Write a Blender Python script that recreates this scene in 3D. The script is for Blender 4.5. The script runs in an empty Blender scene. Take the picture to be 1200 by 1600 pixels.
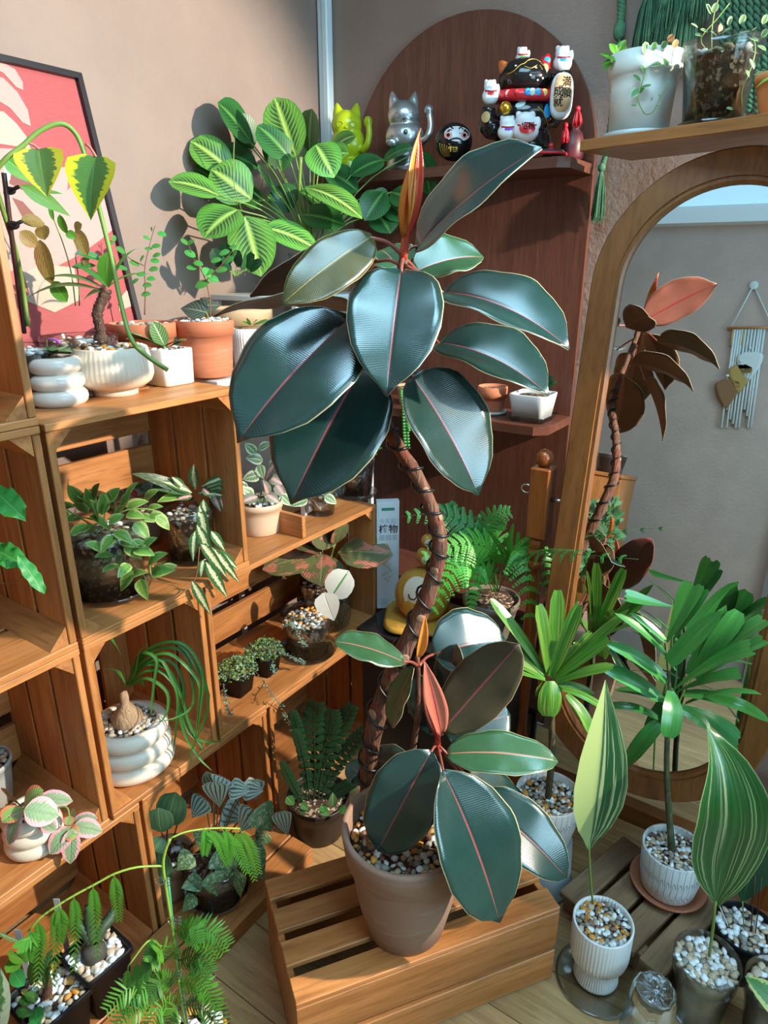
import bpy, math, random
from mathutils import Vector, Matrix, noise
PI = math.pi
sc = bpy.context.scene
col = sc.collection

# ------------------------------------------------------------------ camera
CAM_H, PITCH, YAW, FPX = 1.39, math.radians(20.2), math.radians(34.3), 1060.0
cam_d = bpy.data.cameras.new('camera')
cam_d.sensor_fit = 'VERTICAL'
cam_d.sensor_height = 36.0
cam_d.lens = FPX / 1600.0 * 36.0
cam_d.clip_start = 0.02
cam = bpy.data.objects.new('camera', cam_d)
cam.location = (0, 0, CAM_H)
cam.rotation_euler = (PI / 2 - PITCH, 0, YAW)
col.objects.link(cam)
sc.camera = cam

# ------------------------------------------------------------------ world, lights, exposure
w = bpy.data.worlds.new('world')
sc.world = w
w.use_nodes = True
w.node_tree.nodes['Background'].inputs[0].default_value = (0.55, 0.75, 0.9, 1)
w.node_tree.nodes['Background'].inputs[1].default_value = 0.3
sc.view_settings.view_transform = 'Standard'
sc.view_settings.look = 'None'
sc.view_settings.gamma = 1.0
sc.view_settings.use_curve_mapping = False
sc.view_settings.exposure = 0.47
sc.cycles.caustics_reflective = False
sc.cycles.caustics_refractive = False
sc.cycles.sample_clamp_indirect = 6.0
sc.cycles.transparent_max_bounces = 12


def spot(name, loc, target, power, color, angle, blend, size):
    d = bpy.data.lights.new(name, 'SPOT')
    d.energy, d.color, d.spot_size, d.spot_blend, d.shadow_soft_size = power, color, math.radians(angle), blend, size
    o = bpy.data.objects.new(name, d)
    o.location = loc
    o.rotation_euler = (Vector(target) - Vector(loc)).to_track_quat('-Z', 'Y').to_euler()
    col.objects.link(o)
    return o


spot('spot_lamp', (1.30, 1.48, 2.0), (-1.2, 0.78, 1.08), 410, (1.0, 0.89, 0.74), 57, 0.40, 0.022)


def area(name, loc, target, sx, sy, power, color):
    d = bpy.data.lights.new(name, 'AREA')
    d.shape, d.size, d.size_y, d.energy, d.color = 'RECTANGLE', sx, sy, power, color
    o = bpy.data.objects.new(name, d)
    o.location = loc
    o.rotation_euler = (Vector(target) - Vector(loc)).to_track_quat('-Z', 'Y').to_euler()
    col.objects.link(o)
    return o


PANEL = (-0.60, -0.72, 2.37, 1.4, 0.52)   # ceiling light panel centre and size
area('window_daylight', (1.80, 0.42, 1.50), (0.0, 0.42, 1.40), 1.3, 1.1, 34, (0.50, 0.80, 1.0))   # daylight entering by the side window

# ------------------------------------------------------------------ camera geometry helpers (pixel of the 1200x1600 frame -> point in the room)
CAM = Vector((0, 0, CAM_H))
FW = Vector((-math.sin(YAW) * math.cos(PITCH), math.cos(YAW) * math.cos(PITCH), -math.sin(PITCH)))
RT = Vector((math.cos(YAW), math.sin(YAW), 0))
UP = RT.cross(FW)
HF = Vector((math.sin(YAW), -math.cos(YAW), 0))      # horizontal, towards the viewer


def ray(px, py):
    return FW + RT * ((px - 600) / FPX) + UP * ((800 - py) / FPX)


def AZ(px, py, z):
    d = ray(px, py)
    return CAM + d * ((z - CAM_H) / d.z)


def AX(px, py, x):
    d = ray(px, py)
    return CAM + d * (x / d.x)


def AY(px, py, y):
    d = ray(px, py)
    return CAM + d * (y / d.y)


def HD(px, py, h):
    d = ray(px, py)
    return CAM + d * (h / math.hypot(d.x, d.y))


def hd(p):
    return math.hypot(p[0], p[1])


def ZP(px, py, p):
    """height of the pixel on the upright through p"""
    return HD(px, py, hd(p)).z


def mpp(p):
    return (Vector(p) - CAM).dot(FW) / FPX


def V(r, u, f):
    return (RT * r + UP * u - FW * f).normalized()


def away(p, r):
    h = Vector((p[0], p[1], 0)).normalized()
    return Vector(p) + h * r


# ------------------------------------------------------------------ object helpers
def tag(o, label=None, cat=None, group=None, kind=None):
    if label:
        o['label'] = label
    if cat:
        o['category'] = cat
    if group:
        o['group'] = group
    if kind:
        o['kind'] = kind
    return o


def mesh(name, g, mats, smooth=True):
    v, f = g[0], g[1]
    uv = g[2] if len(g) > 2 else None
    mi = g[3] if len(g) > 3 else None
    me = bpy.data.meshes.new(name)
    me.from_pydata([tuple(p) for p in v], [], f)
    if uv:
        lay = me.uv_layers.new(name='UVMap')
        idx = [0] * len(me.loops)
        me.loops.foreach_get('vertex_index', idx)
        flat = []
        for i in idx:
            flat.extend(uv[i])
        lay.data.foreach_set('uv', flat)
    for m in (mats if isinstance(mats, (list, tuple)) else [mats]):
        me.materials.append(m)
    if mi:
        me.polygons.foreach_set('material_index', mi)
    me.polygons.foreach_set('use_smooth', [bool(smooth)] * len(me.polygons))
    me.update()
    return me


def thing(name, label, cat, loc=(0, 0, 0), group=None, rotz=0.0):
    o = bpy.data.objects.new(name, None)
    o.empty_display_size = 0.05
    o.location = loc
    o.rotation_euler = (0, 0, rotz)
    col.objects.link(o)
    tag(o, label, cat, group)
    return o


def part(t, name, g, mats, smooth=True, local=False, parent=None, kind=None, label=None):
    """one mesh part of thing t; vertices in room coordinates unless local"""
    v = g[0]
    if t is not None and not local:
        L = Vector(t.location)
        v = [Vector(p) - L for p in v]
    o = bpy.data.objects.new(name, mesh(name, (v,) + tuple(g[1:]), mats, smooth))
    col.objects.link(o)
    if t is not None:
        o.parent = parent or t
    if kind:
        o['kind'] = kind
    if label:
        o['label'] = label
    return o


def solo(name, g, mats, label=None, cat=None, group=None, kind=None, smooth=True, loc=(0, 0, 0)):
    L = Vector(loc)
    o = bpy.data.objects.new(name, mesh(name, ([Vector(p) - L for p in g[0]],) + tuple(g[1:]), mats, smooth))
    o.location = loc
    col.objects.link(o)
    return tag(o, label, cat, group, kind)


def inst(t, name, me, loc, rot=(0, 0, 0), scale=(1, 1, 1), local=False, parent=None):
    o = bpy.data.objects.new(name, me)
    L = Vector(loc)
    o.location = L if local or t is None else L - Vector(t.location)
    o.rotation_euler = rot
    o.scale = scale
    if t is not None:
        o.parent = parent or t
    col.objects.link(o)
    return o


# ------------------------------------------------------------------ geometry
def join(gs):
    v, f, uv = [], [], []
    has = all(len(g) > 2 and g[2] for g in gs)
    for g in gs:
        n = len(v)
        v.extend(g[0])
        f.extend([tuple(i + n for i in q) for q in g[1]])
        if has:
            uv.extend(g[2])
    return (v, f, uv) if has else (v, f)


def box(x0, x1, y0, y1, z0, z1, b=0.0):
    if b <= 0:
        v = [Vector(p) for p in ((x0, y0, z0), (x1, y0, z0), (x1, y1, z0), (x0, y1, z0), (x0, y0, z1), (x1, y0, z1), (x1, y1, z1), (x0, y1, z1))]
        return v, [(0, 3, 2, 1), (4, 5, 6, 7), (0, 1, 5, 4), (1, 2, 6, 5), (2, 3, 7, 6), (3, 0, 4, 7)]
    v, f, ids = [], [], {}
    lo, hi = (x0, y0, z0), (x1, y1, z1)
    for sx in (0, 1):
        for sy in (0, 1):
            for sz in (0, 1):
                s = (sx, sy, sz)
                for ax in range(3):
                    p = []
                    for k in range(3):
                        e = hi[k] if s[k] else lo[k]
                        p.append(e if k == ax else e + (-b if s[k] else b))
                    ids[s, ax] = len(v)
                    v.append(Vector(p))
    for ax in range(3):
        a, c = (ax + 1) % 3, (ax + 2) % 3
        for s in (0, 1):
            q = []
            for i, j in ((0, 0), (1, 0), (1, 1), (0, 1)):
                t = [0, 0, 0]
                t[ax], t[a], t[c] = s, i, j
                q.append(ids[tuple(t), ax])
            f.append(tuple(q if s else reversed(q)))
        for i in (0, 1):
            for j in (0, 1):
                t0, t1 = [0, 0, 0], [0, 0, 0]
                t0[a] = t1[a] = i
                t0[c] = t1[c] = j
                t0[ax], t1[ax] = 0, 1
                q = [ids[tuple(t0), a], ids[tuple(t1), a], ids[tuple(t1), c], ids[tuple(t0), c]]
                f.append(tuple(q if (i ^ j) else reversed(q)))
    for sx in (0, 1):
        for sy in (0, 1):
            for sz in (0, 1):
                q = [ids[(sx, sy, sz), k] for k in range(3)]
                f.append(tuple(q if (sx + sy + sz) % 2 else reversed(q)))
    return v, f


def prism(poly, axis, a0, a1):
    """polygon of 2D points extruded along an axis ('x','y','z')"""
    n = len(poly)
    v = []
    for a in (a0, a1):
        for (p, q) in poly:
            v.append(Vector((a, p, q) if axis == 'x' else (p, a, q) if axis == 'y' else (p, q, a)))
    f = [tuple(range(n - 1, -1, -1)), tuple(range(n, 2 * n))]
    f += [(i, (i + 1) % n, n + (i + 1) % n, n + i) for i in range(n)]
    return v, f


def frame_of(d, ref=None):
    d = d.normalized()
    ref = ref or (Vector((0, 0, 1)) if abs(d.z) < 0.9 else Vector((1, 0, 0)))
    a = d.cross(ref)
    if a.length < 1e-5:
        a = d.cross(Vector((0.3, 0.9, 0.2)))
    a.normalize()
    return a, a.cross(d).normalized()


def spline(pts, n):
    """Catmull-Rom through pts, n samples"""
    P = [Vector(p) for p in pts]
    if len(P) == 2:
        return [P[0].lerp(P[1], i / (n - 1)) for i in range(n)]
    P = [P[0] * 2 - P[1]] + P + [P[-1] * 2 - P[-2]]
    m = len(P) - 3
    out = []
    for i in range(n):
        x = i / (n - 1) * m
        k = min(int(x), m - 1)
        t = x - k
        a, b, c, d = P[k:k + 4]
        out.append(0.5 * ((2 * b) + (c - a) * t + (2 * a - 5 * b + 4 * c - d) * t * t + (3 * b - a - 3 * c + d) * t ** 3))
    return out


def tube(path, r, seg=8, cap=True):
    n = len(path)
    R = r if isinstance(r, (list, tuple)) else [r] * n
    v, f, uv = [], [], []
    a = None
    for i in range(n):
        d = (path[min(i + 1, n - 1)] - path[max(i - 1, 0)])
        if d.length < 1e-9:
            d = Vector((0, 0, 1))
        d.normalize()
        if a is None:
            a, b = frame_of(d)
        else:
            a = (a - d * a.dot(d))
            if a.length < 1e-6:
                a, b = frame_of(d)
            a.normalize()
        b = a.cross(d)
        for k in range(seg):
            t = 2 * PI * k / seg
            v.append(path[i] + (a * math.cos(t) + b * math.sin(t)) * R[i])
            uv.append((i / (n - 1), k / seg))
    for i in range(n - 1):
        for k in range(seg):
            k2 = (k + 1) % seg
            f.append((i * seg + k, (i + 1) * seg + k, (i + 1) * seg + k2, i * seg + k2))
    if cap:
        f.append(tuple(range(seg)))
        f.append(tuple((n - 1) * seg + k for k in reversed(range(seg))))
    return v, f, uv


def lathe(prof, c=(0, 0, 0), seg=32, e=2.0, rot=0.0, ribs=0, amp=0.0, zr=None):
    """profile [(r,z)] turned about the upright through c; e>2 makes it a rounded square; ribs modulate the radius"""
    c = Vector(c)
    v, f, uv = [], [], []
    n = len(prof)
    for i, (r, z) in enumerate(prof):
        for k in range(seg):
            t = 2 * PI * k / seg
            ct, st = math.cos(t), math.sin(t)
            if e > 2:
                m = (abs(ct) ** e + abs(st) ** e) ** (-1 / e)
            else:
                m = 1.0
            rr = r * m
            if ribs and (zr is None or zr[0] <= z <= zr[1]):
                rr += amp * math.cos(ribs * t)
            v.append(c + Vector((rr * math.cos(t + rot), rr * math.sin(t + rot), z)))
            uv.append((k / seg, i / (n - 1)))
    for i in range(n - 1):
        for k in range(seg):
            k2 = (k + 1) % seg
            f.append((i * seg + k, i * seg + k2, (i + 1) * seg + k2, (i + 1) * seg + k))
    if prof[0][0] > 1e-6:
        f.append(tuple(reversed(range(seg))))
    if prof[-1][0] > 1e-6:
        f.append(tuple((n - 1) * seg + k for k in range(seg)))
    return v, f, uv


def ellip(c, ax, ay, az, seg=16, rings=10):
    """ellipsoid with axis vectors ax, ay, az (az = pole axis)"""
    c = Vector(c)
    v, f, uv = [c + az], [], [(0, 1)]
    for i in range(1, rings):
        p = PI * i / rings
        for k in range(seg):
            t = 2 * PI * k / seg
            v.append(c + az * math.cos(p) + (ax * math.cos(t) + ay * math.sin(t)) * math.sin(p))
            uv.append((k / seg, 1 - i / rings))
    v.append(c - az)
    uv.append((0, 0))
    for k in range(seg):
        f.append((0, 1 + k, 1 + (k + 1) % seg))
    for i in range(rings - 2):
        for k in range(seg):
            k2 = (k + 1) % seg
            f.append((1 + i * seg + k, 1 + (i + 1) * seg + k, 1 + (i + 1) * seg + k2, 1 + i * seg + k2))
    o = 1 + (rings - 2) * seg
    for k in range(seg):
        f.append((len(v) - 1, o + (k + 1) % seg, o + k))
    return v, f, uv


def blob(px, py, h, rx, ry, rd, seg=16, rings=10, tilt=0.0):
    """ellipsoid facing the viewer: pixel centre, pixel half sizes, depth half size as a fraction of rx"""
    c = HD(px, py, h)
    m = mpp(c)
    X, Z = RT * 1.0, Vector((0, 0, 1))
    ct, st = math.cos(tilt), math.sin(tilt)
    ax, az = X * ct + Z * st, Z * ct - X * st
    return ellip(c, ax * rx * m, HF * rd * rx * m, az * ry * m, seg, rings)


PROF = {
    'rubber': [(0, .10), (.03, .36), (.09, .64), (.2, .88), (.36, 1), (.54, .98), (.7, .83), (.82, .60), (.90, .35), (.945, .15), (.972, .055), (1, .012)],
    'rubber_slim': [(0, .06), (.04, .26), (.12, .54), (.25, .82), (.42, 1), (.6, .97), (.76, .78), (.87, .5), (.94, .2), (.97, .07), (1, .015)],
    'ovate': [(0, .1), (.06, .5), (.15, .82), (.3, 1), (.5, .93), (.7, .68), (.85, .38), (.95, .12), (1, .01)],
    'heart': [(0, .45), (.04, .8), (.14, 1), (.3, .98), (.5, .8), (.7, .52), (.86, .24), (.95, .08), (1, .01)],
    'oval': [(0, .1), (.06, .42), (.2, .82), (.4, 1), (.6, .98), (.8, .76), (.92, .45), (.98, .18), (1, .02)],
    'round': [(0, .2), (.08, .6), (.25, .93), (.5, 1), (.75, .88), (.9, .6), (.97, .3), (1, .05)],
    'lance': [(0, .12), (.1, .55), (.25, .9), (.4, 1), (.6, .85), (.8, .5), (.93, .18), (1, .01)],
    'strap': [(0, .6), (.1, .85), (.4, 1), (.7, .9), (.88, .6), (.97, .25), (1, .02)],
    'blunt': [(0, .35), (.15, .65), (.4, .95), (.7, 1), (.9, .9), (.97, .7), (1, .5)],
    'wedge': [(0, .08), (.2, .32), (.5, .68), (.8, .95), (.92, 1), (1, .9)],
    'aspi': [(0, .06), (.06, .25), (.15, .62), (.28, .92), (.42, 1), (.6, .85), (.78, .5), (.9, .22), (1, .01)],
}


def prof_w(name, t):
    P = PROF[name]
    for (a, x), (b, y) in zip(P, P[1:]):
        if t <= b:
            s = (t - a) / (b - a)
            return x + (y - x) * s
    return P[-1][1]


def blade(path, N, hw, nv=4, fold=0.0, cup=0.0, ripple=0.0, nr=6, thick=0.0, jag=0.0, twist=0.0, seed=0):
    """leaf blade along a path; hw = half widths; fold>0 lifts the halves to a V, cup bends the margins; u along, v across"""
    n = len(path)
    rnd = random.Random(seed)
    v, f, uv, mi = [], [], [], []
    nrm = []
    for i in range(n):
        d = (path[min(i + 1, n - 1)] - path[max(i - 1, 0)]).normalized()
        S = d.cross(N)
        if S.length < 1e-4:
            S = d.cross(N + Vector((0.1, 0.05, 0.2)))
        S.normalize()
        Nn = S.cross(d).normalized()
        if twist:
            a = twist * i / (n - 1)
            S, Nn = S * math.cos(a) + Nn * math.sin(a), Nn * math.cos(a) - S * math.sin(a)
        for k in range(nv + 1):
            s = k / nv * 2 - 1
            h = fold * abs(s) * hw[i] + cup * s * s * hw[i]
            if ripple:
                h += ripple * s * s * math.sin(nr * PI * i / (n - 1) + (1.3 if s > 0 else 0))
            p = path[i] + S * (hw[i] * s) + Nn * h
            if jag and i == n - 1:
                p += d * rnd.uniform(-jag, jag)
            v.append(p)
            nrm.append(Nn)
            uv.append((i / (n - 1), k / nv))
    w_ = nv + 1
    for i in range(n - 1):
        for k in range(nv):
            f.append((i * w_ + k, i * w_ + k + 1, (i + 1) * w_ + k + 1, (i + 1) * w_ + k))
    if thick <= 0:
        return v, f, uv
    m = len(v)
    v += [p - q * thick for p, q in zip(v[:m], nrm)]
    uv += uv[:m]
    nf = len(f)
    f += [tuple(reversed([i + m for i in q])) for q in f[:nf]]
    mi = [0] * nf + [1] * nf
    ring = [k for k in range(w_)] + [i * w_ + nv for i in range(1, n)] + [(n - 1) * w_ + k for k in range(nv - 1, -1, -1)] + [i * w_ for i in range(n - 2, 0, -1)]
    for a, b in zip(ring, ring[1:] + ring[:1]):
        f.append((a, a + m, b + m, b))
        mi.append(0)
    return v, f, uv, mi


def leafg(B, T, N, w, prof='ovate', bulge=0.1, n=9, nv=4, **k):
    """leaf from base B to tip T, w full width, N upper side; bulge = how far the midrib bows along N (fraction of length)"""
    B, T = Vector(B), Vector(T)
    L = (T - B).length
    M = (B + T) / 2 + N * (bulge * 2 * L)
    ts = [i / (n - 1) for i in range(n)]
    if n >= 8:
        ts = [t + 0.02 * math.sin(2 * PI * t) for t in ts]
    path = [B * (1 - t) ** 2 + M * (2 * t * (1 - t)) + T * t * t for t in ts]
    return blade(path, N, [w / 2 * prof_w(prof, t) for t in ts], nv, **k)


def ribbon(pts, w, N=None, n=14, prof='strap', nv=2, **k):
    path = spline(pts, n)
    return blade(path, N or V(0, .6, .8), [w / 2 * prof_w(prof, i / (n - 1)) for i in range(n)], nv, **k)


_peb = {}


def pebble_mesh(kind, mat):
    key = (kind, mat.name)
    if key not in _peb:
        rnd = random.Random(kind * 7 + 3)
        v, f, _ = ellip((0, 0, 0), Vector((1, 0, 0)), Vector((0, rnd.uniform(.65, .95), 0)), Vector((0, 0, rnd.uniform(.4, .6))), 7, 4)
        v = [p * (1 + rnd.uniform(-.16, .16)) for p in v]
        _peb[key] = mesh('pebble', (v, f), mat)
    return _peb[key]

# ------------------------------------------------------------------ materials
class NT:
    """small helper that writes shader nodes"""

    def __init__(s, name):
        s.m = bpy.data.materials.new(name)
        s.m.use_nodes = True
        s.t = s.m.node_tree
        s.b = s.t.nodes['Principled BSDF']
        s.out = s.t.nodes['Material Output']

    def n(s, typ, **k):
        x = s.t.nodes.new(typ)
        for a, b in k.items():
            setattr(x, a, b)
        return x

    def put(s, sock, val):
        if isinstance(val, bpy.types.NodeSocket):
            s.t.links.new(val, sock)
        elif isinstance(val, (tuple, list)):
            sock.default_value = tuple(val) + ((1,) if len(val) == 3 and len(sock.default_value) == 4 else ())
        else:
            sock.default_value = val

    def M(s, op, a, b=0.0, clamp=False):
        x = s.n('ShaderNodeMath', operation=op, use_clamp=clamp)
        s.put(x.inputs[0], a)
        s.put(x.inputs[1], b)
        return x.outputs[0]

    def mix(s, fac, a, b):
        x = s.n('ShaderNodeMix', data_type='RGBA')
        s.put(x.inputs[0], fac)
        s.put(x.inputs[6], a)
        s.put(x.inputs[7], b)
        return x.outputs[2]

    def step(s, x, lo, hi):
        """smooth 0..1 between lo and hi (lo may exceed hi)"""
        r = s.n('ShaderNodeMapRange', interpolation_type='SMOOTHSTEP')
        s.put(r.inputs[0], x)
        r.inputs[1].default_value, r.inputs[2].default_value = lo, hi
        return r.outputs[0]

    def noise(s, vec, scale, detail=2.0, rough=0.5, dist=0.0):
        x = s.n('ShaderNodeTexNoise')
        if vec is not None:
            s.put(x.inputs['Vector'], vec)
        x.inputs['Scale'].default_value = scale
        x.inputs['Detail'].default_value = detail
        x.inputs['Roughness'].default_value = rough
        x.inputs['Distortion'].default_value = dist
        return x.outputs['Fac']

    def coord(s, which='Object'):
        return s.n('ShaderNodeTexCoord').outputs[which]

    def uv(s):
        x = s.n('ShaderNodeSeparateXYZ')
        s.put(x.inputs[0], s.coord('UV'))
        return x.outputs[0], x.outputs[1]

    def vec(s, x, y, z=0.0):
        c = s.n('ShaderNodeCombineXYZ')
        s.put(c.inputs[0], x)
        s.put(c.inputs[1], y)
        s.put(c.inputs[2], z)
        return c.outputs[0]

    def scale(s, v, sx, sy, sz, off=None):
        m = s.n('ShaderNodeMapping')
        s.put(m.inputs['Vector'], v)
        m.inputs['Scale'].default_value = (sx, sy, sz)
        if off is not None:
            s.put(m.inputs['Location'], off)
        return m.outputs[0]

    def rnd(s):
        return s.n('ShaderNodeObjectInfo').outputs['Random']

    def bump(s, h, strength=0.2, dist=0.002):
        x = s.n('ShaderNodeBump')
        x.inputs['Strength'].default_value = strength
        x.inputs['Distance'].default_value = dist
        s.put(x.inputs['Height'], h)
        s.put(s.b.inputs['Normal'], x.outputs[0])

    def set(s, color=None, rough=None, **k):
        if color is not None:
            s.put(s.b.inputs['Base Color'], color)
        if rough is not None:
            s.put(s.b.inputs['Roughness'], rough)
        for a, b in k.items():
            s.put(s.b.inputs[a.replace('_', ' ')], b)
        return s.m


_mats = {}


def plain(name, color, rough=0.5, var=0.0, bump=0.0, bscale=60, **k):
    if name in _mats:
        return _mats[name]
    t = NT(name)
    c = color
    if var:
        nz = t.noise(t.coord(), 25, 3)
        c = t.mix(t.step(nz, .3, .7), tuple(x * (1 - var) for x in color), tuple(min(1, x * (1 + var)) for x in color))
    if bump:
        t.bump(t.noise(t.coord(), bscale, 4), bump, .002)
    _mats[name] = t.set(c, rough, **k)
    return _mats[name]


def wood(name, c1, c2, axis, rough=0.5, knots=True, bump=0.15, freq=1.0):
    """grain along one axis; every board reads its own piece of the grain"""
    key = f'{name}_{axis}'
    if key in _mats:
        return _mats[key]
    t = NT(key)
    r = t.rnd()
    off = t.vec(t.M('MULTIPLY', r, 37.0), t.M('MULTIPLY', r, 91.0), t.M('MULTIPLY', r, 53.0))
    s = {'x': (1.2, 14, 14), 'y': (14, 1.2, 14), 'z': (14, 14, 1.2)}[axis]
    v = t.scale(t.coord(), *[q * freq for q in s], off)
    g1 = t.noise(v, 2.2, 6, .6, .8)
    v2 = t.scale(t.coord(), *[q * 4 * freq for q in s], off)
    g2 = t.noise(v2, 2.5, 3, .6)
    c = t.mix(t.step(g1, .28, .72), c1, c2)
    c = t.mix(t.M('MULTIPLY', t.step(g2, .48, .72), .5), c, tuple(x * .5 for x in c1))
    if knots:
        k = t.n('ShaderNodeTexVoronoi')
        t.put(k.inputs['Vector'], t.scale(t.coord(), *{'x': (3.5, 9, 9), 'y': (9, 3.5, 9), 'z': (9, 9, 3.5)}[axis], off))
        k.inputs['Scale'].default_value = 1.0
        c = t.mix(t.M('MULTIPLY', t.step(k.outputs['Distance'], .09, .03), .75), c, tuple(x * .3 for x in c1))
    hsv = t.n('ShaderNodeHueSaturation')
    t.put(hsv.inputs['Color'], c)
    t.put(hsv.inputs['Value'], t.M('ADD', t.M('MULTIPLY', r, .35), .82))
    t.bump(g2, bump, .001)
    _mats[key] = t.set(hsv.outputs[0], rough)
    return _mats[key]


def crate_wood(axis):
    return wood('pine', (.35, .128, .034), (.55, .232, .074), axis, .46)


def dark_wood(axis):
    return wood('walnut', (.088, .030, .019), (.135, .050, .031), axis, .36, knots=False, freq=1.6)


def mirror_wood(axis):
    return wood('cherry', (.145, .052, .012), (.21, .080, .020), axis, .40, knots=False)


def leafm(name, base, vein=None, edge=None, rough=.35, mid=.035, herr=0, hk=14, hs=.9, hamt=.5, spec=.5, trans=.0, var=.12, pat=None, c2=None, c3=None, veinbump=.25):
    """leaf skin: midrib, side veins (herr), margin, and patterns laid out along (u) and across (v) the blade"""
    if name in _mats:
        return _mats[name]
    t = NT(name)
    u, v = t.uv()
    a = t.M('ABSOLUTE', t.M('MULTIPLY', t.M('SUBTRACT', v, .5), 2.0))
    sgn = t.step(v, .49, .51)
    r = t.rnd()
    nz = t.noise(t.vec(t.M('ADD', t.M('MULTIPLY', u, 2.5), t.M('MULTIPLY', r, 30)), t.M('MULTIPLY', v, 2.0)), 3.0, 3)
    c = t.mix(nz, tuple(x * (1 - var) for x in base), tuple(min(1, x * (1 + var)) for x in base))
    # herringbone coordinate
    hb = t.M('SUBTRACT', t.M('MULTIPLY', u, float(hk)), t.M('MULTIPLY', a, hs * hk * .25))
    tri = t.M('ABSOLUTE', t.M('SUBTRACT', t.M('FRACT', hb), .5))          # 0 at line centre .. .5
    if pat == 'maranta':
        lobe = t.M('ADD', t.M('MULTIPLY', t.M('SINE', t.M('MULTIPLY', hb, 2 * PI)), .18), .42)
        dk = t.M('MULTIPLY', t.step(t.M('SUBTRACT', a, lobe), .10, -.06), t.step(a, .10, .18))
        dk = t.M('MULTIPLY', dk, t.step(u, .98, .85))
        c = t.mix(t.M('MULTIPLY', dk, .85), c, c2)
        c = t.mix(t.M('MULTIPLY', t.step(a, .20, .05), .7), c, c3)
    elif pat == 'stripes':          # long stripes of cream or yellow
        st = t.noise(t.vec(t.M('MULTIPLY', u, .05), t.M('MULTIPLY', v, 1.0), t.M('MULTIPLY', r, 20)), 15.0, 3, .65)
        c = t.mix(t.step(st, .50, .60), c, c2)
        st2 = t.noise(t.vec(t.M('MULTIPLY', u, .04), t.M('MULTIPLY', v, 1.3), t.M('MULTIPLY', r, 11)), 22.0, 2)
        c = t.mix(t.M('MULTIPLY', t.step(st2, .55, .66), .7), c, c3)
    elif pat == 'margin':           # other colour along the margin
        d = t.M('ADD', a, t.M('MULTIPLY', t.M('SUBTRACT', t.noise(t.vec(t.M('MULTIPLY', u, 5), v, t.M('MULTIPLY', r, 9)), 4.0, 3), .5), .8))
        c = t.mix(t.step(d, .58, .68), c, c2)
        if c3:
            c = t.mix(t.M('MULTIPLY', t.step(d, 1.02, 1.15), .9), c, c3)
    elif pat == 'centre':           # pale centre, dark margin
        d = t.M('ADD', a, t.M('MULTIPLY', t.M('SUBTRACT', t.noise(t.vec(t.M('MULTIPLY', u, 6), v, t.M('MULTIPLY', r, 9)), 5.0, 3), .5), 1.0))
        c = t.mix(t.step(d, .45, .30), c, c2)
        if c3:
            c = t.mix(t.step(d, .16, .05), c, c3)
    elif pat == 'pinkbands':        # alternating herringbone bands
        c = t.mix(t.step(tri, .20, .28), c, c2)
        pn = t.noise(t.vec(t.M('MULTIPLY', u, 2), t.M('MULTIPLY', v, 3), t.M('MULTIPLY', r, 40)), 1.3, 2)
        c = t.mix(t.M('MULTIPLY', t.step(pn, .50, .58), t.step(tri, .10, .22)), c, c3)
    elif pat == 'ribs':             # curved silver bands from the base to the tip
        w_ = t.M('ABSOLUTE', t.M('SINE', t.M('MULTIPLY', a, 8.5)))
        c = t.mix(t.M('MULTIPLY', t.step(w_, .25, .8), .75), c, c2)
    elif pat == 'blotch':
        bl = t.noise(t.vec(t.M('MULTIPLY', u, 3), t.M('MULTIPLY', v, 2), t.M('MULTIPLY', r, 40)), 3.0, 4, .6)
        c = t.mix(t.step(bl, .48, .60), c, c2)
        if c3:
            bl2 = t.noise(t.vec(t.M('MULTIPLY', u, 3), t.M('MULTIPLY', v, 2), t.M('ADD', t.M('MULTIPLY', r, 40), 7)), 3.4, 3)
            c = t.mix(t.step(bl2, .56, .68), c, c3)
    elif pat == 'halves':           # one half of the blade pale
        d = t.M('ADD', v, t.M('MULTIPLY', t.M('SUBTRACT', t.noise(t.vec(t.M('MULTIPLY', u, .4), t.M('MULTIPLY', v, 1.2), 3.0), 14.0, 3), .5), .5))
        st = t.noise(t.vec(t.M('MULTIPLY', u, .05), t.M('MULTIPLY', v, 1.0), t.M('MULTIPLY', r, 20)), 16.0, 3, .65)
        c = t.mix(t.step(st, .52, .60), c, c3)
        c = t.mix(t.step(v, .53, .47), c, c2)
    if herr and vein:
        ln = t.M('MULTIPLY', t.step(tri, .40, .475), t.step(a, 1.0, .8))
        c = t.mix(t.M('MULTIPLY', ln, hamt), c, vein)
    if vein and mid:
        c = t.mix(t.step(a, mid * 1.8, mid * .7), c, vein)
    if edge:
        c = t.mix(t.step(a, .972, .992), c, edge)
    hsv = t.n('ShaderNodeHueSaturation')
    t.put(hsv.inputs['Color'], c)
    t.put(hsv.inputs['Hue'], t.M('ADD', t.M('MULTIPLY', r, .02), .49))
    t.put(hsv.inputs['Value'], t.M('ADD', t.M('MULTIPLY', r, .25), .88))
    c = hsv.outputs[0]
    if veinbump:
        fine = t.M('ABSOLUTE', t.M('SUBTRACT', t.M('FRACT', t.M('SUBTRACT', t.M('MULTIPLY', u, float(hk) * (1.0 if herr else 2.4)), t.M('MULTIPLY', a, hs * hk * .25))), .5))
        hgt = t.M('ADD', t.M('MULTIPLY', fine, .6), t.M('MULTIPLY', t.step(a, .0, .09), 1.2))
        t.bump(hgt, veinbump, .0015)
    t.set(c, rough, Specular_IOR_Level=spec)
    if trans:
        tr = t.n('ShaderNodeBsdfTranslucent')
        t.put(tr.inputs[0], c)
        mx = t.n('ShaderNodeMixShader')
        mx.inputs[0].default_value = trans
        t.t.links.new(t.b.outputs[0], mx.inputs[1])
        t.t.links.new(tr.outputs[0], mx.inputs[2])
        t.t.links.new(mx.outputs[0], t.out.inputs[0])
    _mats[name] = t.m
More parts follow.
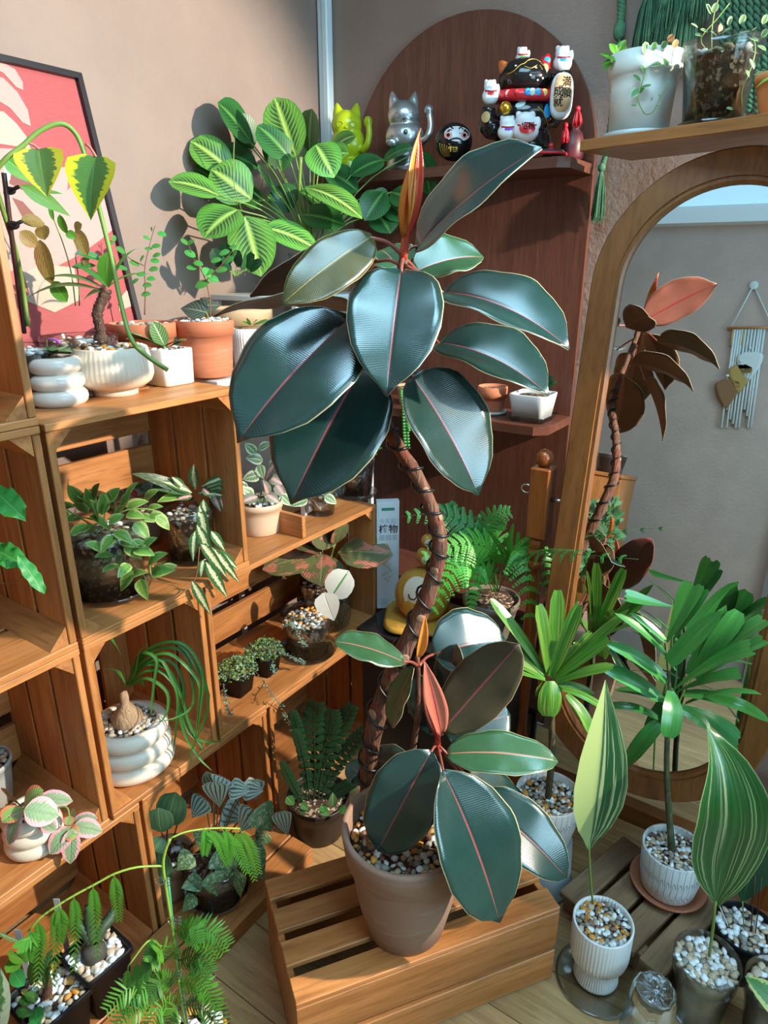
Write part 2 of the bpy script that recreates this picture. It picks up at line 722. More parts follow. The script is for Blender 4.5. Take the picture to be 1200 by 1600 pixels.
    return t.m


def clear_plastic(name='clear_plastic', tint=(.93, .95, .95), gloss=.35):
    if name in _mats:
        return _mats[name]
    t = NT(name)
    t.t.nodes.remove(t.b)
    tr = t.n('ShaderNodeBsdfTransparent')
    tr.inputs[0].default_value = tint + (1,)
    gl = t.n('ShaderNodeBsdfGlossy')
    gl.inputs['Roughness'].default_value = .08
    gl.inputs['Color'].default_value = (.9, .95, 1, 1)
    fr = t.n('ShaderNodeFresnel')
    fr.inputs['IOR'].default_value = 1.45
    mx = t.n('ShaderNodeMixShader')
    t.put(mx.inputs[0], t.M('ADD', t.M('MULTIPLY', fr.outputs[0], gloss * 2), .02, True))
    t.t.links.new(tr.outputs[0], mx.inputs[1])
    t.t.links.new(gl.outputs[0], mx.inputs[2])
    t.t.links.new(mx.outputs[0], t.out.inputs[0])
    _mats[name] = t.m
    return t.m


def emit(name, color, power):
    if name in _mats:
        return _mats[name]
    t = NT(name)
    _mats[name] = t.set(color, .5, Emission_Color=tuple(color) + (1,), Emission_Strength=power)
    return t.m


def soil_mat():
    if 'soil' in _mats:
        return _mats['soil']
    t = NT('soil')
    k = t.n('ShaderNodeTexVoronoi')
    t.put(k.inputs['Vector'], t.coord())
    k.inputs['Scale'].default_value = 170
    nz = t.noise(t.coord(), 40, 3)
    c = t.mix(t.step(nz, .4, .65), (.035, .018, .011), (.13, .065, .035))
    sepc = t.n('ShaderNodeSeparateColor')
    t.put(sepc.inputs[0], k.outputs['Color'])
    c = t.mix(t.step(sepc.outputs[0], .80, .84), c, (.42, .33, .24))
    t.bump(k.outputs['Distance'], .6, .003)
    _mats['soil'] = t.set(c, .85)
    return _mats['soil']


def terracotta(name, c=(.50, .16, .075), dust=(.62, .36, .25), amt=.5):
    if name in _mats:
        return _mats[name]
    t = NT(name)
    nz = t.noise(t.scale(t.coord(), 4, 4, 34), 2.0, 5, .65, .8)
    cc = t.mix(t.M('MULTIPLY', t.step(nz, .45, .75), amt), c, dust)
    fine = t.noise(t.coord(), 180, 3)
    t.bump(fine, .08, .001)
    _mats[name] = t.set(cc, .8)
    return t.m


def plaster(name, color):
    t = NT(name)
    n1 = t.noise(t.coord(), 55, 5, .6)
    n2 = t.noise(t.coord(), 6, 3)
    c = t.mix(t.step(n2, .3, .7), tuple(x * .94 for x in color), tuple(x * 1.05 for x in color))
    t.bump(n1, .55, .005)
    return t.set(c, .75)


M_WHITE = plain('white_ceramic', (.80, .78, .73), .32)
M_CREAM = plain('cream_ceramic', (.76, .68, .56), .38, bump=.03, bscale=300)
M_BLACKP = plain('black_plastic', (.007, .007, .009), .5, Specular_IOR_Level=.22)
M_CLEAR = clear_plastic()
M_CLEAR2 = clear_plastic('clear_cup_plastic', (.93, .95, .95), .28)
M_SOIL = soil_mat()
M_TERRA = terracotta('terracotta')
M_TERRA_OLD = terracotta('weathered_terracotta', (.32, .19, .135), (.42, .31, .25), .6)
M_TERRA_TAN = terracotta('tan_clay', (.46, .30, .17), (.60, .45, .30), .5)
PEB = {
    'white': plain('pebble_white', (.76, .82, .84), .5, var=.15),
    'beige': plain('pebble_beige', (.52, .43, .31), .6, var=.2),
    'grey': plain('pebble_grey', (.26, .26, .23), .6, var=.2),
    'amber': plain('pebble_amber', (.60, .27, .05), .55, var=.25),
    'brown': plain('pebble_brown', (.24, .13, .08), .6, var=.2),
}
MIX_PALE = ['white'] * 4 + ['beige'] * 4 + ['grey']
MIX_WARM = ['white'] * 2 + ['beige'] * 3 + ['amber'] * 2 + ['grey', 'brown']
MIX_MULTI = ['white'] * 4 + ['grey'] * 3 + ['amber'] * 3 + ['brown'] * 2 + ['beige'] * 2


def pebbles(t, c, r, z, size, palette, n=None, seed=0, e=2.0, rot=0.0, hole=0.0, parent=None):
    """a layer of single stones"""
    rnd = random.Random(seed)
    n = n or int(.9 * (r / size) ** 2)
    pts = []
    tries = 0
    while len(pts) < n and tries < n * 25:
        tries += 1
        x, y = rnd.uniform(-1, 1), rnd.uniform(-1, 1)
        if e > 2:
            if max(abs(x), abs(y)) > .95:
                continue
        elif x * x + y * y > .95:
            continue
        if math.hypot(x, y) < hole:
            continue
        x, y = x * r, y * r
        if any((x - a) ** 2 + (y - b) ** 2 < (size * 1.25) ** 2 for a, b in pts):
            if tries < n * 18:
                continue
        pts.append((x, y))
    cr, sr = math.cos(rot), math.sin(rot)
    for i, (x, y) in enumerate(pts):
        s = size * rnd.uniform(.75, 1.3)
        me = pebble_mesh(rnd.randrange(5), PEB[rnd.choice(palette)])
        inst(t, 'pebble', me, (c[0] + x * cr - y * sr, c[1] + x * sr + y * cr, z + rnd.uniform(-.25, .35) * size),
             (rnd.uniform(-.4, .4), rnd.uniform(-.4, .4), rnd.uniform(0, 6)), (s, s, s), parent=parent)


def gravel(t, c, r, z, size, palette_mats, n, seed=0, name='gravel'):
    """very small stones, joined: too small to pick apart"""
    rnd = random.Random(seed)
    gs = []
    for _ in range(n):
        a, q = rnd.uniform(0, 2 * PI), math.sqrt(rnd.random()) * r
        s = size * rnd.uniform(.6, 1.3)
        g = ellip((c[0] + q * math.cos(a), c[1] + q * math.sin(a), z + rnd.uniform(-.3, .5) * size), Vector((s, 0, 0)), Vector((0, s * .8, 0)), Vector((0, 0, s * .6)), 6, 4)
        gs.append(g)
    v, f, mi = [], [], []
    for g in gs:
        k = len(v)
        m = rnd.randrange(len(palette_mats))
        v += g[0]
        f += [tuple(i + k for i in q) for q in g[1]]
        mi += [m] * len(g[1])
    return part(t, name, (v, f, None, mi), [PEB[p] for p in palette_mats], kind='stuff')


# ------------------------------------------------------------------ pots
def pot_c(px, py, z, wb):
    """centre and base radius of a round pot from the lowest pixel of its base and its base width in pixels"""
    p = AZ(px, py, z)
    r = wb / 2 * mpp(p)
    c = away(p, r)
    r = wb / 2 * mpp(c)
    return away(p, r), r


def pot_prof(rb, rt, h, wall=.005, rim=0.0, rimh=0.0, n=4):
    """closed pot profile, outside up and inside down"""
    P = [(0.0, 0.0), (rb * .96, 0.0), (rb, .003)]
    top = h - rimh
    for i in range(1, n + 1):
        s = i / n
        P.append((rb + (rt - rim - rb) * s, .003 + (top - .003) * s))
    if rim:
        P += [(rt, top + .001), (rt + .0008, h - .002)]
    P += [(rt - .001, h), (rt - wall + .001, h), (rt - wall, h - .003)]
    P += [(max(rb - wall, .004), max(wall, h * .45)), (0.0, max(wall, h * .45))]
    return P


def soil_disc(t, c, r, z, e=2.0, rot=0.0, name='soil', mat=None):
    return part(t, name, lathe([(0, z - .004), (r, z - .004), (r, z), (r * .5, z + .002), (0, z + .003)], (c[0], c[1], 0), 24, e, rot), mat or M_SOIL)


def clear_pot(t, c, z0, rb, rt, h, fill=.86, saucer=None, ridges=True, lip=True, mat=None):
    """see-through plastic pot with the soil showing inside"""
    wl = .0018
    P = [(0, 0), (rb, 0), (rb + (rt - rb) * .82, h * .82)]
    if lip:
        P += [(rt * 1.03, h * .83), (rt * 1.05, h)]
    else:
        P += [(rt, h)]
    P += [(P[-1][0] - wl, h), (P[-1][0] - wl, h - .002), (rb + (rt - rb) * .80 - wl, h * .82), (rb - wl, wl), (0, wl)]
    pot = part(t, 'pot', lathe(P, (c[0], c[1], z0), 36), mat or M_CLEAR)
    rs = rb + (rt - rb) * fill - .003
    part(t, 'soil', lathe([(0, .004), (rb - .003, .004), (rs, h * fill), (rs * .6, h * fill + .003), (0, h * fill + .004)], (c[0], c[1], z0), 30), M_SOIL)
    return pot


def saucer_thing(label, c, z0, r, h=.014, mat=None, group=None, name='saucer'):
    P = [(0, 0), (r * .9, 0), (r, h), (r - .0018, h), (r * .9 - .0018, .002), (0, .002)]
    return solo(name, lathe(P, (c[0], c[1], z0), 40), mat or M_CLEAR, label, 'saucer', group, loc=(c[0], c[1], z0))


def ring_pot_prof(r0, h, n=3, wall=.008):
    """stack of fat rings"""
    P = [(0, 0), (r0 * .78, 0)]
    hh = h / n
    for i in range(n):
        R = r0 * (1 - .035 * i)
        for k in range(7):
            a = -PI / 2 + PI * k / 6
            P.append((R - hh * .42 + hh * .42 * math.cos(a), hh * (i + .5) + hh * .5 * math.sin(a)))
    R = P[-1][0]
    P += [(R - wall * .6, h), (R - wall, h - .004), (R - wall, h * .6), (0, h * .6)]
    return P

# ------------------------------------------------------------------ the room
XL, XR, YB, YF, ZC = -1.42, 1.75, 1.78, -1.0, 2.4
M_WALL = plaster('taupe_plaster', (.285, .207, .170))
solo('wall_left', box(XL - .08, XL, YF - .08, YB + .08, 0, ZC), M_WALL, 'taupe plastered wall behind the crates', None, kind='structure', smooth=False)
solo('wall_back', box(XL, XR, YB, YB + .08, 0, ZC), M_WALL, 'taupe plastered wall behind the arched shelf', None, kind='structure', smooth=False)
WY0, WY1, WZ0, WZ1 = -.23, 1.07, .95, 2.05
solo('wall_right', join([box(XR, XR + .08, YF - .08, WY0, 0, ZC), box(XR, XR + .08, WY1, YB + .08, 0, ZC), box(XR, XR + .08, WY0, WY1, 0, WZ0), box(XR, XR + .08, WY0, WY1, WZ1, ZC)]), plaster('pale_plaster', (.42, .40, .37)), 'pale plastered wall', None, kind='structure', smooth=False)
win = thing('window_1', 'white framed window in the side wall', None, (XR, .42, WZ0))
win['kind'] = 'structure'
for g in (box(XR + .01, XR + .05, WY0, WY1, WZ0, WZ0 + .035), box(XR + .01, XR + .05, WY0, WY1, WZ1 - .035, WZ1), box(XR + .01, XR + .05, WY0, WY0 + .035, WZ0 + .0352, WZ1 - .0352), box(XR + .01, XR + .05, WY1 - .035, WY1, WZ0 + .0352, WZ1 - .0352), box(XR + .01, XR + .05, .40, .44, WZ0 + .0352, WZ1 - .0352)):
    part(win, 'frame', g, plain('white_paint', (.78, .78, .76), .5), False)
M_WALLF = plaster('grey_plaster', (.47, .36, .30))
solo('wall_front', box(XL, XR, YF - .08, YF, 0, ZC), M_WALLF, 'grey taupe wall seen in the mirror', None, kind='structure', smooth=False)
M_CEIL = plain('ceiling_paint', (.70, .76, .80), .7)
ceil = solo('ceiling', box(XL - .08, XR + .08, YF - .08, YB + .08, ZC, ZC + .08), M_CEIL, 'white painted ceiling', None, kind='structure', smooth=False)
# light panel set into the ceiling, its frame, a downlight
tl = thing('ceiling_light', 'cool white ceiling light panel seen in the mirror', 'lamp', (PANEL[0], PANEL[1], ZC))
pz = 2.375
part(tl, 'diffuser', box(PANEL[0] - PANEL[3] / 2, PANEL[0] + PANEL[3] / 2, PANEL[1] - PANEL[4] / 2, PANEL[1] + PANEL[4] / 2, pz, ZC - .002), emit('panel_glow', (.34, .64, .84), .68), False)
for k, (a, b, c_, d) in enumerate(((-1, 1, -1, -1), (-1, 1, 1, 1), (-1, -1, -1, 1), (1, 1, -1, 1))):
    hx, hy = PANEL[3] / 2, PANEL[4] / 2
    part(tl, 'frame', box(PANEL[0] + a * hx - .02, PANEL[0] + b * hx + .02, PANEL[1] + c_ * hy - .02, PANEL[1] + d * hy + .02, pz - .012, ZC - .001), plain('white_paint', (.78, .78, .76), .5), False)
solo('trim_1', box(XL, XR, YF, YF + .05, ZC - .11, ZC), plain('white_paint', (.78, .78, .76), .5), 'white cornice over the far wall in the mirror', None, kind='structure', smooth=False)
dl = solo('downlight', lathe([(0, 0), (.04, 0), (.045, .006), (.045, .012), (0, .012)], (-1.05, -.42, ZC - .012), 24), emit('downlight_glow', (1, 1, 1), 12), 'small round downlight seen in the mirror', 'lamp', loc=(-1.05, -.42, ZC - .012))
tl2 = thing('ceiling_light', 'unseen ceiling panel added as cool fill light', 'lamp', (.95, .85, ZC))  # unseen panel, added to lift the ambient light
part(tl2, 'diffuser', box(.45, 1.45, .2, 1.5, pz, ZC - .002), emit('panel_glow_bright', (.58, .84, 1.0), 2.6), False)
glare_panel = thing('ceiling_light', 'unseen square ceiling panel added for glare on the rubber leaves', 'lamp', (-.32, .71, ZC))  # unseen panel, added and placed to give the rubber leaves blue highlights
part(glare_panel, 'diffuser', box(-.66, .02, .36, 1.06, pz, ZC - .002), emit('glare_panel_glow', (.45, .78, 1.0), 9.5), False)
part(glare_panel, 'frame', join([box(-.68, .04, .34, .36, pz - .012, ZC - .001), box(-.68, .04, 1.06, 1.08, pz - .012, ZC - .001), box(-.68, -.66, .36, 1.06, pz - .012, ZC - .001), box(.02, .04, .36, 1.06, pz - .012, ZC - .001)]), plain('white_paint', (.78, .78, .76), .5), False)
for g in (box(.43, 1.47, .18, .20, pz - .012, ZC - .001), box(.43, 1.47, 1.50, 1.52, pz - .012, ZC - .001), box(.43, .45, .2, 1.5, pz - .012, ZC - .001), box(1.45, 1.47, .2, 1.5, pz - .012, ZC - .001)):
    part(tl2, 'frame', g, plain('white_paint', (.78, .78, .76), .5), False)
# white strip in the corner
solo('trim_2', join([box(-1.419, -1.385, 1.745, 1.779, 0, ZC, .006), box(-1.40, -1.380, 1.742, 1.752, 0, ZC, .003)]), plain('trim_paint', (.76, .88, .92), .4), 'pale blue white strip in the corner of the walls', None, kind='structure', smooth=False)
# floor planks
fl = solo('floor', box(XL, XR, YF, YB, -.06, -.004), plain('subfloor', (.06, .035, .02), .8), 'light oak plank floor', None, kind='structure', smooth=False)
rnd = random.Random(5)
M_FLOOR = wood('oak_floor', (.40, .24, .105), (.55, .36, .17), 'x', .38, knots=False, bump=.08)
pw = .135
y = YF
while y < YB - .01:
    x = XL - rnd.uniform(0, .8)
    while x < XR:
        x1 = min(x + 1.15, XR)
        if x1 > XL + .02:
            xa = max(x, XL)
            me = mesh('plank', box(xa + .0008, x1 - .0008, y + .0008, min(y + pw, YB) - .0008, -.012, 0, .0012), M_FLOOR, False)
            o = inst(None, 'plank', me, (0, 0, 0))
            o.parent = fl
        x += 1.15
    y += pw
# door in the wall behind the viewer (seen in the mirror)
dr = thing('door_1', 'grey taupe door in the far wall, in the mirror', None, (-.05, YF, 0))
dr['kind'] = 'structure'
part(dr, 'panel', box(-.10, .75, YF + .001, YF + .03, .005, 2.02, .003), plain('door_paint', (.46, .355, .295), .5), False)
for a, b in ((-.155, -.105), (.755, .81)):
    part(dr, 'frame', box(a, b, YF + .001, YF + .04, 0, 2.07), plain('door_frame_paint', (.24, .205, .185), .5), False)
part(dr, 'frame', box(-.155, .81, YF + .001, YF + .04, 2.022, 2.07), plain('door_frame_paint', (.24, .205, .185), .5), False)
solo('trim_3', box(XL, -.16, YF, YF + .012, 0, .09), plain('skirting_paint', (.34, .30, .27), .5), 'skirting along the far wall', None, kind='structure', smooth=False)

# ------------------------------------------------------------------ crates
TH = .013


def crate(label, xb, xf, y0, y1, z0, z1, back=3, depthn=2, ends=3, upright=False, group='wooden crates stacked as shelving'):
    """crate on its side, open towards +x"""
    t = thing('wooden_crate', label, 'crate', (xb, y0, z0), group)
    T = TH
    # long boards above and below, running along y
    wd = (xf - xb)
    for (za, zb) in ((z0, z0 + T), (z1 - T, z1)):
        bw = (wd - .012 * (depthn - 1)) / depthn
        for i in range(depthn):
            xa = xb + i * (bw + .012)
            part(t, 'slat', box(xa, xa + bw, y0, y1, za + .0003, zb - .0003, .0014), crate_wood('y'), False)
    # end boards, upright
    for (ya, yb) in ((y0, y0 + T), (y1 - T, y1)):
        n = ends
        bw = (wd - .010 * (n - 1)) / n
        for i in range(n):
            xa = xb + i * (bw + .010)
            part(t, 'board', box(xa, xa + bw - (.002 if i == n - 1 else 0), ya + .0004, yb - .0004, z0 + T, z1 - T, .0014), crate_wood('z'), False)
    # back boards
    if upright:
        bw = ((y1 - y0) - 2 * T - .016 * (back - 1)) / back
        for i in range(back):
            ya = y0 + T + i * (bw + .016)
            part(t, 'slat', box(xb, xb + T, ya, ya + bw, z0 + T, z1 - T, .0014), crate_wood('z'), False)
    else:
        hh = z1 - z0 - 2 * T
        bw = (hh - .03 * (back - 1) - .05) / back
        for i in range(back):
            za = z0 + T + .025 + i * (bw + .03)
            part(t, 'slat', box(xb, xb + T, y0 + T, y1 - T, za, za + bw, .0014), crate_wood('y'), False)
    # three-cornered blocks in the inner corners
    s = .034
    for (yc, sy) in ((y0 + T, 1), (y1 - T, -1)):
        for (zc, sz) in ((z0 + T, 1), (z1 - T, -1)):
            tri = [(yc, zc), (yc + sy * s, zc), (yc, zc + sz * s)]
            part(t, 'corner_block', prism(tri, 'x', xb + T, xf - .006), crate_wood('x'), False)
    return t


XB, XF = -1.285, -1.0
L1, L2, L3, L4 = .385, .77, 1.158, 1.545
crate('pine crate in the lowest row, black square pots standing before it', XB, XF, -.03, .605, 0, L1)
crate('pine crate in the lowest row behind the silver-leaved peperomia', XB, XF, .612, .968, 0, L1)
crate('pine crate in the lowest row behind the dark green fishbone plant', XB, XF, .978, 1.43, 0, L1)
crate('pine crate holding the pink-leaved plant in its cream ring pot', XB, XF, -.06, .54, L1, L2)
crate('narrow pine crate with upright back boards, holding the ponytail palm', XB, XF, .548, .815, L1, L2, back=3, upright=True)
crate('pine crate holding two small black square pots and the white-leaved plant', XB, XF, .822, 1.43, L1, L2)
crate('pine crate at the edge of the picture with lobed green leaves inside', XB, XF, -.06, .54, L2, L3)
crate('pine crate holding the trailing hoya in its big clear pot', XB, XF, .548, .948, L2, L3)
crate('topmost pine crate, beside the dark stake of the arching vine', XB, XF, -.06, .54, L3, L4)

# low plank platform before the lowest crates
pf = thing('plank_platform', 'low pine plank platform before the lowest crates', 'platform', (-.93, .4, 0), rotz=0.0)
for i, (xa, xb_) in enumerate(((-.998, -.933), (-.928, -.863))):
    part(pf, 'plank', box(xa, xb_, .02, .955, .030, .045, .002), crate_wood('y'), False)
part(pf, 'edge_board', box(-.876, -.864, .02, .955, 0, .030, .001), crate_wood('y'), False)
for yy in (.05, .5, .92):
    part(pf, 'batten', box(-.99, -.88, yy, yy + .03, 0, .0295, .001), crate_wood('x'), False)

# small divider board on the crate top
dv = AZ(466, 838, L2)
dvd = thing('wooden_divider', 'small pine board standing on edge beside the beige pot', 'board', (dv.x, dv.y, L2))
part(dvd, 'board', box(dv.x - .10, dv.x + .02, dv.y - .006, dv.y + .006, L2, L2 + .055, .001), crate_wood('x'), False)
part(dvd, 'back_board', box(dv.x - .112, dv.x - .1005, dv.y - .07, dv.y + .006, L2, L2 + .055, .001), crate_wood('y'), False)

# crate used as a stool under the rubber plant
SH = .20
A_ = AZ(462, 1571, SH)
B_ = AZ(876, 1417, SH)
C_ = AZ(413, 1386, SH)
ang = math.atan2(B_.y - A_.y, B_.x - A_.x)
SL = (B_ - A_).length
SD = .268
st = thing('crate_stool', 'upturned slatted pine crate under the large rubber plant', 'crate', (A_.x, A_.y, 0), rotz=ang)
for i in range(4):
    y0 = i * (SD + .022) / 4
    part(st, 'slat', box(0, SL, y0, y0 + .050, SH - .012, SH, .0016), crate_wood('x'), False, local=True)
for yy in (0.0, SD - .012):
    for za, zb in ((.005, .082), (.096, SH - .0125)):
        part(st, 'side_slat', box(0, SL, yy, yy + .012, za, zb, .0016), crate_wood('x'), False, local=True)
for xx in (.0, SL - .013):
    part(st, 'end_board', box(xx, xx + .013, .0125, SD - .0125, .005, SH - .0125, .0016), crate_wood('z'), False, local=True)
for xx in (.014, SL - .044):
    for yy in (.0126, SD - .0426):
        part(st, 'corner_post', box(xx, xx + .03, yy, yy + .03, .0, SH - .0126, .001), crate_wood('z'), False, local=True)

# ------------------------------------------------------------------ arched shelf unit on the back wall
PY = 1.762
AXC, AZC, AR = -.955, 1.615, .355
sh = thing('arched_shelf', 'dark walnut shelf unit with a round arched back panel', 'shelf', (AXC, PY, 0))
poly = [(AXC + AR, .02)] + [(AXC + AR * math.cos(a), AZC + AR * math.sin(a)) for a in [PI * k / 40 for k in range(41)]] + [(AXC - AR, .02)]
part(sh, 'back_panel', prism([(p, q) for p, q in poly], 'y', PY, PY + .016), dark_wood('z'), False)
SF = 1.585
CSZ = 1.608
part(sh, 'shelf_board', prism([(AXC - AR, PY), (AXC + AR, PY), (AXC + AR, SF + .022), (AXC + AR - .022, SF), (AXC - AR, SF)], 'z', CSZ - .022, CSZ), dark_wood('x'), False)
LSZ = 1.003
part(sh, 'shelf_board', prism([(AXC - AR, PY), (AXC + AR, PY), (AXC + AR, SF + .03), (AXC + AR - .03, SF), (AXC - AR, SF)], 'z', LSZ - .022, LSZ), dark_wood('x'), False)
part(sh, 'shelf_board', box(AXC - AR, AXC + AR, SF, PY, .47, .49, .001), dark_wood('x'), False)

# ------------------------------------------------------------------ low black table in the corner
tb = thing('low_cabinet', 'low black cabinet in the corner behind the rubber plant', 'cabinet', (-.78, 1.45, 0))
TZ = .452
M_LACQ = plain('black_lacquer', (.012, .011, .011), .4)
part(tb, 'cabinet_top', box(-.985, -.585, 1.31, 1.58, TZ - .018, TZ, .002), M_LACQ, False)
part(tb, 'body', box(-.975, -.60, 1.33, 1.575, .0, TZ - .0182), M_LACQ, False)  # closed body and doors added to fill the dark area below the top
for xa, xb_ in ((-.973, -.789), (-.786, -.602)):
    dd = part(tb, 'door', box(xa, xb_, 1.317, 1.3295, .02, TZ - .022, .002), M_LACQ, False)
    kx = xb_ - .02 if xa < -.9 else xa + .02
    part(tb, 'knob', ellip((kx, 1.311, .25), Vector((.006, 0, 0)), Vector((0, .006, 0)), Vector((0, 0, .006)), 8, 6), plain('steel', (.6, .6, .62), .25, Metallic=1.0), parent=dd)

# ------------------------------------------------------------------ standing mirror
MC = Vector((-.235, 1.425, .925))
MT = math.radians(8.0)
mu = Vector((0, math.sin(MT), math.cos(MT)))       # up in the mirror plane
mn = Vector((0, -math.cos(MT), math.sin(MT)))      # out of the glass
mx = Vector((1, 0, 0))
GH, GW = .605, .185                                # half height and half width of the glass


def stadium(hw, hh, n=36):
    pts = []
    for k in range(n + 1):
        a = PI * k / n
        pts.append((hw * math.cos(a), hh - hw + hw * math.sin(a)))
    for k in range(n + 1):
        a = PI + PI * k / n
        pts.append((hw * math.cos(a), -(hh - hw) + hw * math.sin(a)))
    return pts


mr = thing('standing_mirror', 'tall oval-ended mirror in a brown wooden stand', 'mirror', (MC.x, MC.y, 0))
sections = [(0.0, -.012), (0.0, .010), (.005, .014), (.012, .014), (.013, .018), (.059, .018), (.062, .014), (.062, -.012)]
rings = [stadium(GW + s, GH + s) for s, _ in sections]
n = len(rings[0])
vv, ff = [], []
for (s, d), rg in zip(sections, rings):
    for (a, b) in rg:
        vv.append(MC + mx * a + mu * b + mn * d)
for i in range(len(sections)):
    j = (i + 1) % len(sections)
    for k in range(n):
        k2 = (k + 1) % n
        ff.append((i * n + k, i * n + k2, j * n + k2, j * n + k))
part(mr, 'mirror_frame', (vv, ff), mirror_wood('z'), False)
gl = NT('mirror_glass')
gl.set((.93, .95, .95), .0, Metallic=1.0)
gv = [MC + mx * a + mu * b + mn * .004 for a, b in stadium(GW + .003, GH + .003)]
gb = [MC + mx * a + mu * b - mn * .004 for a, b in stadium(GW + .003, GH + .003)]
part(mr, 'glass', (gv + gb, [tuple(range(n)), tuple(range(2 * n - 1, n - 1, -1))] + [(k, (k + 1) % n, n + (k + 1) % n, n + k) for k in range(n)]), gl.m, False)
bo = [MC + mx * a + mu * b - mn * .0125 for a, b in stadium(GW + .058, GH + .058)]
bo2 = [p - mn * .004 for p in bo]
part(mr, 'backing', (bo + bo2, [tuple(range(n)), tuple(range(2 * n - 1, n - 1, -1))] + [(k, (k + 1) % n, n + (k + 1) % n, n + k) for k in range(n)]), dark_wood('z'), False)
M_POST = wood('stand_wood', (.19, .05, .011), (.28, .085, .018), 'z', .22, knots=False)
for s in (-1, 1):
    px_ = MC.x + s * .300
    P = [(0, .02), (.018, .02), (.018, .16), (.013, .165), (.019, .175), (.019, .185), (.012, .195), (.012, .21), (.018, .22), (.012, .23), (.011, .26), (.016, .45), (.018, .55), (.014, .68), (.013, .70),
         (.020, .708), (.020, .722), (.014, .727), (.021, .734), (.021, .750), (.014, .755), (.020, .762), (.020, .776), (.015, .782)]
    part(mr, 'post', lathe(P + [(.0, .783)], (px_, MC.y + .005, 0), 20), M_POST)
    part(mr, 'post_block', box(px_ - .024, px_ + .024, MC.y - .019, MC.y + .029, .783, .955, .004), M_POST, False)
    part(mr, 'finial', ellip((px_, MC.y + .005, .974), Vector((.0205, 0, 0)), Vector((0, .0205, 0)), Vector((0, 0, .0215)), 20, 14), M_POST)
    part(mr, 'foot', prism([(MC.y - .19, .0), (MC.y + .20, .0), (MC.y + .20, .02), (MC.y + .06, .055), (MC.y + .05, .16), (MC.y - .04, .16), (MC.y - .05, .055), (MC.y - .19, .02)], 'x', px_ - .0195, px_ + .0195), M_POST, False)
    part(mr, 'hinge_pin', tube([Vector((px_ - s * .024, MC.y + .005, .88)), Vector((px_ - s * .054, MC.y + .005, .88))], .005, 8), plain('steel', (.6, .6, .62), .25, Metallic=1.0))
part(mr, 'stretcher', box(MC.x - .2795, MC.x + .2795, MC.y - .012, MC.y + .022, .095, .15, .003), mirror_wood('x'), False)
rg = [Vector((MC.x - .336 + .012 * math.cos(a), MC.y + .0, .897 + .010 * math.sin(a))) for a in [2 * PI * k / 16 for k in range(17)]]
part(mr, 'screw_ring', tube(rg, .002, 6, False), plain('steel', (.6, .6, .62), .25, Metallic=1.0))

# wooden plinth at the wall behind the stand
solo('baseboard_back', box(AXC + AR + .01, XR, YB - .014, YB, 0, .11), plain('skirting_dark', (.20, .12, .09), .45), 'dark skirting under the back wall', None, kind='structure', smooth=False)

# ------------------------------------------------------------------ plank shelf above the mirror
UZ = 1.600
a1 = AZ(905, 237, UZ)
a2 = AZ(1200, 198, UZ)
ua = math.atan2(a2.y - a1.y, a2.x - a1.x)
us = thing('plank_shelf', 'thick brown plank shelf above the standing mirror', 'shelf', (a1.x, a1.y, UZ), rotz=ua)
part(us, 'plank', box(0, .95, 0, .20, 0, .021, .0015), wood('shelf_board_wood', (.27, .105, .028), (.37, .16, .05), 'x', .35, knots=False), False, local=True)
for xx in (.52, .82):
    part(us, 'bracket', box(xx, xx + .02, .10, .199, -.075, -.0005), dark_wood('z'), False, local=True)
UTOP = UZ + .021

# ------------------------------------------------------------------ framed print leaning on the wall
FY0, FY1, FZ0, FH = .555, .952, L3, .592
fx0, fx1 = -1.275, -1.395
pic = thing('framed_print', 'red abstract botanical print in a thin black frame', 'picture', (fx0, FY1, FZ0))
fu = Vector((fx1 - fx0, 0, math.sqrt(FH ** 2 - (fx1 - fx0) ** 2))).normalized()
fn = Vector((fu.z, 0, -fu.x))


def FP(a, b, d=0.0):
    return Vector((fx0, FY0, FZ0)) + Vector((0, 1, 0)) * a + fu * b + fn * d


def fbox(a0, a1, b0, b1, d0, d1):
    v = [FP(a, b, d) for d in (d0, d1) for (a, b) in ((a0, b0), (a1, b0), (a1, b1), (a0, b1))]
    return v, [(0, 3, 2, 1), (4, 5, 6, 7), (0, 1, 5, 4), (1, 2, 6, 5), (2, 3, 7, 6), (3, 0, 4, 7)]


FWD = FY1 - FY0
mfr = plain('black_frame', (.014, .013, .017), .4)
for g in (fbox(0, FWD, 0, .011, 0, .022), fbox(0, FWD, FH - .011, FH, 0, .022), fbox(0, .011, .0112, FH - .0112, 0, .022), fbox(FWD - .011, FWD, .0112, FH - .0112, 0, .022)):
    part(pic, 'frame', g, mfr, False)
def print_mat(name, c, amt=.25):
    t = NT(name)
    nz = t.noise(t.scale(t.coord(), 40, 18, 260), 2.0, 4, .7)
    n2 = t.noise(t.coord(), 260, 2)
    return t.set(t.mix(t.M('MULTIPLY', t.M('ADD', t.M('MULTIPLY', nz, .7), t.M('MULTIPLY', n2, .3)), amt * 2), c, tuple(min(1, x * 1.25 + .12) for x in c)), .7)


part(pic, 'canvas', fbox(.0112, FWD - .0112, .0112, FH - .0112, .004, .012), print_mat('print_red', (.32, .036, .038)), False)


def patch(name, pts, mat, d):
    v = [FP(a, b, d) for a, b in pts] + [FP(a, b, d - .0006) for a, b in pts]
    m = len(pts)
    part(pic, name, (v, [tuple(range(m)), tuple(range(2 * m - 1, m - 1, -1))] + [(k, (k + 1) % m, m + (k + 1) % m, m + k) for k in range(m)]), mat, False)


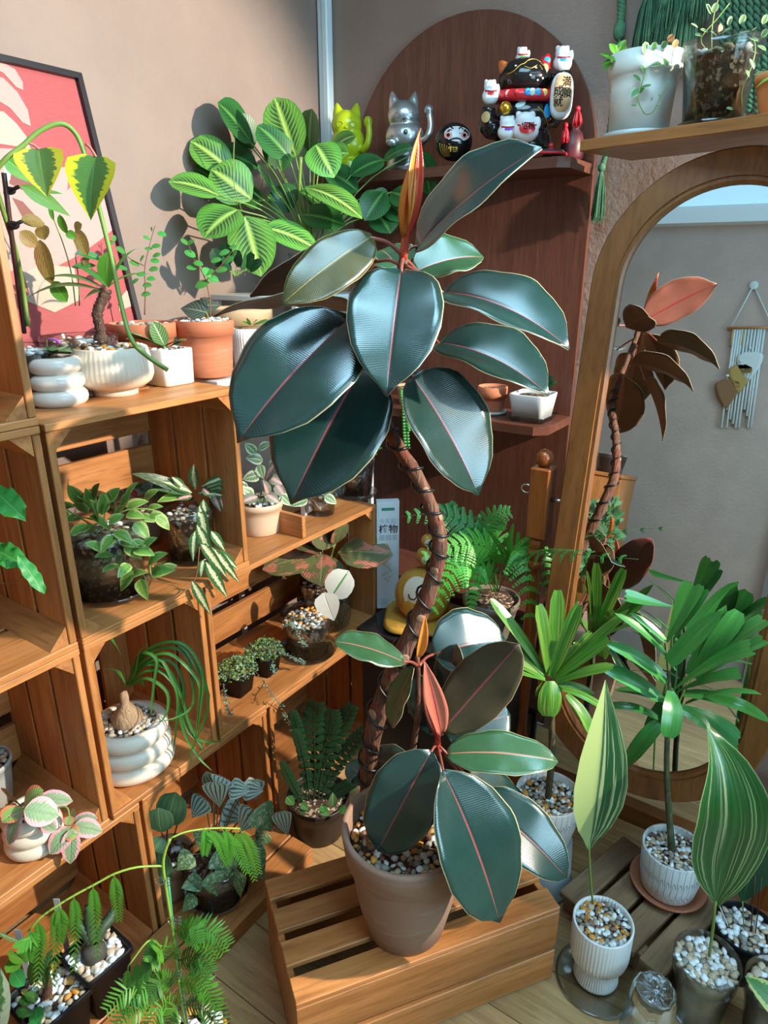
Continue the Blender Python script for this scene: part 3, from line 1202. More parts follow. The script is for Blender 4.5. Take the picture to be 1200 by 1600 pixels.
def to_f(px, py):
    """pixel -> place on the print"""
    d = ray(px, py)
    t = (Vector((fx0, FY0, FZ0)) - CAM).dot(fn) / d.dot(fn)
    q = CAM + d * t - Vector((fx0, FY0, FZ0))
    return max(.012, min(FWD - .012, q.y)), max(.012, min(FH - .012, q.dot(fu)))


M_PINKW = print_mat('print_pale_pink', (.40, .26, .225), .18)
M_CREAMW = print_mat('print_cream', (.43, .33, .25), .15)
M_MAROON = print_mat('print_maroon', (.20, .055, .04), .12)
M_PGREEN = print_mat('print_sage', (.42, .50, .42), .2)
M_RED2 = print_mat('print_rose', (.40, .09, .08), .15)
for nm, pts, m_, d in (
    ('print_shape', [(-60, 60), (0, 92), (18, 112), (30, 132), (31, 145), (20, 140), (0, 118), (-60, 90)], M_PINKW, .0130),
    ('print_shape', [(-60, 110), (0, 126), (22, 148), (38, 175), (43, 201), (30, 195), (10, 172), (-10, 160), (-60, 150)], M_PINKW, .0130),
    ('print_shape', [(-60, 175), (0, 178), (20, 196), (40, 222), (42, 236), (20, 232), (-60, 220)], M_CREAMW, .0130),
    ('print_shape', [(-60, 232), (20, 236), (80, 266), (108, 262), (112, 254), (140, 252), (150, 262), (190, 300), (206, 352), (207, 360), (170, 362), (150, 378), (120, 400), (60, 430), (-60, 440)], M_PINKW, .0128),
    ('print_shape', [(8, 275), (20, 265), (26, 283), (38, 285), (70, 312), (48, 312), (30, 300), (10, 290)], M_MAROON, .0136),
    ('print_shape', [(14, 312), (30, 318), (50, 340), (52, 350), (30, 342)], M_MAROON, .0136),
    ('print_shape', [(0, 262), (12, 270), (10, 285), (0, 288)], M_PGREEN, .0137),
    ('print_shape', [(105, 266), (109, 276), (104, 296), (100, 300), (101, 284)], M_RED2, .0136),
    ('print_shape', [(138, 282), (142, 286), (137, 304), (131, 304), (132, 294)], M_RED2, .0136),
    ('print_shape', [(180, 312), (206, 304), (207, 352), (190, 358)], M_CREAMW, .0134),
    ('print_shape', [(180, 470), (192, 455), (205, 458), (222, 470), (232, 486), (232, 492), (200, 480), (180, 488)], M_CREAMW, .0136),
    ('print_shape', [(30, 430), (60, 415), (110, 420), (120, 470), (80, 490), (30, 470)], M_CREAMW, .0134),
    ('print_shape', [(0, 430), (28, 420), (40, 460), (20, 490), (0, 490)], M_RED2, .0139),
):
    patch(nm, [to_f(*p) for p in pts], m_, d)

# ------------------------------------------------------------------ the rubber plant
M_RUB = leafm('rubber_top', (.007, .033, .027), vein=(.20, .055, .065), edge=(.40, .34, .20), rough=.23, mid=.018, hk=30, hs=.5, spec=1.0, var=.25, veinbump=.16)
M_RUBO = leafm('rubber_olive', (.042, .046, .010), vein=(.22, .19, .05), edge=(.40, .34, .12), rough=.26, mid=.02, hk=30, hs=.5, spec=.7, var=.25, veinbump=.14)
M_RUBG = leafm('rubber_green', (.030, .095, .040), vein=(.42, .16, .12), edge=(.50, .45, .25), rough=.24, mid=.022, hk=26, hs=.5, spec=.8, var=.2, veinbump=.16)
M_RUBD = leafm('rubber_dusky', (.050, .043, .020), vein=(.24, .06, .06), edge=(.40, .30, .16), rough=.4, mid=.025, hk=28, hs=.5, spec=.5, var=.3, veinbump=.16)
M_RUBU = leafm('rubber_under', (.15, .070, .042), vein=(.26, .070, .055), edge=(.30, .22, .12), rough=.42, mid=.03, hk=26, hs=.5, spec=.4, var=.2, veinbump=.12, trans=.12)
M_RUBR = leafm('rubber_under_red', (.27, .085, .070), vein=(.30, .03, .05), edge=(.35, .25, .15), rough=.42, mid=.03, hk=26, hs=.5, spec=.4, var=.2, veinbump=.12, trans=.2)


def bark_mat(name, c1, c2, c3):
    t = NT(name)
    n1 = t.noise(t.scale(t.coord(), 60, 60, 12), 1.6, 5, .6, 1.0)
    n2 = t.noise(t.coord(), 28, 3)
    c = t.mix(t.step(n1, .35, .65), c1, c2)
    c = t.mix(t.step(n2, .5, .62), c, c3)
    t.bump(n1, 1.0, .006)
    return t.set(c, .75)


M_BARK = bark_mat('rubber_bark', (.075, .030, .018), (.20, .095, .055), (.17, .045, .028))
M_WIRE = plain('black_wire', (.010, .010, .013), .35)
M_BUD = leafm('rubber_bud', (.82, .36, .05), vein=(.85, .52, .12), edge=(.60, .04, .03), rough=.32, mid=.05, trans=.35, var=.2)
M_BUDR = leafm('rubber_bud_red', (.55, .03, .025), vein=(.65, .10, .05), edge=(.45, .02, .02), rough=.3, mid=.05, trans=.3, var=.2)
M_BUDP = leafm('rubber_bud_pink', (.72, .27, .15), vein=(.60, .04, .05), edge=(.50, .12, .08), rough=.32, mid=.05, trans=.3, var=.15)
M_PETI = plain('petiole_red', (.22, .055, .035), .4)

soilz = .415
pc = AZ(632, 1492, SH)
pc = away(pc, .070)
RC = Vector((pc.x, pc.y, SH))
rp = thing('rubber_plant', 'large dark-leaved rubber plant in a weathered clay pot on the slatted crate', 'plant', RC)
rim_r = .118
hpot = .238
P = [(0, 0), (.070, 0), (.075, .003), (.092, .085), (.102, .165), (.1035, .172), (.111, .176), (.118, hpot - .006), (.1165, hpot), (.108, hpot), (.106, hpot - .01), (.098, .17), (.09, .16), (0, .16)]
part(rp, 'pot', lathe(P, (RC.x, RC.y, SH), 56), M_TERRA_OLD)
soil_disc(rp, RC, .101, soilz - .012)
pebbles(rp, RC, .098, soilz - .006, .0072, MIX_MULTI, n=170, seed=2)

hb, ht = hd(AZ(578, 1228, soilz)), .985
TP = [(577, 1240), (577, 1200), (580, 1165), (592, 1110), (615, 1050), (645, 985), (668, 930), (684, 875), (686, 835), (672, 790), (652, 745), (625, 703), (603, 662), (598, 620), (606, 560), (618, 500), (626, 450), (630, 405), (633, 378)]
TR = [15, 14.5, 14, 14, 14, 13.5, 13, 12.5, 12, 11, 10.5, 10.5, 10, 9.5, 9, 8.5, 8, 7, 6]
pts = [HD(x, y, hb + (ht - hb) * i / (len(TP) - 1)) for i, (x, y) in enumerate(TP)]
path = spline(pts, 110)
rr = []
rnd = random.Random(4)
for i in range(110):
    x = i / 109 * (len(TR) - 1)
    k = min(int(x), len(TR) - 2)
    rr.append((TR[k] + (TR[k + 1] - TR[k]) * (x - k)) * mpp(path[i]) * (1 + (.10 if i % 9 == 0 else 0) + rnd.uniform(-.05, .05)))
tk = part(rp, 'trunk', tube(path, rr, 14), M_BARK)
# leaf scars
for i in (18, 27, 33, 41, 48, 52, 58):
    d = (path[i + 1] - path[i - 1]).normalized()
    a, b = frame_of(d)
    q = random.Random(i).uniform(-1.1, 1.1)
    n_ = (-FW * math.cos(q) + RT * math.sin(q))
    n_ = (n_ - d * n_.dot(d)).normalized()
    s_ = d.cross(n_)
    part(rp, 'leaf_scar', ellip(path[i] + n_ * (rr[i] * .92), s_ * rr[i] * .55, n_ * rr[i] * .14, d * rr[i] * .55, 12, 8), plain('scar', (.30, .17, .11), .7, var=.3), parent=tk)
# training wire wound round the trunk
wp = []
NTURN, i0, i1 = 17, 2, 80
for k in range(NTURN * 14 + 1):
    s = k / (NTURN * 14)
    x = i0 + (i1 - i0) * s
    i = int(x)
    c_ = path[i].lerp(path[i + 1], x - i)
    d = (path[i + 1] - path[i]).normalized()
    a = (RT - d * RT.dot(d)).normalized()
    b = a.cross(d)
    t_ = 2 * PI * NTURN * s
    wp.append(c_ + (a * math.cos(t_) + b * math.sin(t_)) * (rr[i] * 1.08 + .0022))
part(rp, 'training_wire', tube(wp, .0023, 6), M_WIRE)


def rl(b, t, w, N, top=M_RUB, under=M_RUBU, bulge=.06, fold=.12, cup=0.0, prof='rubber', pet=None, ripple=.002, seed=0):
    """rubber leaf: (px,py,horizontal distance) of base and tip, width in pixels, upper side as (right, up, towards)"""
    B, T = HD(*b), HD(*t)
    Nv = V(*N)
    wm = w * (mpp(B) + mpp(T)) / 2
    g = leafg(B, T, Nv, wm, prof, bulge, n=19, nv=10, fold=fold, cup=cup, thick=.0011, ripple=ripple, nr=5)
    o = part(rp, 'leaf', g, [top, under])
    for e in o.data.edges:                                   # crisp fold along the midrib
        a_, b_ = e.vertices
        e.use_edge_sharp = abs(g[2][a_][1] - .5) < 1e-4 and abs(g[2][b_][1] - .5) < 1e-4
    if pet:
        Q = HD(*pet)
        d = (T - B).normalized()
        part(rp, 'petiole', tube(spline([Q, (Q + B) / 2 + Vector((0, 0, .004)), B + d * .004], 8), [.0032, .003, .0028, .0026, .0024, .0024, .0024, .0022], 8), M_PETI, parent=o)
    return o


h0 = .985
crown = (629, 405, h0)
# upper crown
rl((650, 388, h0 + .01), (846, 230, h0 - .07), 150, (-.33, .50, .80), under=M_RUBR, bulge=.05, fold=.28, pet=(635, 395, h0))
rl((688, 456, h0 - .02), (890, 545, h0 - .08), 160, (.10, .70, .70), bulge=.09, fold=.34, cup=-.10, pet=(633, 415, h0))
rl((682, 535, h0 + .06), (858, 618, h0 - .01), 150, (.10, .72, .68), bulge=.09, fold=.34, cup=-.10, pet=(625, 470, h0))
rl((642, 585, h0 - .04), (748, 774, h0 - .05), 158, (.36, .42, .83), bulge=.05, fold=.28, pet=(618, 500, h0))
rl((627, 422, h0 - .03), (604, 619, h0 - .16), 148, (-.02, .34, .94), bulge=.07, fold=.24, pet=(630, 405, h0))
rl((548, 497, h0 - .06), (370, 692, h0 - .15), 186, (-.02, .42, .90), bulge=.06, fold=.20, cup=-.08, pet=(622, 470, h0))
rl((568, 570, h0 - .02), (454, 788, h0 - .10), 178, (.08, .40, .90), bulge=.05, fold=.24, cup=-.05, pet=(610, 540, h0))
rl((582, 369, h0 - .04), (437, 478, h0 - .12), 86, (.28, .22, .93), top=M_RUBO, bulge=.07, fold=-.12, pet=(628, 398, h0))
rl((590, 408, h0 + .06), (390, 462, h0 + .05), 110, (-.05, .95, -.22), bulge=.06, fold=.05, pet=(627, 415, h0))
rl((560, 485, h0 + .02), (334, 492, h0 - .02), 120, (0, .985, .10), bulge=.10, fold=-.05, pet=(622, 440, h0))
rl((648, 425, h0 + .07), (756, 402, h0 + .10), 105, (.05, .60, .78), top=M_RUBG, bulge=.08, fold=.25, pet=(631, 405, h0))
rl((622, 420, h0 + .08), (590, 392, h0 + .20), 80, (-.1, .60, .78), top=M_RUBG, bulge=.08, fold=.1, pet=(628, 412, h0))
# the new leaf, still rolled, and its red sheath
for (b, t, w_, N, m_, tw) in (((632, 378, h0), (657, 200, h0 - .005), 25, (-.4, 0, .9), M_BUD, 1.6), ((634, 378, h0 + .004), (655, 206, h0), 18, (.8, 0, .6), M_BUDR, .8), ((630, 372, h0 - .004), (648, 225, h0 - .004), 16, (.2, 0, 1), M_BUD, -.9)):
    part(rp, 'new_leaf', leafg(HD(*b), HD(*t), V(*N), w_ * .00092, 'lance', .05, 14, 6, fold=.30, cup=.35, twist=tw, thick=.0008), [m_, m_])
part(rp, 'sheath', tube(spline([HD(630, 405, h0), HD(633, 375, h0), HD(636, 355, h0), HD(639, 330, h0)], 12), [.0055, .006, .006, .0055, .005, .005, .0045, .004, .0035, .003, .002, .001], 10), M_BUDR)

# lower shoots
h1 = .99
sA = spline([AZ(668, 1312, soilz), HD(664, 1250, h1), HD(672, 1200, h1), HD(682, 1160, h1)], 14)
part(rp, 'stem', tube(sA, [.0075 - .0002 * i for i in range(14)], 10), M_BARK)
sB = spline([AZ(640, 1245, soilz), HD(645, 1180, h1 + .03), HD(652, 1120, h1 + .02), HD(653, 1060, h1 + .01), HD(652, 1025, h1)], 14)
part(rp, 'stem', tube(sB, [.0062 - .00015 * i for i in range(14)], 10), M_BARK)
rl((632, 1035, h1 - .02), (521, 1002, h1 - .03), 62, (-.1, .80, .6), top=M_RUBG, bulge=.07, fold=.10, pet=(652, 1040, h1), prof='oval')
rl((676, 1022, h1 + .07), (790, 1000, h1 + .14), 116, (-.05, .52, .85), bulge=.08, fold=.22, pet=(655, 1040, h1), prof='oval')
rl((646, 1042, h1), (612, 1138, h1 - .02), 46, (-.75, .2, .6), top=M_RUBG, bulge=.05, fold=.3, prof='oval')
rl((575, 1222, h1 + .10), (543, 1192, h1 + .13), 40, (0, .5, .85), top=M_RUBG, bulge=.05, prof='oval')
rl((697, 1085, h1 + .05), (713, 1006, h1 + .06), 52, (-.5, .0, .85), bulge=.03, fold=.2, prof='oval', pet=(682, 1150, h1))
rl((690, 1143, h1 - .02), (811, 1006, h1 + .01), 98, (.25, -.05, -.97), top=M_RUBR, under=M_RUBD, bulge=.04, fold=.10, prof='oval', pet=(682, 1158, h1))
rl((694, 1140, h1 + .04), (798, 1118, h1 + .08), 110, (-.1, .3, .95), bulge=.03, fold=.10, prof='oval', pet=(682, 1155, h1))
rl((680, 1150, h1 + .03), (654, 1054, h1 + .04), 58, (-.35, .15, .92), bulge=.03, fold=.10, prof='oval')
rl((695, 1178, h1 - .01), (872, 1190, h1 + .02), 78, (-.02, .80, .60), top=M_RUBG, bulge=.07, fold=.08, prof='oval', pet=(684, 1165, h1))
rl((674, 1174, h1 - .03), (590, 1330, h1 - .09), 112, (-.05, .50, .86), bulge=.06, fold=.24, prof='oval', pet=(683, 1165, h1))
rl((692, 1204, h1 - .075), (781, 1442, h1 - .13), 148, (.26, .52, .81), bulge=.06, fold=.26, prof='rubber_slim', pet=(684, 1168, h1))
rl((742, 1240, h1 + .02), (886, 1372, h1 - .02), 92, (.0, .66, .75), bulge=.09, fold=.25, prof='oval', pet=(686, 1172, h1))
rl((728, 1212, h1 + .04), (832, 1276, h1 + .06), 66, (.1, .80, .58), bulge=.08, fold=.05, prof='oval', pet=(686, 1170, h1))
rl((640, 1200, h1 + .09), (560, 1188, h1 + .16), 60, (0, .75, .65), bulge=.08, prof='oval', pet=(655, 1120, h1 + .02))
for (b, t, w_, N, m_, tw) in (((690, 1150, h1 - .02), (663, 1032, h1 - .025), 38, (.1, .2, 1), M_BUDP, .15), ((686, 1158, h1 - .022), (657, 1072, h1 - .032), 13, (-.6, .1, .8), M_BUDR, .4)):
    part(rp, 'new_leaf', leafg(HD(*b), HD(*t), V(*N), w_ * .00105, 'lance', .04, 12, 6, fold=.15, cup=.2, twist=tw, thick=.0008), [m_, m_])
part(rp, 'new_leaf', leafg(HD(652, 1030, h1), HD(664, 960, h1 + .01), V(.3, .1, .9), .018, 'lance', .05, 10, 6, fold=.5, cup=.4, thick=.0008), [M_BUD, M_BUD])
part(rp, 'sheath', tube(spline([HD(683, 1178, h1), HD(684, 1150, h1 - .004), HD(681, 1135, h1 - .006), HD(678, 1118, h1 - .008)], 10), [.0058, .0058, .0056, .0052, .0048, .0044, .0036, .0028, .002, .001], 8), M_BUDR)

# ------------------------------------------------------------------ plants on the crates
M_STEMG = plain('green_stem', (.16, .27, .05), .45)
M_STEMR = plain('brown_stem', (.20, .08, .04), .6)
M_STEMP = plain('pink_stem', (.42, .16, .12), .5)
G_BRIGHT = leafm('leaf_bright', (.10, .30, .03), vein=(.25, .45, .10), rough=.38, trans=.25, mid=.03)
G_MID = leafm('leaf_mid', (.045, .17, .03), vein=(.14, .30, .08), rough=.4, trans=.2, mid=.03)
G_DARK = leafm('leaf_dark', (.014, .060, .025), vein=(.05, .12, .05), rough=.35, trans=.1, mid=.03)
G_MARANTA = leafm('leaf_maranta', (.10, .32, .045), vein=(.50, .66, .16), rough=.36, mid=.05, herr=1, hk=11, hs=1.6, hamt=.75, pat='maranta', c2=(.012, .060, .020), c3=(.24, .50, .08), trans=.22, veinbump=.25)
G_MARANTA2 = leafm('leaf_maranta_dark', (.022, .125, .025), vein=(.12, .30, .06), rough=.38, mid=.04, herr=1, hk=11, hs=1.6, hamt=.5, pat='maranta', c2=(.010, .050, .016), c3=(.06, .20, .04), trans=.15)


def pleaf(t, b, tp, w, N=(0, .45, .9), mat=None, prof='ovate', bulge=.08, fold=.12, stem=None, sm=None, sr=.0014, n=9, nv=4, name='leaf', **k):
    """leaf given by pixels: b, tp = (px, py, horizontal distance), w in pixels; stem = where its stalk starts"""
    B, T = HD(*b), HD(*tp)
    wm = w * (mpp(B) + mpp(T)) / 2
    o = part(t, name, leafg(B, T, V(*N), wm, prof, bulge, n, nv, fold=fold, **k), mat)
    if stem is not None:
        S = HD(*stem) if len(stem) == 3 and not isinstance(stem, Vector) else Vector(stem)
        m = (S + B) / 2 + Vector((0, 0, (S - B).length * .12))
        part(t, 'stalk', tube(spline([S, m, B], 8), sr, 6), sm or M_STEMG, parent=o)
    return o


def vine(t, pts, r, mat=None, n=24, name='stem', seg=7):
    return part(t, name, tube(spline([HD(*p) for p in pts], n), r, seg), mat or M_STEMG)


# ---- prayer plant on the white stand, by the cats
ws = thing('white_stand', 'narrow white two-tier stand in the corner behind the crates', 'stand', (-1.25, 1.3, L2))
M_WMET = plain('white_metal', (.72, .74, .74), .4)
part(ws, 'shelf_board', box(-1.385, -1.10, .99, 1.235, 1.140, 1.154, .002), M_WMET, False)
part(ws, 'shelf_board', box(-1.385, -1.10, 1.245, 1.575, 1.300, 1.314, .002), M_WMET, False)
for (xx, yy, zt) in ((-1.375, 1.0, 1.139), (-1.115, 1.0, 1.139), (-1.375, 1.25, 1.299), (-1.375, 1.55, 1.299), (-1.115, 1.25, 1.299)):
    if xx > -1.3 or yy < 1.44 or True:
        part(ws, 'leg', box(xx, xx + .012, yy, yy + .012, L2 if (xx > -1.286 and yy < 1.43) else 0, zt), M_WMET, False)
part(ws, 'leg', box(-1.115, -1.103, 1.55, 1.562, 0, 1.299), M_WMET, False)

cc = AX(487, 400, -1.20)
CP = Vector((cc.x, cc.y, 1.314))
pp = thing('prayer_plant', 'bushy prayer plant with herringbone leaves in a clear pot beside the cats', 'plant', CP)
clear_pot(pp, CP, CP.z, .045, .058, .098)
gravel(pp, CP, .050, CP.z + .088, .006, ['beige', 'brown', 'white'], 60, 3)
hc = hd(CP)
S0 = Vector((CP.x, CP.y, CP.z + .09))
rnd = random.Random(11)
for (bx, by, tx, ty, w_, dh, kind) in (
        (392, 222, 340, 160, 66, .04, 1), (395, 232, 368, 178, 40, .06, 1), (462, 245, 430, 152, 58, -.02, 0), (452, 248, 402, 196, 52, -.04, 1), (484, 240, 488, 170, 56, .04, 1),
        (494, 226, 522, 278, 52, -.10, 0), (342, 306, 263, 284, 50, -.09, 0), (362, 268, 298, 220, 52, .0, 0), (392, 312, 330, 264, 66, -.05, 0), (372, 328, 318, 372, 74, -.10, 0),
        (383, 338, 408, 432, 66, -.12, 0), (402, 262, 336, 236, 50, .05, 1), (478, 293, 566, 342, 58, -.10, 0), (412, 355, 498, 392, 46, -.10, 0), (470, 335, 540, 352, 40, -.04, 1),
        (520, 232, 556, 212, 44, .05, 0), (548, 274, 600, 250, 46, .02, 1), (598, 252, 648, 230, 36, .06, 1), (652, 236, 672, 306, 46, .05, 1), (508, 268, 560, 300, 60, .02, 1),
        (432, 300, 402, 262, 50, .0, 1), (440, 268, 430, 205, 46, .05, 1), (350, 292, 305, 262, 44, .06, 1), (410, 320, 372, 300, 50, .0, 1), (470, 250, 520, 232, 44, .04, 1),
        (420, 240, 446, 182, 40, .06, 0), (500, 250, 545, 240, 42, .0, 0), (600, 300, 570, 345, 44, .03, 1), (608, 318, 638, 345, 42, .05, 1), (590, 335, 610, 365, 44, .04, 1), (612, 300, 650, 320, 40, .03, 1),
        (580, 300, 600, 330, 40, .02, 1), (455, 330, 430, 292, 48, .03, 1), (400, 345, 372, 372, 40, .02, 1), (500, 320, 470, 300, 40, .0, 1), (385, 290, 350, 320, 50, .04, 0)):
    N = (rnd.uniform(-.35, .25), rnd.uniform(.2, .65), .8)
    pleaf(pp, (bx, by, hc + dh), (tx, ty, hc + dh - rnd.uniform(-.02, .05)), w_ * 1.12, N, G_MARANTA2 if kind else G_MARANTA, 'oval', .08, .10, stem=S0, sr=.0018, n=10, nv=6)
vine(pp, [(478, 372, hc), (470, 330, hc), (468, 290, hc - .01), (470, 245, hc - .02)], .0045, n=14)
vine(pp, [(470, 372, hc), (445, 340, hc), (395, 300, hc - .02)], .003, n=10)
vine(pp, [(378, 330, hc - .06), (366, 290, hc - .08), (365, 250, hc - .08), (366, 215, hc - .08)], .0012, n=10, name='flower_stalk')

# ---- tan clay pot behind
c = AX(372, 470, -1.24)
c = Vector((c.x, c.y, 1.154))
tp_ = thing('potted_jade_plant', 'dark round-leaved plant in a tan clay pot behind the terracotta pots', 'plant', c)
part(tp_, 'pot', lathe(pot_prof(.062, .080, .135, .006, .006, .038), c, 36), M_TERRA_TAN)
soil_disc(tp_, c, .070, c.z + .115)
hh = hd(c)
for (bx, by, tx, ty, w_) in ((345, 418, 332, 388, 22), (355, 415, 352, 378, 24), (370, 416, 375, 392, 26), (385, 418, 398, 398, 26), (362, 420, 345, 405, 22), (390, 422, 410, 410, 24)):
    pleaf(tp_, (bx, by, hh), (tx, ty, hh - .02), w_, (0, .4, .9), G_DARK, 'round', .06, .1, stem=(368, 432, hh), n=7)

# ---- terracotta pots with thin round-leaved twigs
G_PHYL = leafm('leaf_round_twig', (.07, .33, .06), vein=(.20, .45, .15), rough=.45, trans=.3, mid=.02, veinbump=.1)


def twig_plant(t, stems, h, seed):
    rnd = random.Random(seed)
    for pts in stems:
        P_ = [HD(x, y, h) for x, y in pts]
        path = spline(P_, 22)
        part(t, 'stem', tube(path, [.0014 - .00004 * i for i in range(22)], 6), M_STEMR if len(pts) > 2 else M_STEMG)


def roundleaf(t, px, py, h, w_, ang, mat=G_PHYL):
    dx, dy = math.cos(ang) * w_ * .5, -math.sin(ang) * w_ * .5
    pleaf(t, (px - dx, py - dy, h), (px + dx, py + dy, h - .004), w_ * .78, (random.Random(int(px * py)).uniform(-.3, .3), .5, .8), mat, 'round', .05, .05, n=7)


c = AX(224, 530, -1.21)
c = Vector((c.x, c.y, L3))
t9 = thing('twig_plant', 'thin round-leaved twig in the rear terracotta pot before the framed print', 'plant', c)
part(t9, 'pot', lathe(pot_prof(.044, .066, .118, .005, .005, .030), c, 36), M_TERRA)
soil_disc(t9, c, .058, c.z + .105)
pebbles(t9, c, .056, c.z + .112, .0065, ['white', 'grey', 'beige'], 40, 4)
h = hd(c)
twig_plant(t9, [[(226, 492), (227, 450), (226, 420), (232, 390), (240, 360), (243, 352)], [(226, 430), (210, 428), (196, 436)], [(225, 415), (205, 405), (192, 395), (184, 385)]], h, 1)
for (x, y, w_, a) in ((253, 366, 13, -.4), (229, 372, 11, 2.8), (244, 385, 13, .1), (232, 389, 11, 3.2), (245, 399, 12, .3), (242, 408, 13, -.2), (222, 404, 10, 1), (240, 421, 13, .1), (210, 412, 15, 2.8), (191, 419, 14, 3), (221, 429, 13, 0), (236, 436, 12, -.1), (211, 440, 12, .6), (230, 446, 13, 0), (228, 460, 13, .1), (188, 391, 15, 2.6), (172, 380, 12, 0), (237, 358, 6, 1.5), (178, 372, 9, 2)):
    roundleaf(t9, x, y, h, w_ * 1.15, a)

c, rb = pot_c(326, 592, L3, 76)
t10 = thing('twig_plant', 'thin round-leaved twig in the bright terracotta pot at the shelf end', 'plant', (c.x, c.y, L3))
htop = ZP(326, 499, c) - L3
rt = 44.5 * mpp(c)
part(t10, 'pot', lathe(pot_prof(rb, rt, htop, .005, .004, htop * .27), (c.x, c.y, L3), 44), M_TERRA)
soil_disc(t10, c, rt * .86, L3 + htop - .008)
pebbles(t10, c, rt * .84, L3 + htop - .002, .0075, ['white', 'white', 'beige', 'grey'], 40, 5)
h = hd(c)
twig_plant(t10, [[(329, 496), (328, 470), (322, 440), (313, 420), (303, 405), (295, 382), (292, 376)], [(321, 440), (330, 430), (345, 415), (358, 398), (366, 388)]], h, 2)
for (x, y, w_, a) in ((288, 378, 13, 2.6), (298, 379, 12, .5), (297, 397, 17, -.5), (310, 412, 14, -.3), (299, 419, 14, 3.1), (323, 426, 17, -1), (333, 436, 17, -.4), (316, 445, 20, .3), (326, 426, 16, .3), (346, 422, 17, .1), (338, 407, 15, .2), (351, 395, 15, .3), (358, 406, 16, .5), (364, 386, 10, .2), (367, 397, 11, 1)):
    roundleaf(t10, x, y, h, w_ * 1.15, a)
G_VELV = leafm('leaf_velvet', (.035, .055, .040), vein=(.30, .34, .24), rough=.7, mid=.03, herr=1, hk=7, hs=1.5, hamt=.6)
pleaf(t10, (322, 488, h), (282, 482, h + .03), 40, (-.1, .35, .9), G_VELV, 'heart', .06, .1, stem=(326, 498, h))
pleaf(t10, (316, 478, h + .04), (345, 478, h + .05), 30, (.1, .35, .9), G_VELV, 'heart', .06, .1, stem=(326, 498, h))

# ---- white square pot with a silver-veined plant
p_ = AZ(266, 606, L3)
c = away(p_, .052)
t8 = thing('silver_vein_plant', 'fuzzy silver-veined plant in a square white pot', 'plant', (c.x, c.y, L3))
rt8 = math.atan2(-c.y, -c.x) + PI / 4 - .12
hs8 = ZP(266, 548, p_) - L3
part(t8, 'pot', lathe([(0, 0), (.034, 0), (.037, .003), (.0385, hs8 - .002), (.0375, hs8), (.0345, hs8), (.034, hs8 - .004), (.032, hs8 * .5), (0, hs8 * .5)], (c.x, c.y, L3), 48, 9.0, rt8), M_WHITE)
part(t8, 'soil', lathe([(0, 0), (.0335, 0), (.0335, hs8 - .005), (0, hs8 - .003)], (c.x, c.y, L3 + .001), 32, 9.0, rt8), M_SOIL)
pebbles(t8, c, .031, L3 + hs8 - .002, .006, ['white', 'beige', 'brown', 'grey'], 30, 6, 8, rt8)
h = hd(c)
G_SILV = leafm('leaf_silver_vein', (.07, .19, .045), vein=(.55, .62, .45), rough=.6, mid=.06, herr=1, hk=8, hs=1.3, hamt=.75)
for (bx, by, tx, ty, w_, N) in ((258, 542, 238, 502, 26, (.2, .1, .9)), (256, 543, 203, 520, 26, (-.1, .7, .6)), (260, 545, 285, 538, 20, (0, .8, .5)), (252, 548, 238, 575, 24, (-.3, .3, .8)), (256, 542, 196, 530, 24, (-.1, .8, .5)), (262, 540, 292, 532, 22, (.1, .85, .4)), (248, 546, 222, 560, 22, (-.2, .4, .8))):
    pleaf(t8, (bx, by, h), (tx, ty, h - .02), w_, N, G_SILV, 'oval', .08, .15, stem=(262, 550, h))

# ---- ribbed cream bowl with a rough trunk plant
c, rb = pot_c(182, 621, L3, 68)
t6 = thing('rough_trunk_plant', 'small plant with a rough brown trunk in a ribbed cream bowl', 'plant', (c.x, c.y, L3))
m = mpp(c)
hb_ = ZP(176, 541, c) - L3
P = [(0, 0), (rb, 0), (rb, .008), (rb * .98, .012), (rb * 1.3, hb_ * .16), (56 * m, hb_ * .28), (59.5 * m, hb_ * .40), (60 * m, hb_ * .52), (57.5 * m, hb_ * .8), (55 * m, hb_ - .002), (54 * m, hb_), (51 * m, hb_), (51 * m, hb_ - .006), (50 * m, hb_ * .6), (0, hb_ * .6)]
part(t6, 'pot', lathe(P, (c.x, c.y, L3), 200, ribs=50, amp=.0007, zr=(hb_ * .36, hb_ * .95)), M_CREAM)
soil_disc(t6, c, 50 * m, L3 + hb_ - .006)
pebbles(t6, c, 48 * m, L3 + hb_ - .002, .0075, ['white', 'amber', 'beige', 'white'], 45, 7)
h = hd(c)
tr = spline([HD(158, 536, h), HD(156, 512, h), HD(152, 490, h), HD(160, 468, h), HD(166, 452, h)], 26)
rnd = random.Random(8)
part(t6, 'trunk', tube(tr, [(.0125 if i < 4 else .0085 + .0015 * (i % 3 == 0)) for i in range(26)], 10), bark_mat('rough_bark', (.05, .028, .018), (.14, .08, .05), (.09, .04, .03)))
for k in range(60):
    i = rnd.randrange(3, 25)
    a = rnd.uniform(0, 6.28)
    d = (tr[min(i + 1, 25)] - tr[i - 1]).normalized()
    u_, v_ = frame_of(d)
    n_ = u_ * math.cos(a) + v_ * math.sin(a)
    q = tr[i] + n_ * .0085
    part(t6, 'bark_scale', leafg(q, q + n_ * .004 + d * .004, d, .005, 'ovate', 0, 4, 2), plain('scar', (.30, .17, .11), .7))
G_YEDGE = leafm('leaf_yellow_edge', (.07, .16, .04), vein=(.30, .36, .12), edge=(.72, .55, .08), rough=.4, mid=.05, trans=.2)
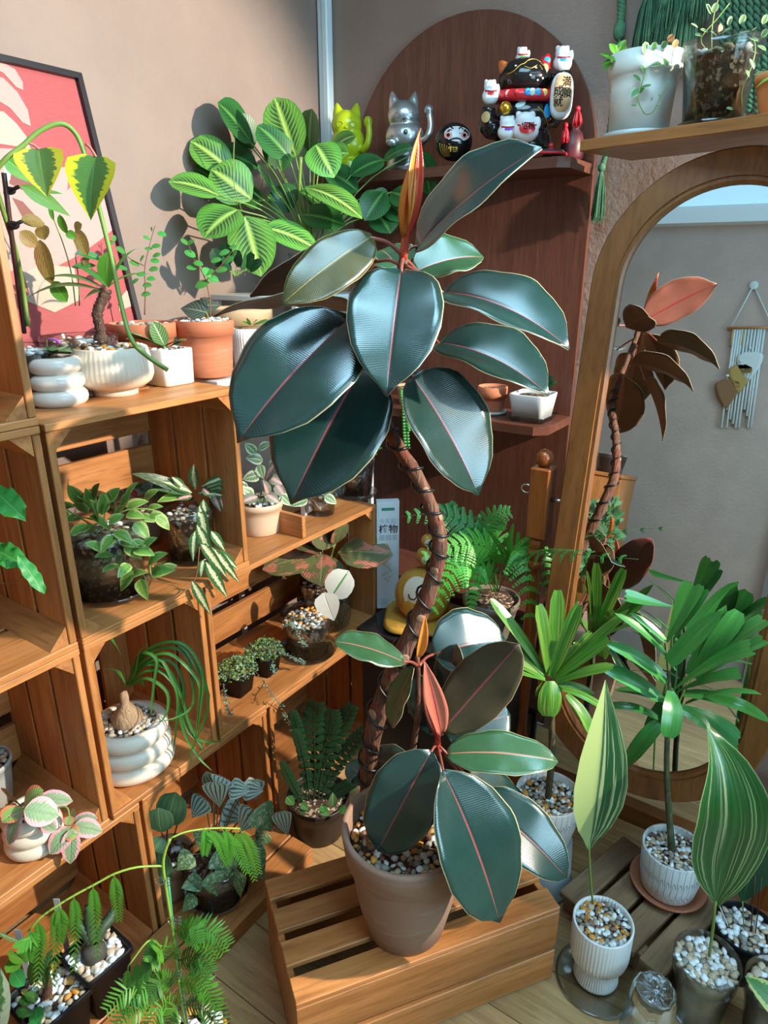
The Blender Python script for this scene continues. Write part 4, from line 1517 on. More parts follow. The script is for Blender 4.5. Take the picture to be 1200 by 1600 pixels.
for (bx, by, tx, ty, w_, mt) in ((164, 452, 70, 436, 16, G_YEDGE), (160, 455, 40, 468, 18, G_YEDGE), (167, 448, 112, 415, 16, G_MID), (168, 448, 172, 392, 34, G_BRIGHT), (170, 450, 215, 388, 10, G_BRIGHT), (165, 455, 130, 470, 22, G_BRIGHT), (168, 450, 240, 430, 8, G_BRIGHT)):
    pleaf(t6, (bx, by, h), (tx, ty, h + .01), w_, (0, .75, .6), mt, 'lance', .14, .15, n=11)

# ---- cream ring pot with a small pink flower
c, rb = pot_c(95, 638, L3, 78)
t7 = thing('flowering_plant', 'small fuzzy plant with one purple flower in a glossy cream ring pot', 'plant', (c.x, c.y, L3))
m = mpp(c)
hb_ = ZP(93, 556, c) - L3
part(t7, 'pot', lathe(ring_pot_prof(44 * m, hb_), (c.x, c.y, L3), 48), plain('gloss_cream', (.76, .70, .62), .12))
soil_disc(t7, c, 32 * m, L3 + hb_ - .006)
h = hd(c)
rnd = random.Random(5)
for k in range(14):
    a = 2 * PI * k / 14 + rnd.uniform(-.2, .2)
    L = rnd.uniform(20, 34)
    pleaf(t7, (85, 553, h), (85 + L * math.cos(a) * 1.1, 552 - abs(L * math.sin(a)) * .35 + (4 if math.sin(a) < 0 else 0), h + .03 * math.sin(a)), 16, (0, .9, .4), G_SILV if k % 3 else G_MID, 'oval', .08, .1, n=7)
vine(t7, [(78, 550, h), (73, 538, h), (74, 530, h)], .001, n=8)
part(t7, 'flower', tube(spline([HD(74, 529, h), HD(86, 531, h - .004), HD(94, 536, h - .008)], 8), [.0012, .0014, .0016, .002, .0026, .003, .0034, .003], 8), plain('purple_petal', (.45, .10, .55), .5))

# ---- clear pots at the back with the arching vine and the striped leaves
G_TWO = leafm('leaf_two_tone', (.09, .20, .045), vein=(.16, .27, .08), rough=.35, pat='margin', c2=(.62, .58, .03), mid=.015, trans=.2, hk=8)
c = AX(42, 560, -1.17)
c = Vector((c.x, c.y, L3))
t4 = thing('arching_vine', 'thick arching vine with yellow-edged leaves tied to a dark stake', 'plant', c)
clear_pot(t4, c, L3, .040, .050, .10)
gravel(t4, c, .043, L3 + .088, .007, ['white', 'beige'], 50, 3)
h = hd(c)
stk = spline([HD(38, 520, h), HD(22, 400, h - .05), HD(6, 270, h - .07)], 8)
part(t4, 'stake', tube(stk, .0038, 8), plain('dark_stake', (.045, .016, .014), .4))
vine(t4, [(44, 510, h), (36, 450, h), (24, 390, h - .04), (2, 320, h - .07), (-8, 275, h - .09), (10, 247, h - .10), (35, 228, h - .10), (60, 206, h - .10), (92, 193, h - .10), (115, 205, h - .10), (132, 240, h - .11), (152, 315, h - .12), (172, 395, h - .14), (188, 470, h - .16), (205, 530, h - .20), (232, 558, h - .21), (262, 578, h - .22)], .0036, n=70, seg=9)
for (x, y, s) in ((15, 298, 1), (20, 352, 1.1)):
    part(t4, 'plant_tie', join([ellip(HD(x, y, h - .065), RT * .010 * s, HF * .006, Vector((0, 0, .006 * s)), 8, 6), tube([HD(x - 8, y + 4, h - .06), HD(x + 14, y - 6, h - .08)], .0028, 6)]), M_WIRE)
o = pleaf(t4, (61, 233, h - .10), (74, 308, h - .12), 74, (.15, .05, .98), G_TWO, 'heart', .05, .25, stem=(45, 224, h - .10), sm=M_STEMP, sr=.002, n=11, nv=8)
pleaf(t4, (150, 245, h - .12), (142, 344, h - .13), 84, (-.1, .05, .98), G_TWO, 'heart', .05, .25, stem=(134, 225, h - .11), sm=M_STEMP, sr=.002, n=11, nv=8)
for (bx, by, tx, ty, w_) in ((22, 240, 62, 290, 34), (5, 245, 58, 288, 30), (33, 290, 110, 338, 26), (28, 238, 62, 262, 16), (70, 300, 98, 303, 8)):
    pleaf(t4, (bx, by, h), (tx, ty, h), w_, (-.2, .3, .9), G_BRIGHT, 'lance', .05, .15)

c = AX(128, 560, -1.20)
c = Vector((c.x, c.y, L3))
t5 = thing('striped_leaf_plant', 'thin-stemmed plant with red-striped leaves in a wide clear pot', 'plant', c)
clear_pot(t5, c, L3, .052, .066, .105, mat=M_CLEAR)
gravel(t5, c, .056, L3 + .092, .008, ['white', 'beige', 'brown'], 70, 4)
h = hd(c)
G_RSTR = leafm('leaf_red_striped', (.27, .33, .05), vein=(.36, .09, .05), rough=.5, mid=.03, pat='pinkbands', hk=7, hs=2.2, c2=(.30, .15, .06), c3=(.32, .10, .06), trans=.25)
vine(t5, [(118, 478, h), (112, 430, h), (100, 385, h), (85, 345, h), (75, 315, h), (62, 280, h), (40, 245, h)], .0011, n=26)
vine(t5, [(124, 478, h), (123, 440, h), (118, 400, h)], .0011, n=10)
for (bx, by, tx, ty, w_, mt) in ((70, 350, 32, 345, 26, G_RSTR), (66, 352, 70, 375, 24, G_RSTR), (58, 385, 30, 362, 24, G_RSTR), (62, 375, 82, 445, 28, G_RSTR), (118, 362, 128, 350, 20, G_RSTR), (120, 358, 137, 400, 22, G_RSTR), (104, 365, 93, 335, 14, G_BRIGHT), (104, 362, 118, 373, 14, G_BRIGHT), (138, 400, 132, 415, 12, G_RSTR), (160, 405, 120, 395, 14, G_MID), (150, 415, 112, 418, 12, G_MID), (82, 440, 105, 472, 24, G_BRIGHT), (78, 320, 84, 345, 8, G_BRIGHT)):
    pleaf(t5, (bx, by, h - .02), (tx, ty, h - .03), w_, (-.1, .2, .95), mt, 'oval', .05, .2, n=9, nv=4)

# ---- small white ribbed pot behind the rubber leaf
c = AX(392, 560, -1.16)
c = Vector((c.x, c.y, 1.154))
t11 = thing('seedling_pot', 'small green seedling in a ribbed white pot behind the rubber leaves', 'plant', c)
hb_ = ZP(392, 512, c) - c.z
part(t11, 'pot', lathe(pot_prof(.036, .042, hb_, .004), c, 160, ribs=40, amp=.0006, zr=(.008, hb_ - .006)), M_WHITE)
soil_disc(t11, c, .037, c.z + hb_ - .008)
h = hd(c)
for (bx, by, tx, ty) in ((392, 508, 378, 503), (394, 508, 402, 500), (396, 508, 412, 504), (390, 508, 386, 497), (398, 508, 420, 500)):
    pleaf(t11, (bx, by, h - .02), (tx, ty, h - .03), 10, (0, .7, .7), G_BRIGHT, 'round', .05, .1, n=6)

# ------------------------------------------------------------------ second tier
Z2 = L2 + TH
# hoya in the big clear pot
c, rb = pot_c(178, 946, Z2, 100)
t12 = thing('trailing_hoya', 'trailing waxy-leaved hoya in a big clear pot full of dark soil', 'plant', (c.x, c.y, Z2 + .002))
hb_ = ZP(165, 815, c) - Z2
clear_pot(t12, c, Z2 + .002, rb, rb * 1.25, hb_, .80, lip=False)
gravel(t12, c, rb * 1.08, Z2 + hb_ * .82, .008, ['white', 'grey', 'beige'], 110, 4)
saucer_thing('clear saucer under the big hoya pot', c, Z2 + .0003, rb * 1.22)
h = hd(c)
G_HOYA = leafm('leaf_hoya', (.15, .33, .055), vein=(.26, .42, .12), rough=.35, mid=.03, trans=.2, pat='margin', c2=(.40, .50, .16), var=.2)
vines = [[(165, 830), (185, 835), (205, 870), (225, 900), (232, 920)], [(190, 825), (215, 840), (232, 862), (235, 895), (240, 905)], [(160, 830), (135, 815), (110, 800), (95, 790)], [(170, 828), (190, 800), (225, 795), (250, 800)], [(150, 830), (160, 850), (170, 880), (190, 900), (195, 915)], [(160, 825), (140, 790), (120, 775)], [(175, 822), (180, 790), (170, 770)]]
rnd = random.Random(21)
for vi, vn in enumerate(vines):
    dhs = -.05 if vi in (0, 1, 4) else (-.02 if vi != 3 else .0)
    vine(t12, [(x, y, h + dhs * (i / (len(vn) - 1))) for i, (x, y) in enumerate(vn)], .0016, n=16)
spots = [(150, 770, 1.2), (120, 775, 2.2), (105, 790, 2.8), (180, 812, .5), (212, 790, .3), (240, 795, .2), (228, 810, -.4), (252, 815, -.8), (148, 800, 2), (135, 812, 3), (160, 790, 1.6), (175, 775, .8), (195, 782, .9), (210, 806, -.2),
         (115, 812, 3.4), (128, 828, 3.6), (145, 830, 4.2), (190, 838, -.6), (172, 848, 4), (200, 850, -.3), (212, 850, .2), (178, 872, 3.6), (165, 868, 3.3), (195, 890, 4), (150, 855, 2.8), (205, 862, -.6), (222, 862, -.3), (178, 888, 3.5), (215, 898, .2), (200, 905, 4.2), (224, 918, -1.2), (252, 893, .1), (262, 888, .3), (244, 875, .5), (232, 850, .6), (98, 802, 2.4), (140, 782, 1.9), (168, 802, 1.2), (188, 800, .8), (235, 775, .6), (220, 828, -.9), (158, 818, 2.6), (130, 795, 2.5), (205, 772, 1.0), (112, 768, 1.8), (245, 808, -.1)]
for (x, y, a) in spots:
    L = rnd.uniform(25, 38)
    dh = -.075 if y > 830 else rnd.uniform(-.06, .05)
    pleaf(t12, (x - L * .4 * math.cos(a), y + L * .4 * math.sin(a), h + dh), (x + L * .6 * math.cos(a), y - L * .6 * math.sin(a), h + dh - rnd.uniform(0, .03)), L * .62, (rnd.uniform(-.5, .5), rnd.uniform(.2, .8), .7), G_HOYA, 'ovate', .1, .2, n=7)

# speckled plant at the back with pale stones
c = AZ(225, 850, Z2)
c = away(c, .03)
t13 = thing('speckled_leaf_plant', 'long speckled leaves in a small pale pot behind the hoya', 'plant', (c.x, c.y, Z2))
hb_ = ZP(205, 792, c) - Z2
part(t13, 'pot', lathe(pot_prof(.040, .050, hb_, .004), (c.x, c.y, Z2), 32), plain('pale_plastic', (.55, .50, .44), .4))
soil_disc(t13, c, .045, Z2 + hb_ - .006)
pebbles(t13, c, .043, Z2 + hb_ + .0, .009, ['white', 'beige', 'brown'], 30, 3)
h = hd(c)
G_SPECK = leafm('leaf_speckled', (.06, .10, .05), vein=(.12, .17, .09), rough=.4, mid=.03, pat='blotch', c2=(.16, .22, .13), c3=None)
for (bx, by, tx, ty, w_) in ((200, 770, 145, 722, 22), (230, 765, 185, 748, 20), (235, 772, 200, 735, 24), (240, 775, 270, 745, 30), (225, 775, 270, 770, 22)):
    pleaf(t13, (bx, by, h), (tx, ty, h), w_, (.1, .6, .75), G_SPECK, 'lance', .08, .2)
pleaf(t13, (215, 775, h), (202, 766, h), 10, (0, .3, .9), M_BUDR, 'lance', .05, .2)
part(t13, 'support_hook', tube(spline([HD(203, 780, h), HD(203, 730, h), HD(205, 726, h), HD(207, 730, h)], 10), .0016, 6), M_CLEAR2)

# cream and pink striped hoya
c, rb = pot_c(303, 884, Z2, 66)
t14 = thing('variegated_hoya', 'narrow cream and pink variegated hoya hanging from a clear pot', 'plant', (c.x, c.y, Z2 + .002))
hb_ = ZP(303, 792, c) - Z2
clear_pot(t14, c, Z2 + .002, rb, rb * 1.18, hb_, .84)
gravel(t14, c, rb * 1.0, Z2 + hb_ * .86, .0075, ['white', 'grey', 'beige'], 70, 5)
saucer_thing('clear saucer under the variegated hoya pot', c, Z2 + .0003, rb * 1.22)
h = hd(c)
G_VARH = leafm('leaf_cream_centre', (.045, .13, .04), vein=None, rough=.38, pat='centre', c2=(.60, .62, .36), c3=(.72, .72, .52), trans=.15)
G_VARP = leafm('leaf_pink_centre', (.06, .12, .05), vein=None, rough=.38, pat='centre', c2=(.62, .30, .28), c3=(.70, .42, .38), trans=.15)
for (bx, by, tx, ty, w_, mt) in (
        (305, 765, 303, 725, 18, G_VARH), (315, 760, 380, 742, 14, G_VARH), (318, 765, 378, 748, 14, G_VARH), (320, 768, 372, 760, 14, G_VARH), (300, 770, 250, 752, 16, G_VARH), (295, 770, 205, 740, 20, G_SPECK), (298, 772, 240, 765, 15, G_VARH),
        (318, 780, 325, 835, 16, G_VARH), (312, 790, 328, 860, 18, G_VARH), (310, 800, 318, 815, 14, G_VARH), (308, 820, 334, 876, 17, G_VARH), (305, 830, 302, 878, 15, G_VARH), (312, 845, 356, 905, 17, G_VARH), (330, 855, 375, 912, 17, G_VARH), (330, 830, 352, 862, 15, G_VARH), (322, 878, 356, 935, 18, G_VARH),
        (340, 862, 372, 890, 16, G_VARH), (300, 908, 330, 962, 16, G_VARH), (318, 875, 314, 902, 15, G_VARH), (330, 765, 345, 800, 14, G_VARP), (345, 760, 348, 795, 14, G_VARP), (300, 775, 275, 782, 16, G_VARP), (352, 765, 355, 815, 14, G_VARH), (364, 768, 368, 806, 15, G_VARP), (318, 762, 330, 778, 14, G_VARP), (290, 765, 268, 745, 14, G_VARH), (285, 775, 245, 785, 16, G_HOYA), (310, 770, 350, 775, 12, G_VARH)):
    dh = -.05 if by > 785 else 0
    q0, q1 = h + dh, h + dh - .015
    if by > 785:
        q0, q1 = min(q0, hd(AX(bx, by, -.985))), min(q1, hd(AX(tx, ty, -.982)))
    pleaf(t14, (bx, by, q0), (tx, ty, q1), w_, (0, .45, .9), mt, 'lance', .10, .15)
vine(t14, [(310, 790, h), (318, 800, h - .05), (312, 850, min(h - .06, hd(AX(312, 850, -.988)))), (305, 905, hd(AX(305, 905, -.986))), (280, 930, hd(AX(280, 930, -.986))), (274, 934, hd(AX(274, 934, -.986)))], .0011, M_STEMR, n=20)
vine(t14, [(315, 770, h), (345, 755, h), (380, 790, h - .02)], .0011, M_STEMP, n=12)

# beige pot
c, rb = pot_c(408, 840, L2, 60)
t15 = thing('variegated_creeper', 'grey-green and pink variegated creeper in a beige pot', 'plant', (c.x, c.y, L2))
hb_ = ZP(408, 781, c) - L2
m = mpp(c)
part(t15, 'pot', lathe(pot_prof(rb, 36.5 * m, hb_, .004, .002, hb_ * .2), (c.x, c.y, L2), 36), plain('beige_plastic', (.62, .44, .30), .5))
soil_disc(t15, c, 33 * m, L2 + hb_ - .006)
gravel(t15, c, 31 * m, L2 + hb_ - .002, .006, ['white', 'brown'], 45, 3)
h = hd(c)
G_CREEP = leafm('leaf_creeper', (.10, .19, .075), vein=(.50, .52, .38), rough=.45, mid=.06, pat='margin', c2=(.46, .50, .32), c3=(.55, .40, .34), var=.2, herr=1, hk=6, hs=1.4, hamt=.4)
G_CREEPP = leafm('leaf_creeper_pink', (.15, .15, .10), vein=(.55, .30, .30), rough=.45, mid=.12, pat='centre', c2=(.34, .24, .20), c3=(.60, .32, .34), var=.2)


def creeper(t, spots, h, seed, w0=24):
    rnd = random.Random(seed)
    for (x, y, a, k) in spots:
        L = rnd.uniform(.9, 1.2) * w0
        dh = rnd.uniform(-.05, .03)
        pleaf(t, (x - L * .4 * math.cos(a), y + L * .4 * math.sin(a), h + dh), (x + L * .6 * math.cos(a), y - L * .6 * math.sin(a), h + dh - .01), L * .72, (rnd.uniform(-.4, .4), rnd.uniform(.1, .6), .85), G_CREEPP if k else G_CREEP, 'ovate', .08, .12, n=7)


vine(t15, [(405, 782, h), (412, 755, h), (408, 725, h), (402, 700, h)], .0016, n=12)
creeper(t15, [(393, 702, 2.4, 0), (412, 698, .4, 0), (400, 718, 3, 0), (408, 735, 5, 0), (395, 745, 3.4, 0), (428, 725, .5, 0), (420, 740, 1, 1), (430, 750, -.5, 1), (438, 765, -1, 1), (415, 765, 2, 1), (398, 790, 4.3, 0), (405, 800, 5, 0), (418, 795, 5.5, 0), (388, 770, 2.6, 0), (425, 778, -.6, 1), (445, 780, -.8, 0), (392, 780, 3.5, 1), (410, 785, 4.6, 0), (380, 760, 2.8, 0), (432, 708, 1.0, 0)], h, 4)

# its neighbour in a clear pot
c, rb = pot_c(503, 808, L2, 40)
t16 = thing('variegated_creeper', 'variegated creeper in a small clear pot half hidden by a rubber leaf', 'plant', (c.x, c.y, L2))
hb_ = ZP(503, 765, c) - L2
clear_pot(t16, c, L2, rb, rb * 1.15, hb_, .8, lip=False)
h = hd(c)
creeper(t16, [(490, 778, 4, 1), (500, 785, 4.8, 1), (512, 768, .3, 0), (520, 760, .8, 0), (478, 770, 3.2, 1), (505, 762, 1.5, 0), (485, 790, 4.4, 1), (515, 780, -.6, 0), (470, 785, 3.5, 0)], h - .03, 6, 24)

# clear pot with gravelly mix at the end of the shelf
c, rb = pot_c(557, 781, L2, 46)
t17 = thing('leafy_seedling', 'bright seedling in a clear pot of brown bark at the crate end', 'plant', (c.x, c.y, L2 + .002))
hb_ = ZP(557, 712, c) - L2
clear_pot(t17, c, L2 + .002, rb, rb * 1.3, hb_, .85, lip=False)
pebbles(t17, c, rb * 1.1, L2 + hb_ * .88, .007, ['beige', 'amber', 'beige'], 35, 2)
saucer_thing('clear saucer at the crate end beside the white box', c, L2 + .0003, rb * 1.4)
h = hd(c)
for (bx, by, tx, ty, w_) in ((560, 715, 548, 722, 22), (565, 708, 592, 692, 14), (565, 712, 598, 700, 12), (560, 708, 575, 690, 14), (568, 714, 590, 710, 12), (556, 712, 545, 700, 16)):
    pleaf(t17, (bx, by, h), (tx, ty, h - .02), w_, (.1, .6, .75), G_BRIGHT, 'oval', .1, .15, n=7, stem=(560, 722, h))

# ------------------------------------------------------------------ inside the lower crate
Z1 = L1 + TH
G_BAND = leafm('leaf_pink_band', (.065, .075, .025), vein=(.20, .22, .09), rough=.42, mid=.02, herr=1, hk=12, hs=2.4, hamt=.5, pat='pinkbands', c2=(.105, .115, .045), c3=(.55, .13, .11), var=.15)
c, rb = pot_c(512, 990, Z1, 70)
c = Vector((c.x, c.y, Z1))
t18 = thing('pink_banded_plant', 'broad olive leaves with pink bands in a clear pot inside the crate', 'plant', c)
hb_ = ZP(512, 905, c) - Z1
clear_pot(t18, c, Z1, rb, rb * 1.2, hb_, .86, lip=False)
gravel(t18, c, rb * 1.0, Z1 + hb_ * .88, .007, ['brown', 'beige'], 50, 3)
h = hd(c)
for (bx, by, tx, ty, w_, N) in ((530, 862, 614, 868, 62, (.1, .55, .8)), (498, 868, 410, 890, 56, (-.15, .55, .8)), (505, 866, 500, 915, 74, (0, .4, .9)), (522, 852, 488, 820, 46, (-.3, .5, .8)), (524, 850, 535, 815, 34, (.6, .2, .8)), (500, 862, 450, 850, 44, (-.1, .8, .5))):
    pleaf(t18, (bx, by, h - .02), (tx, ty, h - .05), w_, N, G_BAND, 'oval', .06, .05, stem=(512, 905, h), n=11, nv=8, sr=.002)

c, rb = pot_c(482, 1034, Z1, 62)
c = Vector((c.x, c.y, Z1 + .002))
t19 = thing('white_leaf_plant', 'two white leaves over a clear pot topped with pale stones', 'plant', c)
hb_ = ZP(480, 958, c) - Z1
clear_pot(t19, c, Z1 + .002, rb, rb * 1.28, hb_, .82, lip=False)
pebbles(t19, c, rb * 1.08, Z1 + hb_ * .86, .0075, ['white', 'beige', 'beige', 'amber', 'white'], 70, 2)
saucer_thing('clear saucer under the white-leaved plant', c, Z1 + .0003, rb * 1.5)
h = hd(c)
G_WHITE = leafm('leaf_white', (.70, .66, .58), vein=(.10, .28, .07), rough=.5, mid=.05, herr=0, hk=10, veinbump=.5, trans=.15, var=.08)
G_WHITE2 = leafm('leaf_white_plain', (.70, .66, .58), vein=(.60, .58, .48), rough=.5, mid=.03, hk=10, veinbump=.5, trans=.15, var=.08)
pleaf(t19, (518, 932, h - .03), (545, 892, h - .03), 46, (.1, .3, .9), G_WHITE, 'round', .06, .1, stem=(505, 958, h), n=9, nv=6)
pleaf(t19, (506, 926, h - .05), (522, 970, h - .06), 40, (-.2, .4, .9), G_WHITE2, 'ovate', .08, .1, stem=(505, 958, h), n=9, nv=6)

# two small black square pots with creeping moss fern
G_MOSS = plain('moss_green', (.14, .24, .055), .6, var=.4)
G_MOSS2 = plain('moss_blue', (.15, .27, .20), .6, var=.3)


def moss(t, c, r, z, n, seed, trails):
    rnd = random.Random(seed)
    gs, gs2 = [], []
    for _ in range(n):
        a, q = rnd.uniform(0, 6.28), math.sqrt(rnd.random()) * r * 1.05
        p = Vector((c[0] + q * math.cos(a), c[1] + q * math.sin(a), z + rnd.uniform(0, .036) * (1.25 - q / r)))
        s = rnd.uniform(.0022, .0045)
        N = Vector((rnd.uniform(-1, 1), rnd.uniform(-1, 1), 1)).normalized()
        d = Vector((rnd.uniform(-1, 1), rnd.uniform(-1, 1), rnd.uniform(-.3, .6))).normalized()
        (gs if rnd.random() < .7 else gs2).append(leafg(p, p + d * s * 2, N, s * 1.3, 'round', .1, 4, 2))
    for tr_ in trails:
        path = spline([HD(*q) for q in tr_], 22)
        part(t, 'trailing_stem', tube(path, .0008, 5), M_STEMR)
        for i in range(3, 22):
            for k in range(5):
                p = path[i] + Vector((rnd.uniform(-1, 1), rnd.uniform(-1, 1), rnd.uniform(-.6, 1))) * .005
                d = Vector((rnd.uniform(-1, 1), rnd.uniform(-1, 1), rnd.uniform(-.5, .6))).normalized()
                gs2.append(leafg(p, p + d * .006, Vector((0, 0, 1)), .004, 'round', .1, 4, 2))
    part(t, 'foliage', join(gs), G_MOSS, kind='stuff')
    part(t, 'foliage_tips', join(gs2), G_MOSS2, kind='stuff')


for (px, py, lab, trails, sd) in ((374, 1096, 'small black square pot of moss fern next to the crate side', [[(352, 1050), (350, 1075), (356, 1105), (362, 1118)]], 1), (416, 1064, 'small black square pot of moss fern with trailing stems', [[(425, 1010), (440, 1020), (462, 1030), (474, 1036)], [(420, 1015), (425, 1040), (430, 1052)], [(395, 1045), (410, 1062), (425, 1085), (440, 1105), (455, 1135), (462, 1150)], [(438, 985), (455, 975), (470, 1000), (480, 1010)]], 2)):
    p_ = AZ(px, py, Z1)
    c = away(p_, .045)
    c = Vector((c.x, c.y, Z1))
    t20 = thing('moss_fern_pot', lab, 'plant', c)
    ro = .12
    hq = .058
    part(t20, 'pot', lathe([(0, 0), (.026, 0), (.033, hq - .006), (.036, hq - .005), (.036, hq), (.033, hq), (.031, hq * .6), (0, hq * .6)], c, 40, 10.0, ro), M_BLACKP)
    part(t20, 'soil', lathe([(0, hq * .62), (.029, hq * .62), (.0305, hq - .006), (0, hq - .003)], c, 28, 10.0, ro), M_SOIL)
    pebbles(t20, c, .030, c.z + hq - .003, .006, ['white', 'beige', 'amber', 'beige'], 30, sd, 8, ro)
    h = hd(c)
    moss(t20, c, .047, c.z + hq, 760, sd, [[(x, y, h - .03 if y < 1082 else min(h - .03, hd(AX(x, y, -.984)))) for x, y in tr_] for tr_ in trails])

# ------------------------------------------------------------------ ponytail palm in the narrow crate
c, rb = pot_c(214, 1217, Z1, 84)
c = Vector((c.x, c.y, Z1))
t22 = thing('ponytail_palm', 'ponytail palm with a swollen base in a cream ring pot', 'plant', c)
m = mpp(c)
hb_ = ZP(208, 1122, c) - Z1
part(t22, 'pot', lathe(ring_pot_prof(63 * m, hb_, 3, .009), c, 56), M_CREAM)
soil_disc(t22, c, 50 * m, Z1 + hb_ - .012)
pebbles(t22, c, 46 * m, Z1 + hb_ - .008, .0072, ['white', 'beige', 'beige', 'grey'], 75, 12, hole=.35)
h = hd(c)
b0 = Vector((c.x, c.y, Z1 + hb_ - .012))
bulb = lathe([(0, 0), (.027, .0), (.031, .012), (.029, .024), (.020, .038), (.011, .048), (.0085, .056), (.009, .066), (.0075, .078), (.0, .080)], b0, 24)
part(t22, 'swollen_base', bulb, bark_mat('ponytail_bark', (.33, .20, .11), (.46, .31, .18), (.38, .24, .14)))
G_PONY = leafm('leaf_ponytail', (.05, .17, .025), vein=(.09, .24, .05), rough=.4, mid=.08, trans=.15)
top = b0 + Vector((0, 0, .074))
tops = (198, 1080)
for pts in ([(200, 1075), (195, 1040), (180, 1005), (155, 980)], [(198, 1070), (185, 1050), (160, 1045)], [(202, 1072), (220, 1065), (226, 1074)], [(202, 1070), (212, 1040), (235, 1015), (262, 1003), (285, 1010), (305, 1040), (325, 1080), (322, 1120), (300, 1170), (300, 1195)],
            [(202, 1070), (215, 1045), (240, 1025), (265, 1022), (290, 1040), (312, 1070), (310, 1110), (303, 1170)], [(202, 1070), (220, 1045), (250, 1030), (268, 1060), (278, 1090), (275, 1140), (270, 1180)], [(200, 1070), (210, 1035), (225, 1020), (245, 1030), (242, 1060), (238, 1095), (236, 1120)],
            [(204, 1072), (225, 1050), (252, 1050), (275, 1075), (280, 1110), (290, 1150), (312, 1185), (332, 1205)], [(200, 1070), (215, 1030), (245, 1008), (280, 1004), (305, 1025), (318, 1060), (315, 1100), (308, 1150)], [(204, 1072), (230, 1060), (260, 1080), (262, 1110), (250, 1130)],
            [(202, 1070), (222, 1030), (258, 1012), (290, 1022), (300, 1060), (302, 1100), (280, 1120), (238, 1130)], [(203, 1070), (230, 1035), (270, 1035), (288, 1075), (285, 1115), (300, 1150), (330, 1160), (352, 1153)], [(201, 1070), (212, 1050), (218, 1020), (232, 1005)], [(203, 1070), (225, 1040), (262, 1045), (283, 1085), (296, 1130), (316, 1168), (318, 1172)]):
    n_ = len(pts)
    P_ = [HD(x, y, h - .10 * (i / (n_ - 1)) ** 1.2 - .002) for i, (x, y) in enumerate(pts)]
    part(t22, 'leaf', ribbon(P_, .0068, V(-.1, .6, .8), 20, 'strap', 2, fold=.25), G_PONY)

# ------------------------------------------------------------------ pink-leaved plant and gravel pot
c, rb = pot_c(62, 1337, Z1, 62)
c = Vector((c.x, c.y, Z1))
t23 = thing('pink_fittonia', 'pink and green quilted leaves spilling from a cream ring pot', 'plant', c)
m = mpp(c)
hb_ = ZP(50, 1262, c) - Z1
part(t23, 'pot', lathe(ring_pot_prof(44 * m, hb_, 3, .006), c, 48), M_CREAM)
soil_disc(t23, c, 32 * m, Z1 + hb_ - .006)
h = hd(c)
G_PINK = leafm('leaf_pink_quilted', (.20, .30, .15), vein=(.30, .40, .22), rough=.55, mid=.02, herr=1, hk=8, hs=1.2, hamt=.4, pat='margin', c2=(.70, .33, .36), c3=(.62, .28, .26), veinbump=.6, var=.2)
G_PINKO = leafm('leaf_orange_quilted', (.22, .36, .10), vein=(.42, .20, .08), rough=.55, mid=.02, herr=1, hk=8, hs=1.2, hamt=.4, pat='margin', c2=(.62, .18, .09), c3=(.60, .12, .06), veinbump=.6, var=.2)
for (bx, by, tx, ty, w_, mt, dh) in ((35, 1262, 8, 1232, 40, G_PINK, .02), (38, 1258, 68, 1235, 36, G_PINKO, 0), (36, 1262, 4, 1285, 40, G_PINKO, -.02), (32, 1270, 14, 1320, 36, G_PINK, -.04), (38, 1265, 92, 1275, 46, G_PINK, -.05), (60, 1248, 114, 1252, 28, G_PINK, .0), (66, 1285, 88, 1298, 22, G_PINK, -.05), (110, 1275, 105, 1290, 18, G_PINKO, -.05), (116, 1290, 160, 1300, 30, G_PINK, -.04), (112, 1292, 78, 1335, 34, G_PINK, -.05), (112, 1295, 110, 1350, 28, G_PINK, -.06), (112, 1285, 152, 1278, 22, G_PINK, -.02), (106, 1300, 122, 1305, 24, G_PINKO, -.055), (112, 1282, 118, 1265, 16, G_PINKO, -.03)):
    pleaf(t23, (bx, by, h + dh), (tx, ty, h + dh - .015), w_, (random.Random(tx).uniform(-.3, .3), .65, .7), mt, 'oval', .10, .06, n=9, nv=6)
vine(t23, [(50, 1262, h), (85, 1262, h - .02), (105, 1262, h - .03), (110, 1290, h - .05)], .0016, n=12)

c = AZ(-2, 1262, Z1)
c = Vector((c.x - .03, c.y + .0, Z1))
t24 = thing('gravel_pot', 'pale grey pot of gravel at the picture edge beside the pink leaves', 'pot', c)
hb_ = ZP(0, 1180, c) - Z1
part(t24, 'pot', lathe(pot_prof(.040, .052, hb_, .004, .002, .012), c, 36), plain('grey_plastic', (.40, .41, .38), .5))
part(t24, 'soil', lathe([(0, 0), (.040, 0), (.0465, hb_ - .012), (0, hb_ - .01)], c + Vector((0, 0, .002)), 24), M_SOIL)
pebbles(t24, c, .045, Z1 + hb_ - .006, .008, ['grey', 'beige', 'grey'], 45, 3)

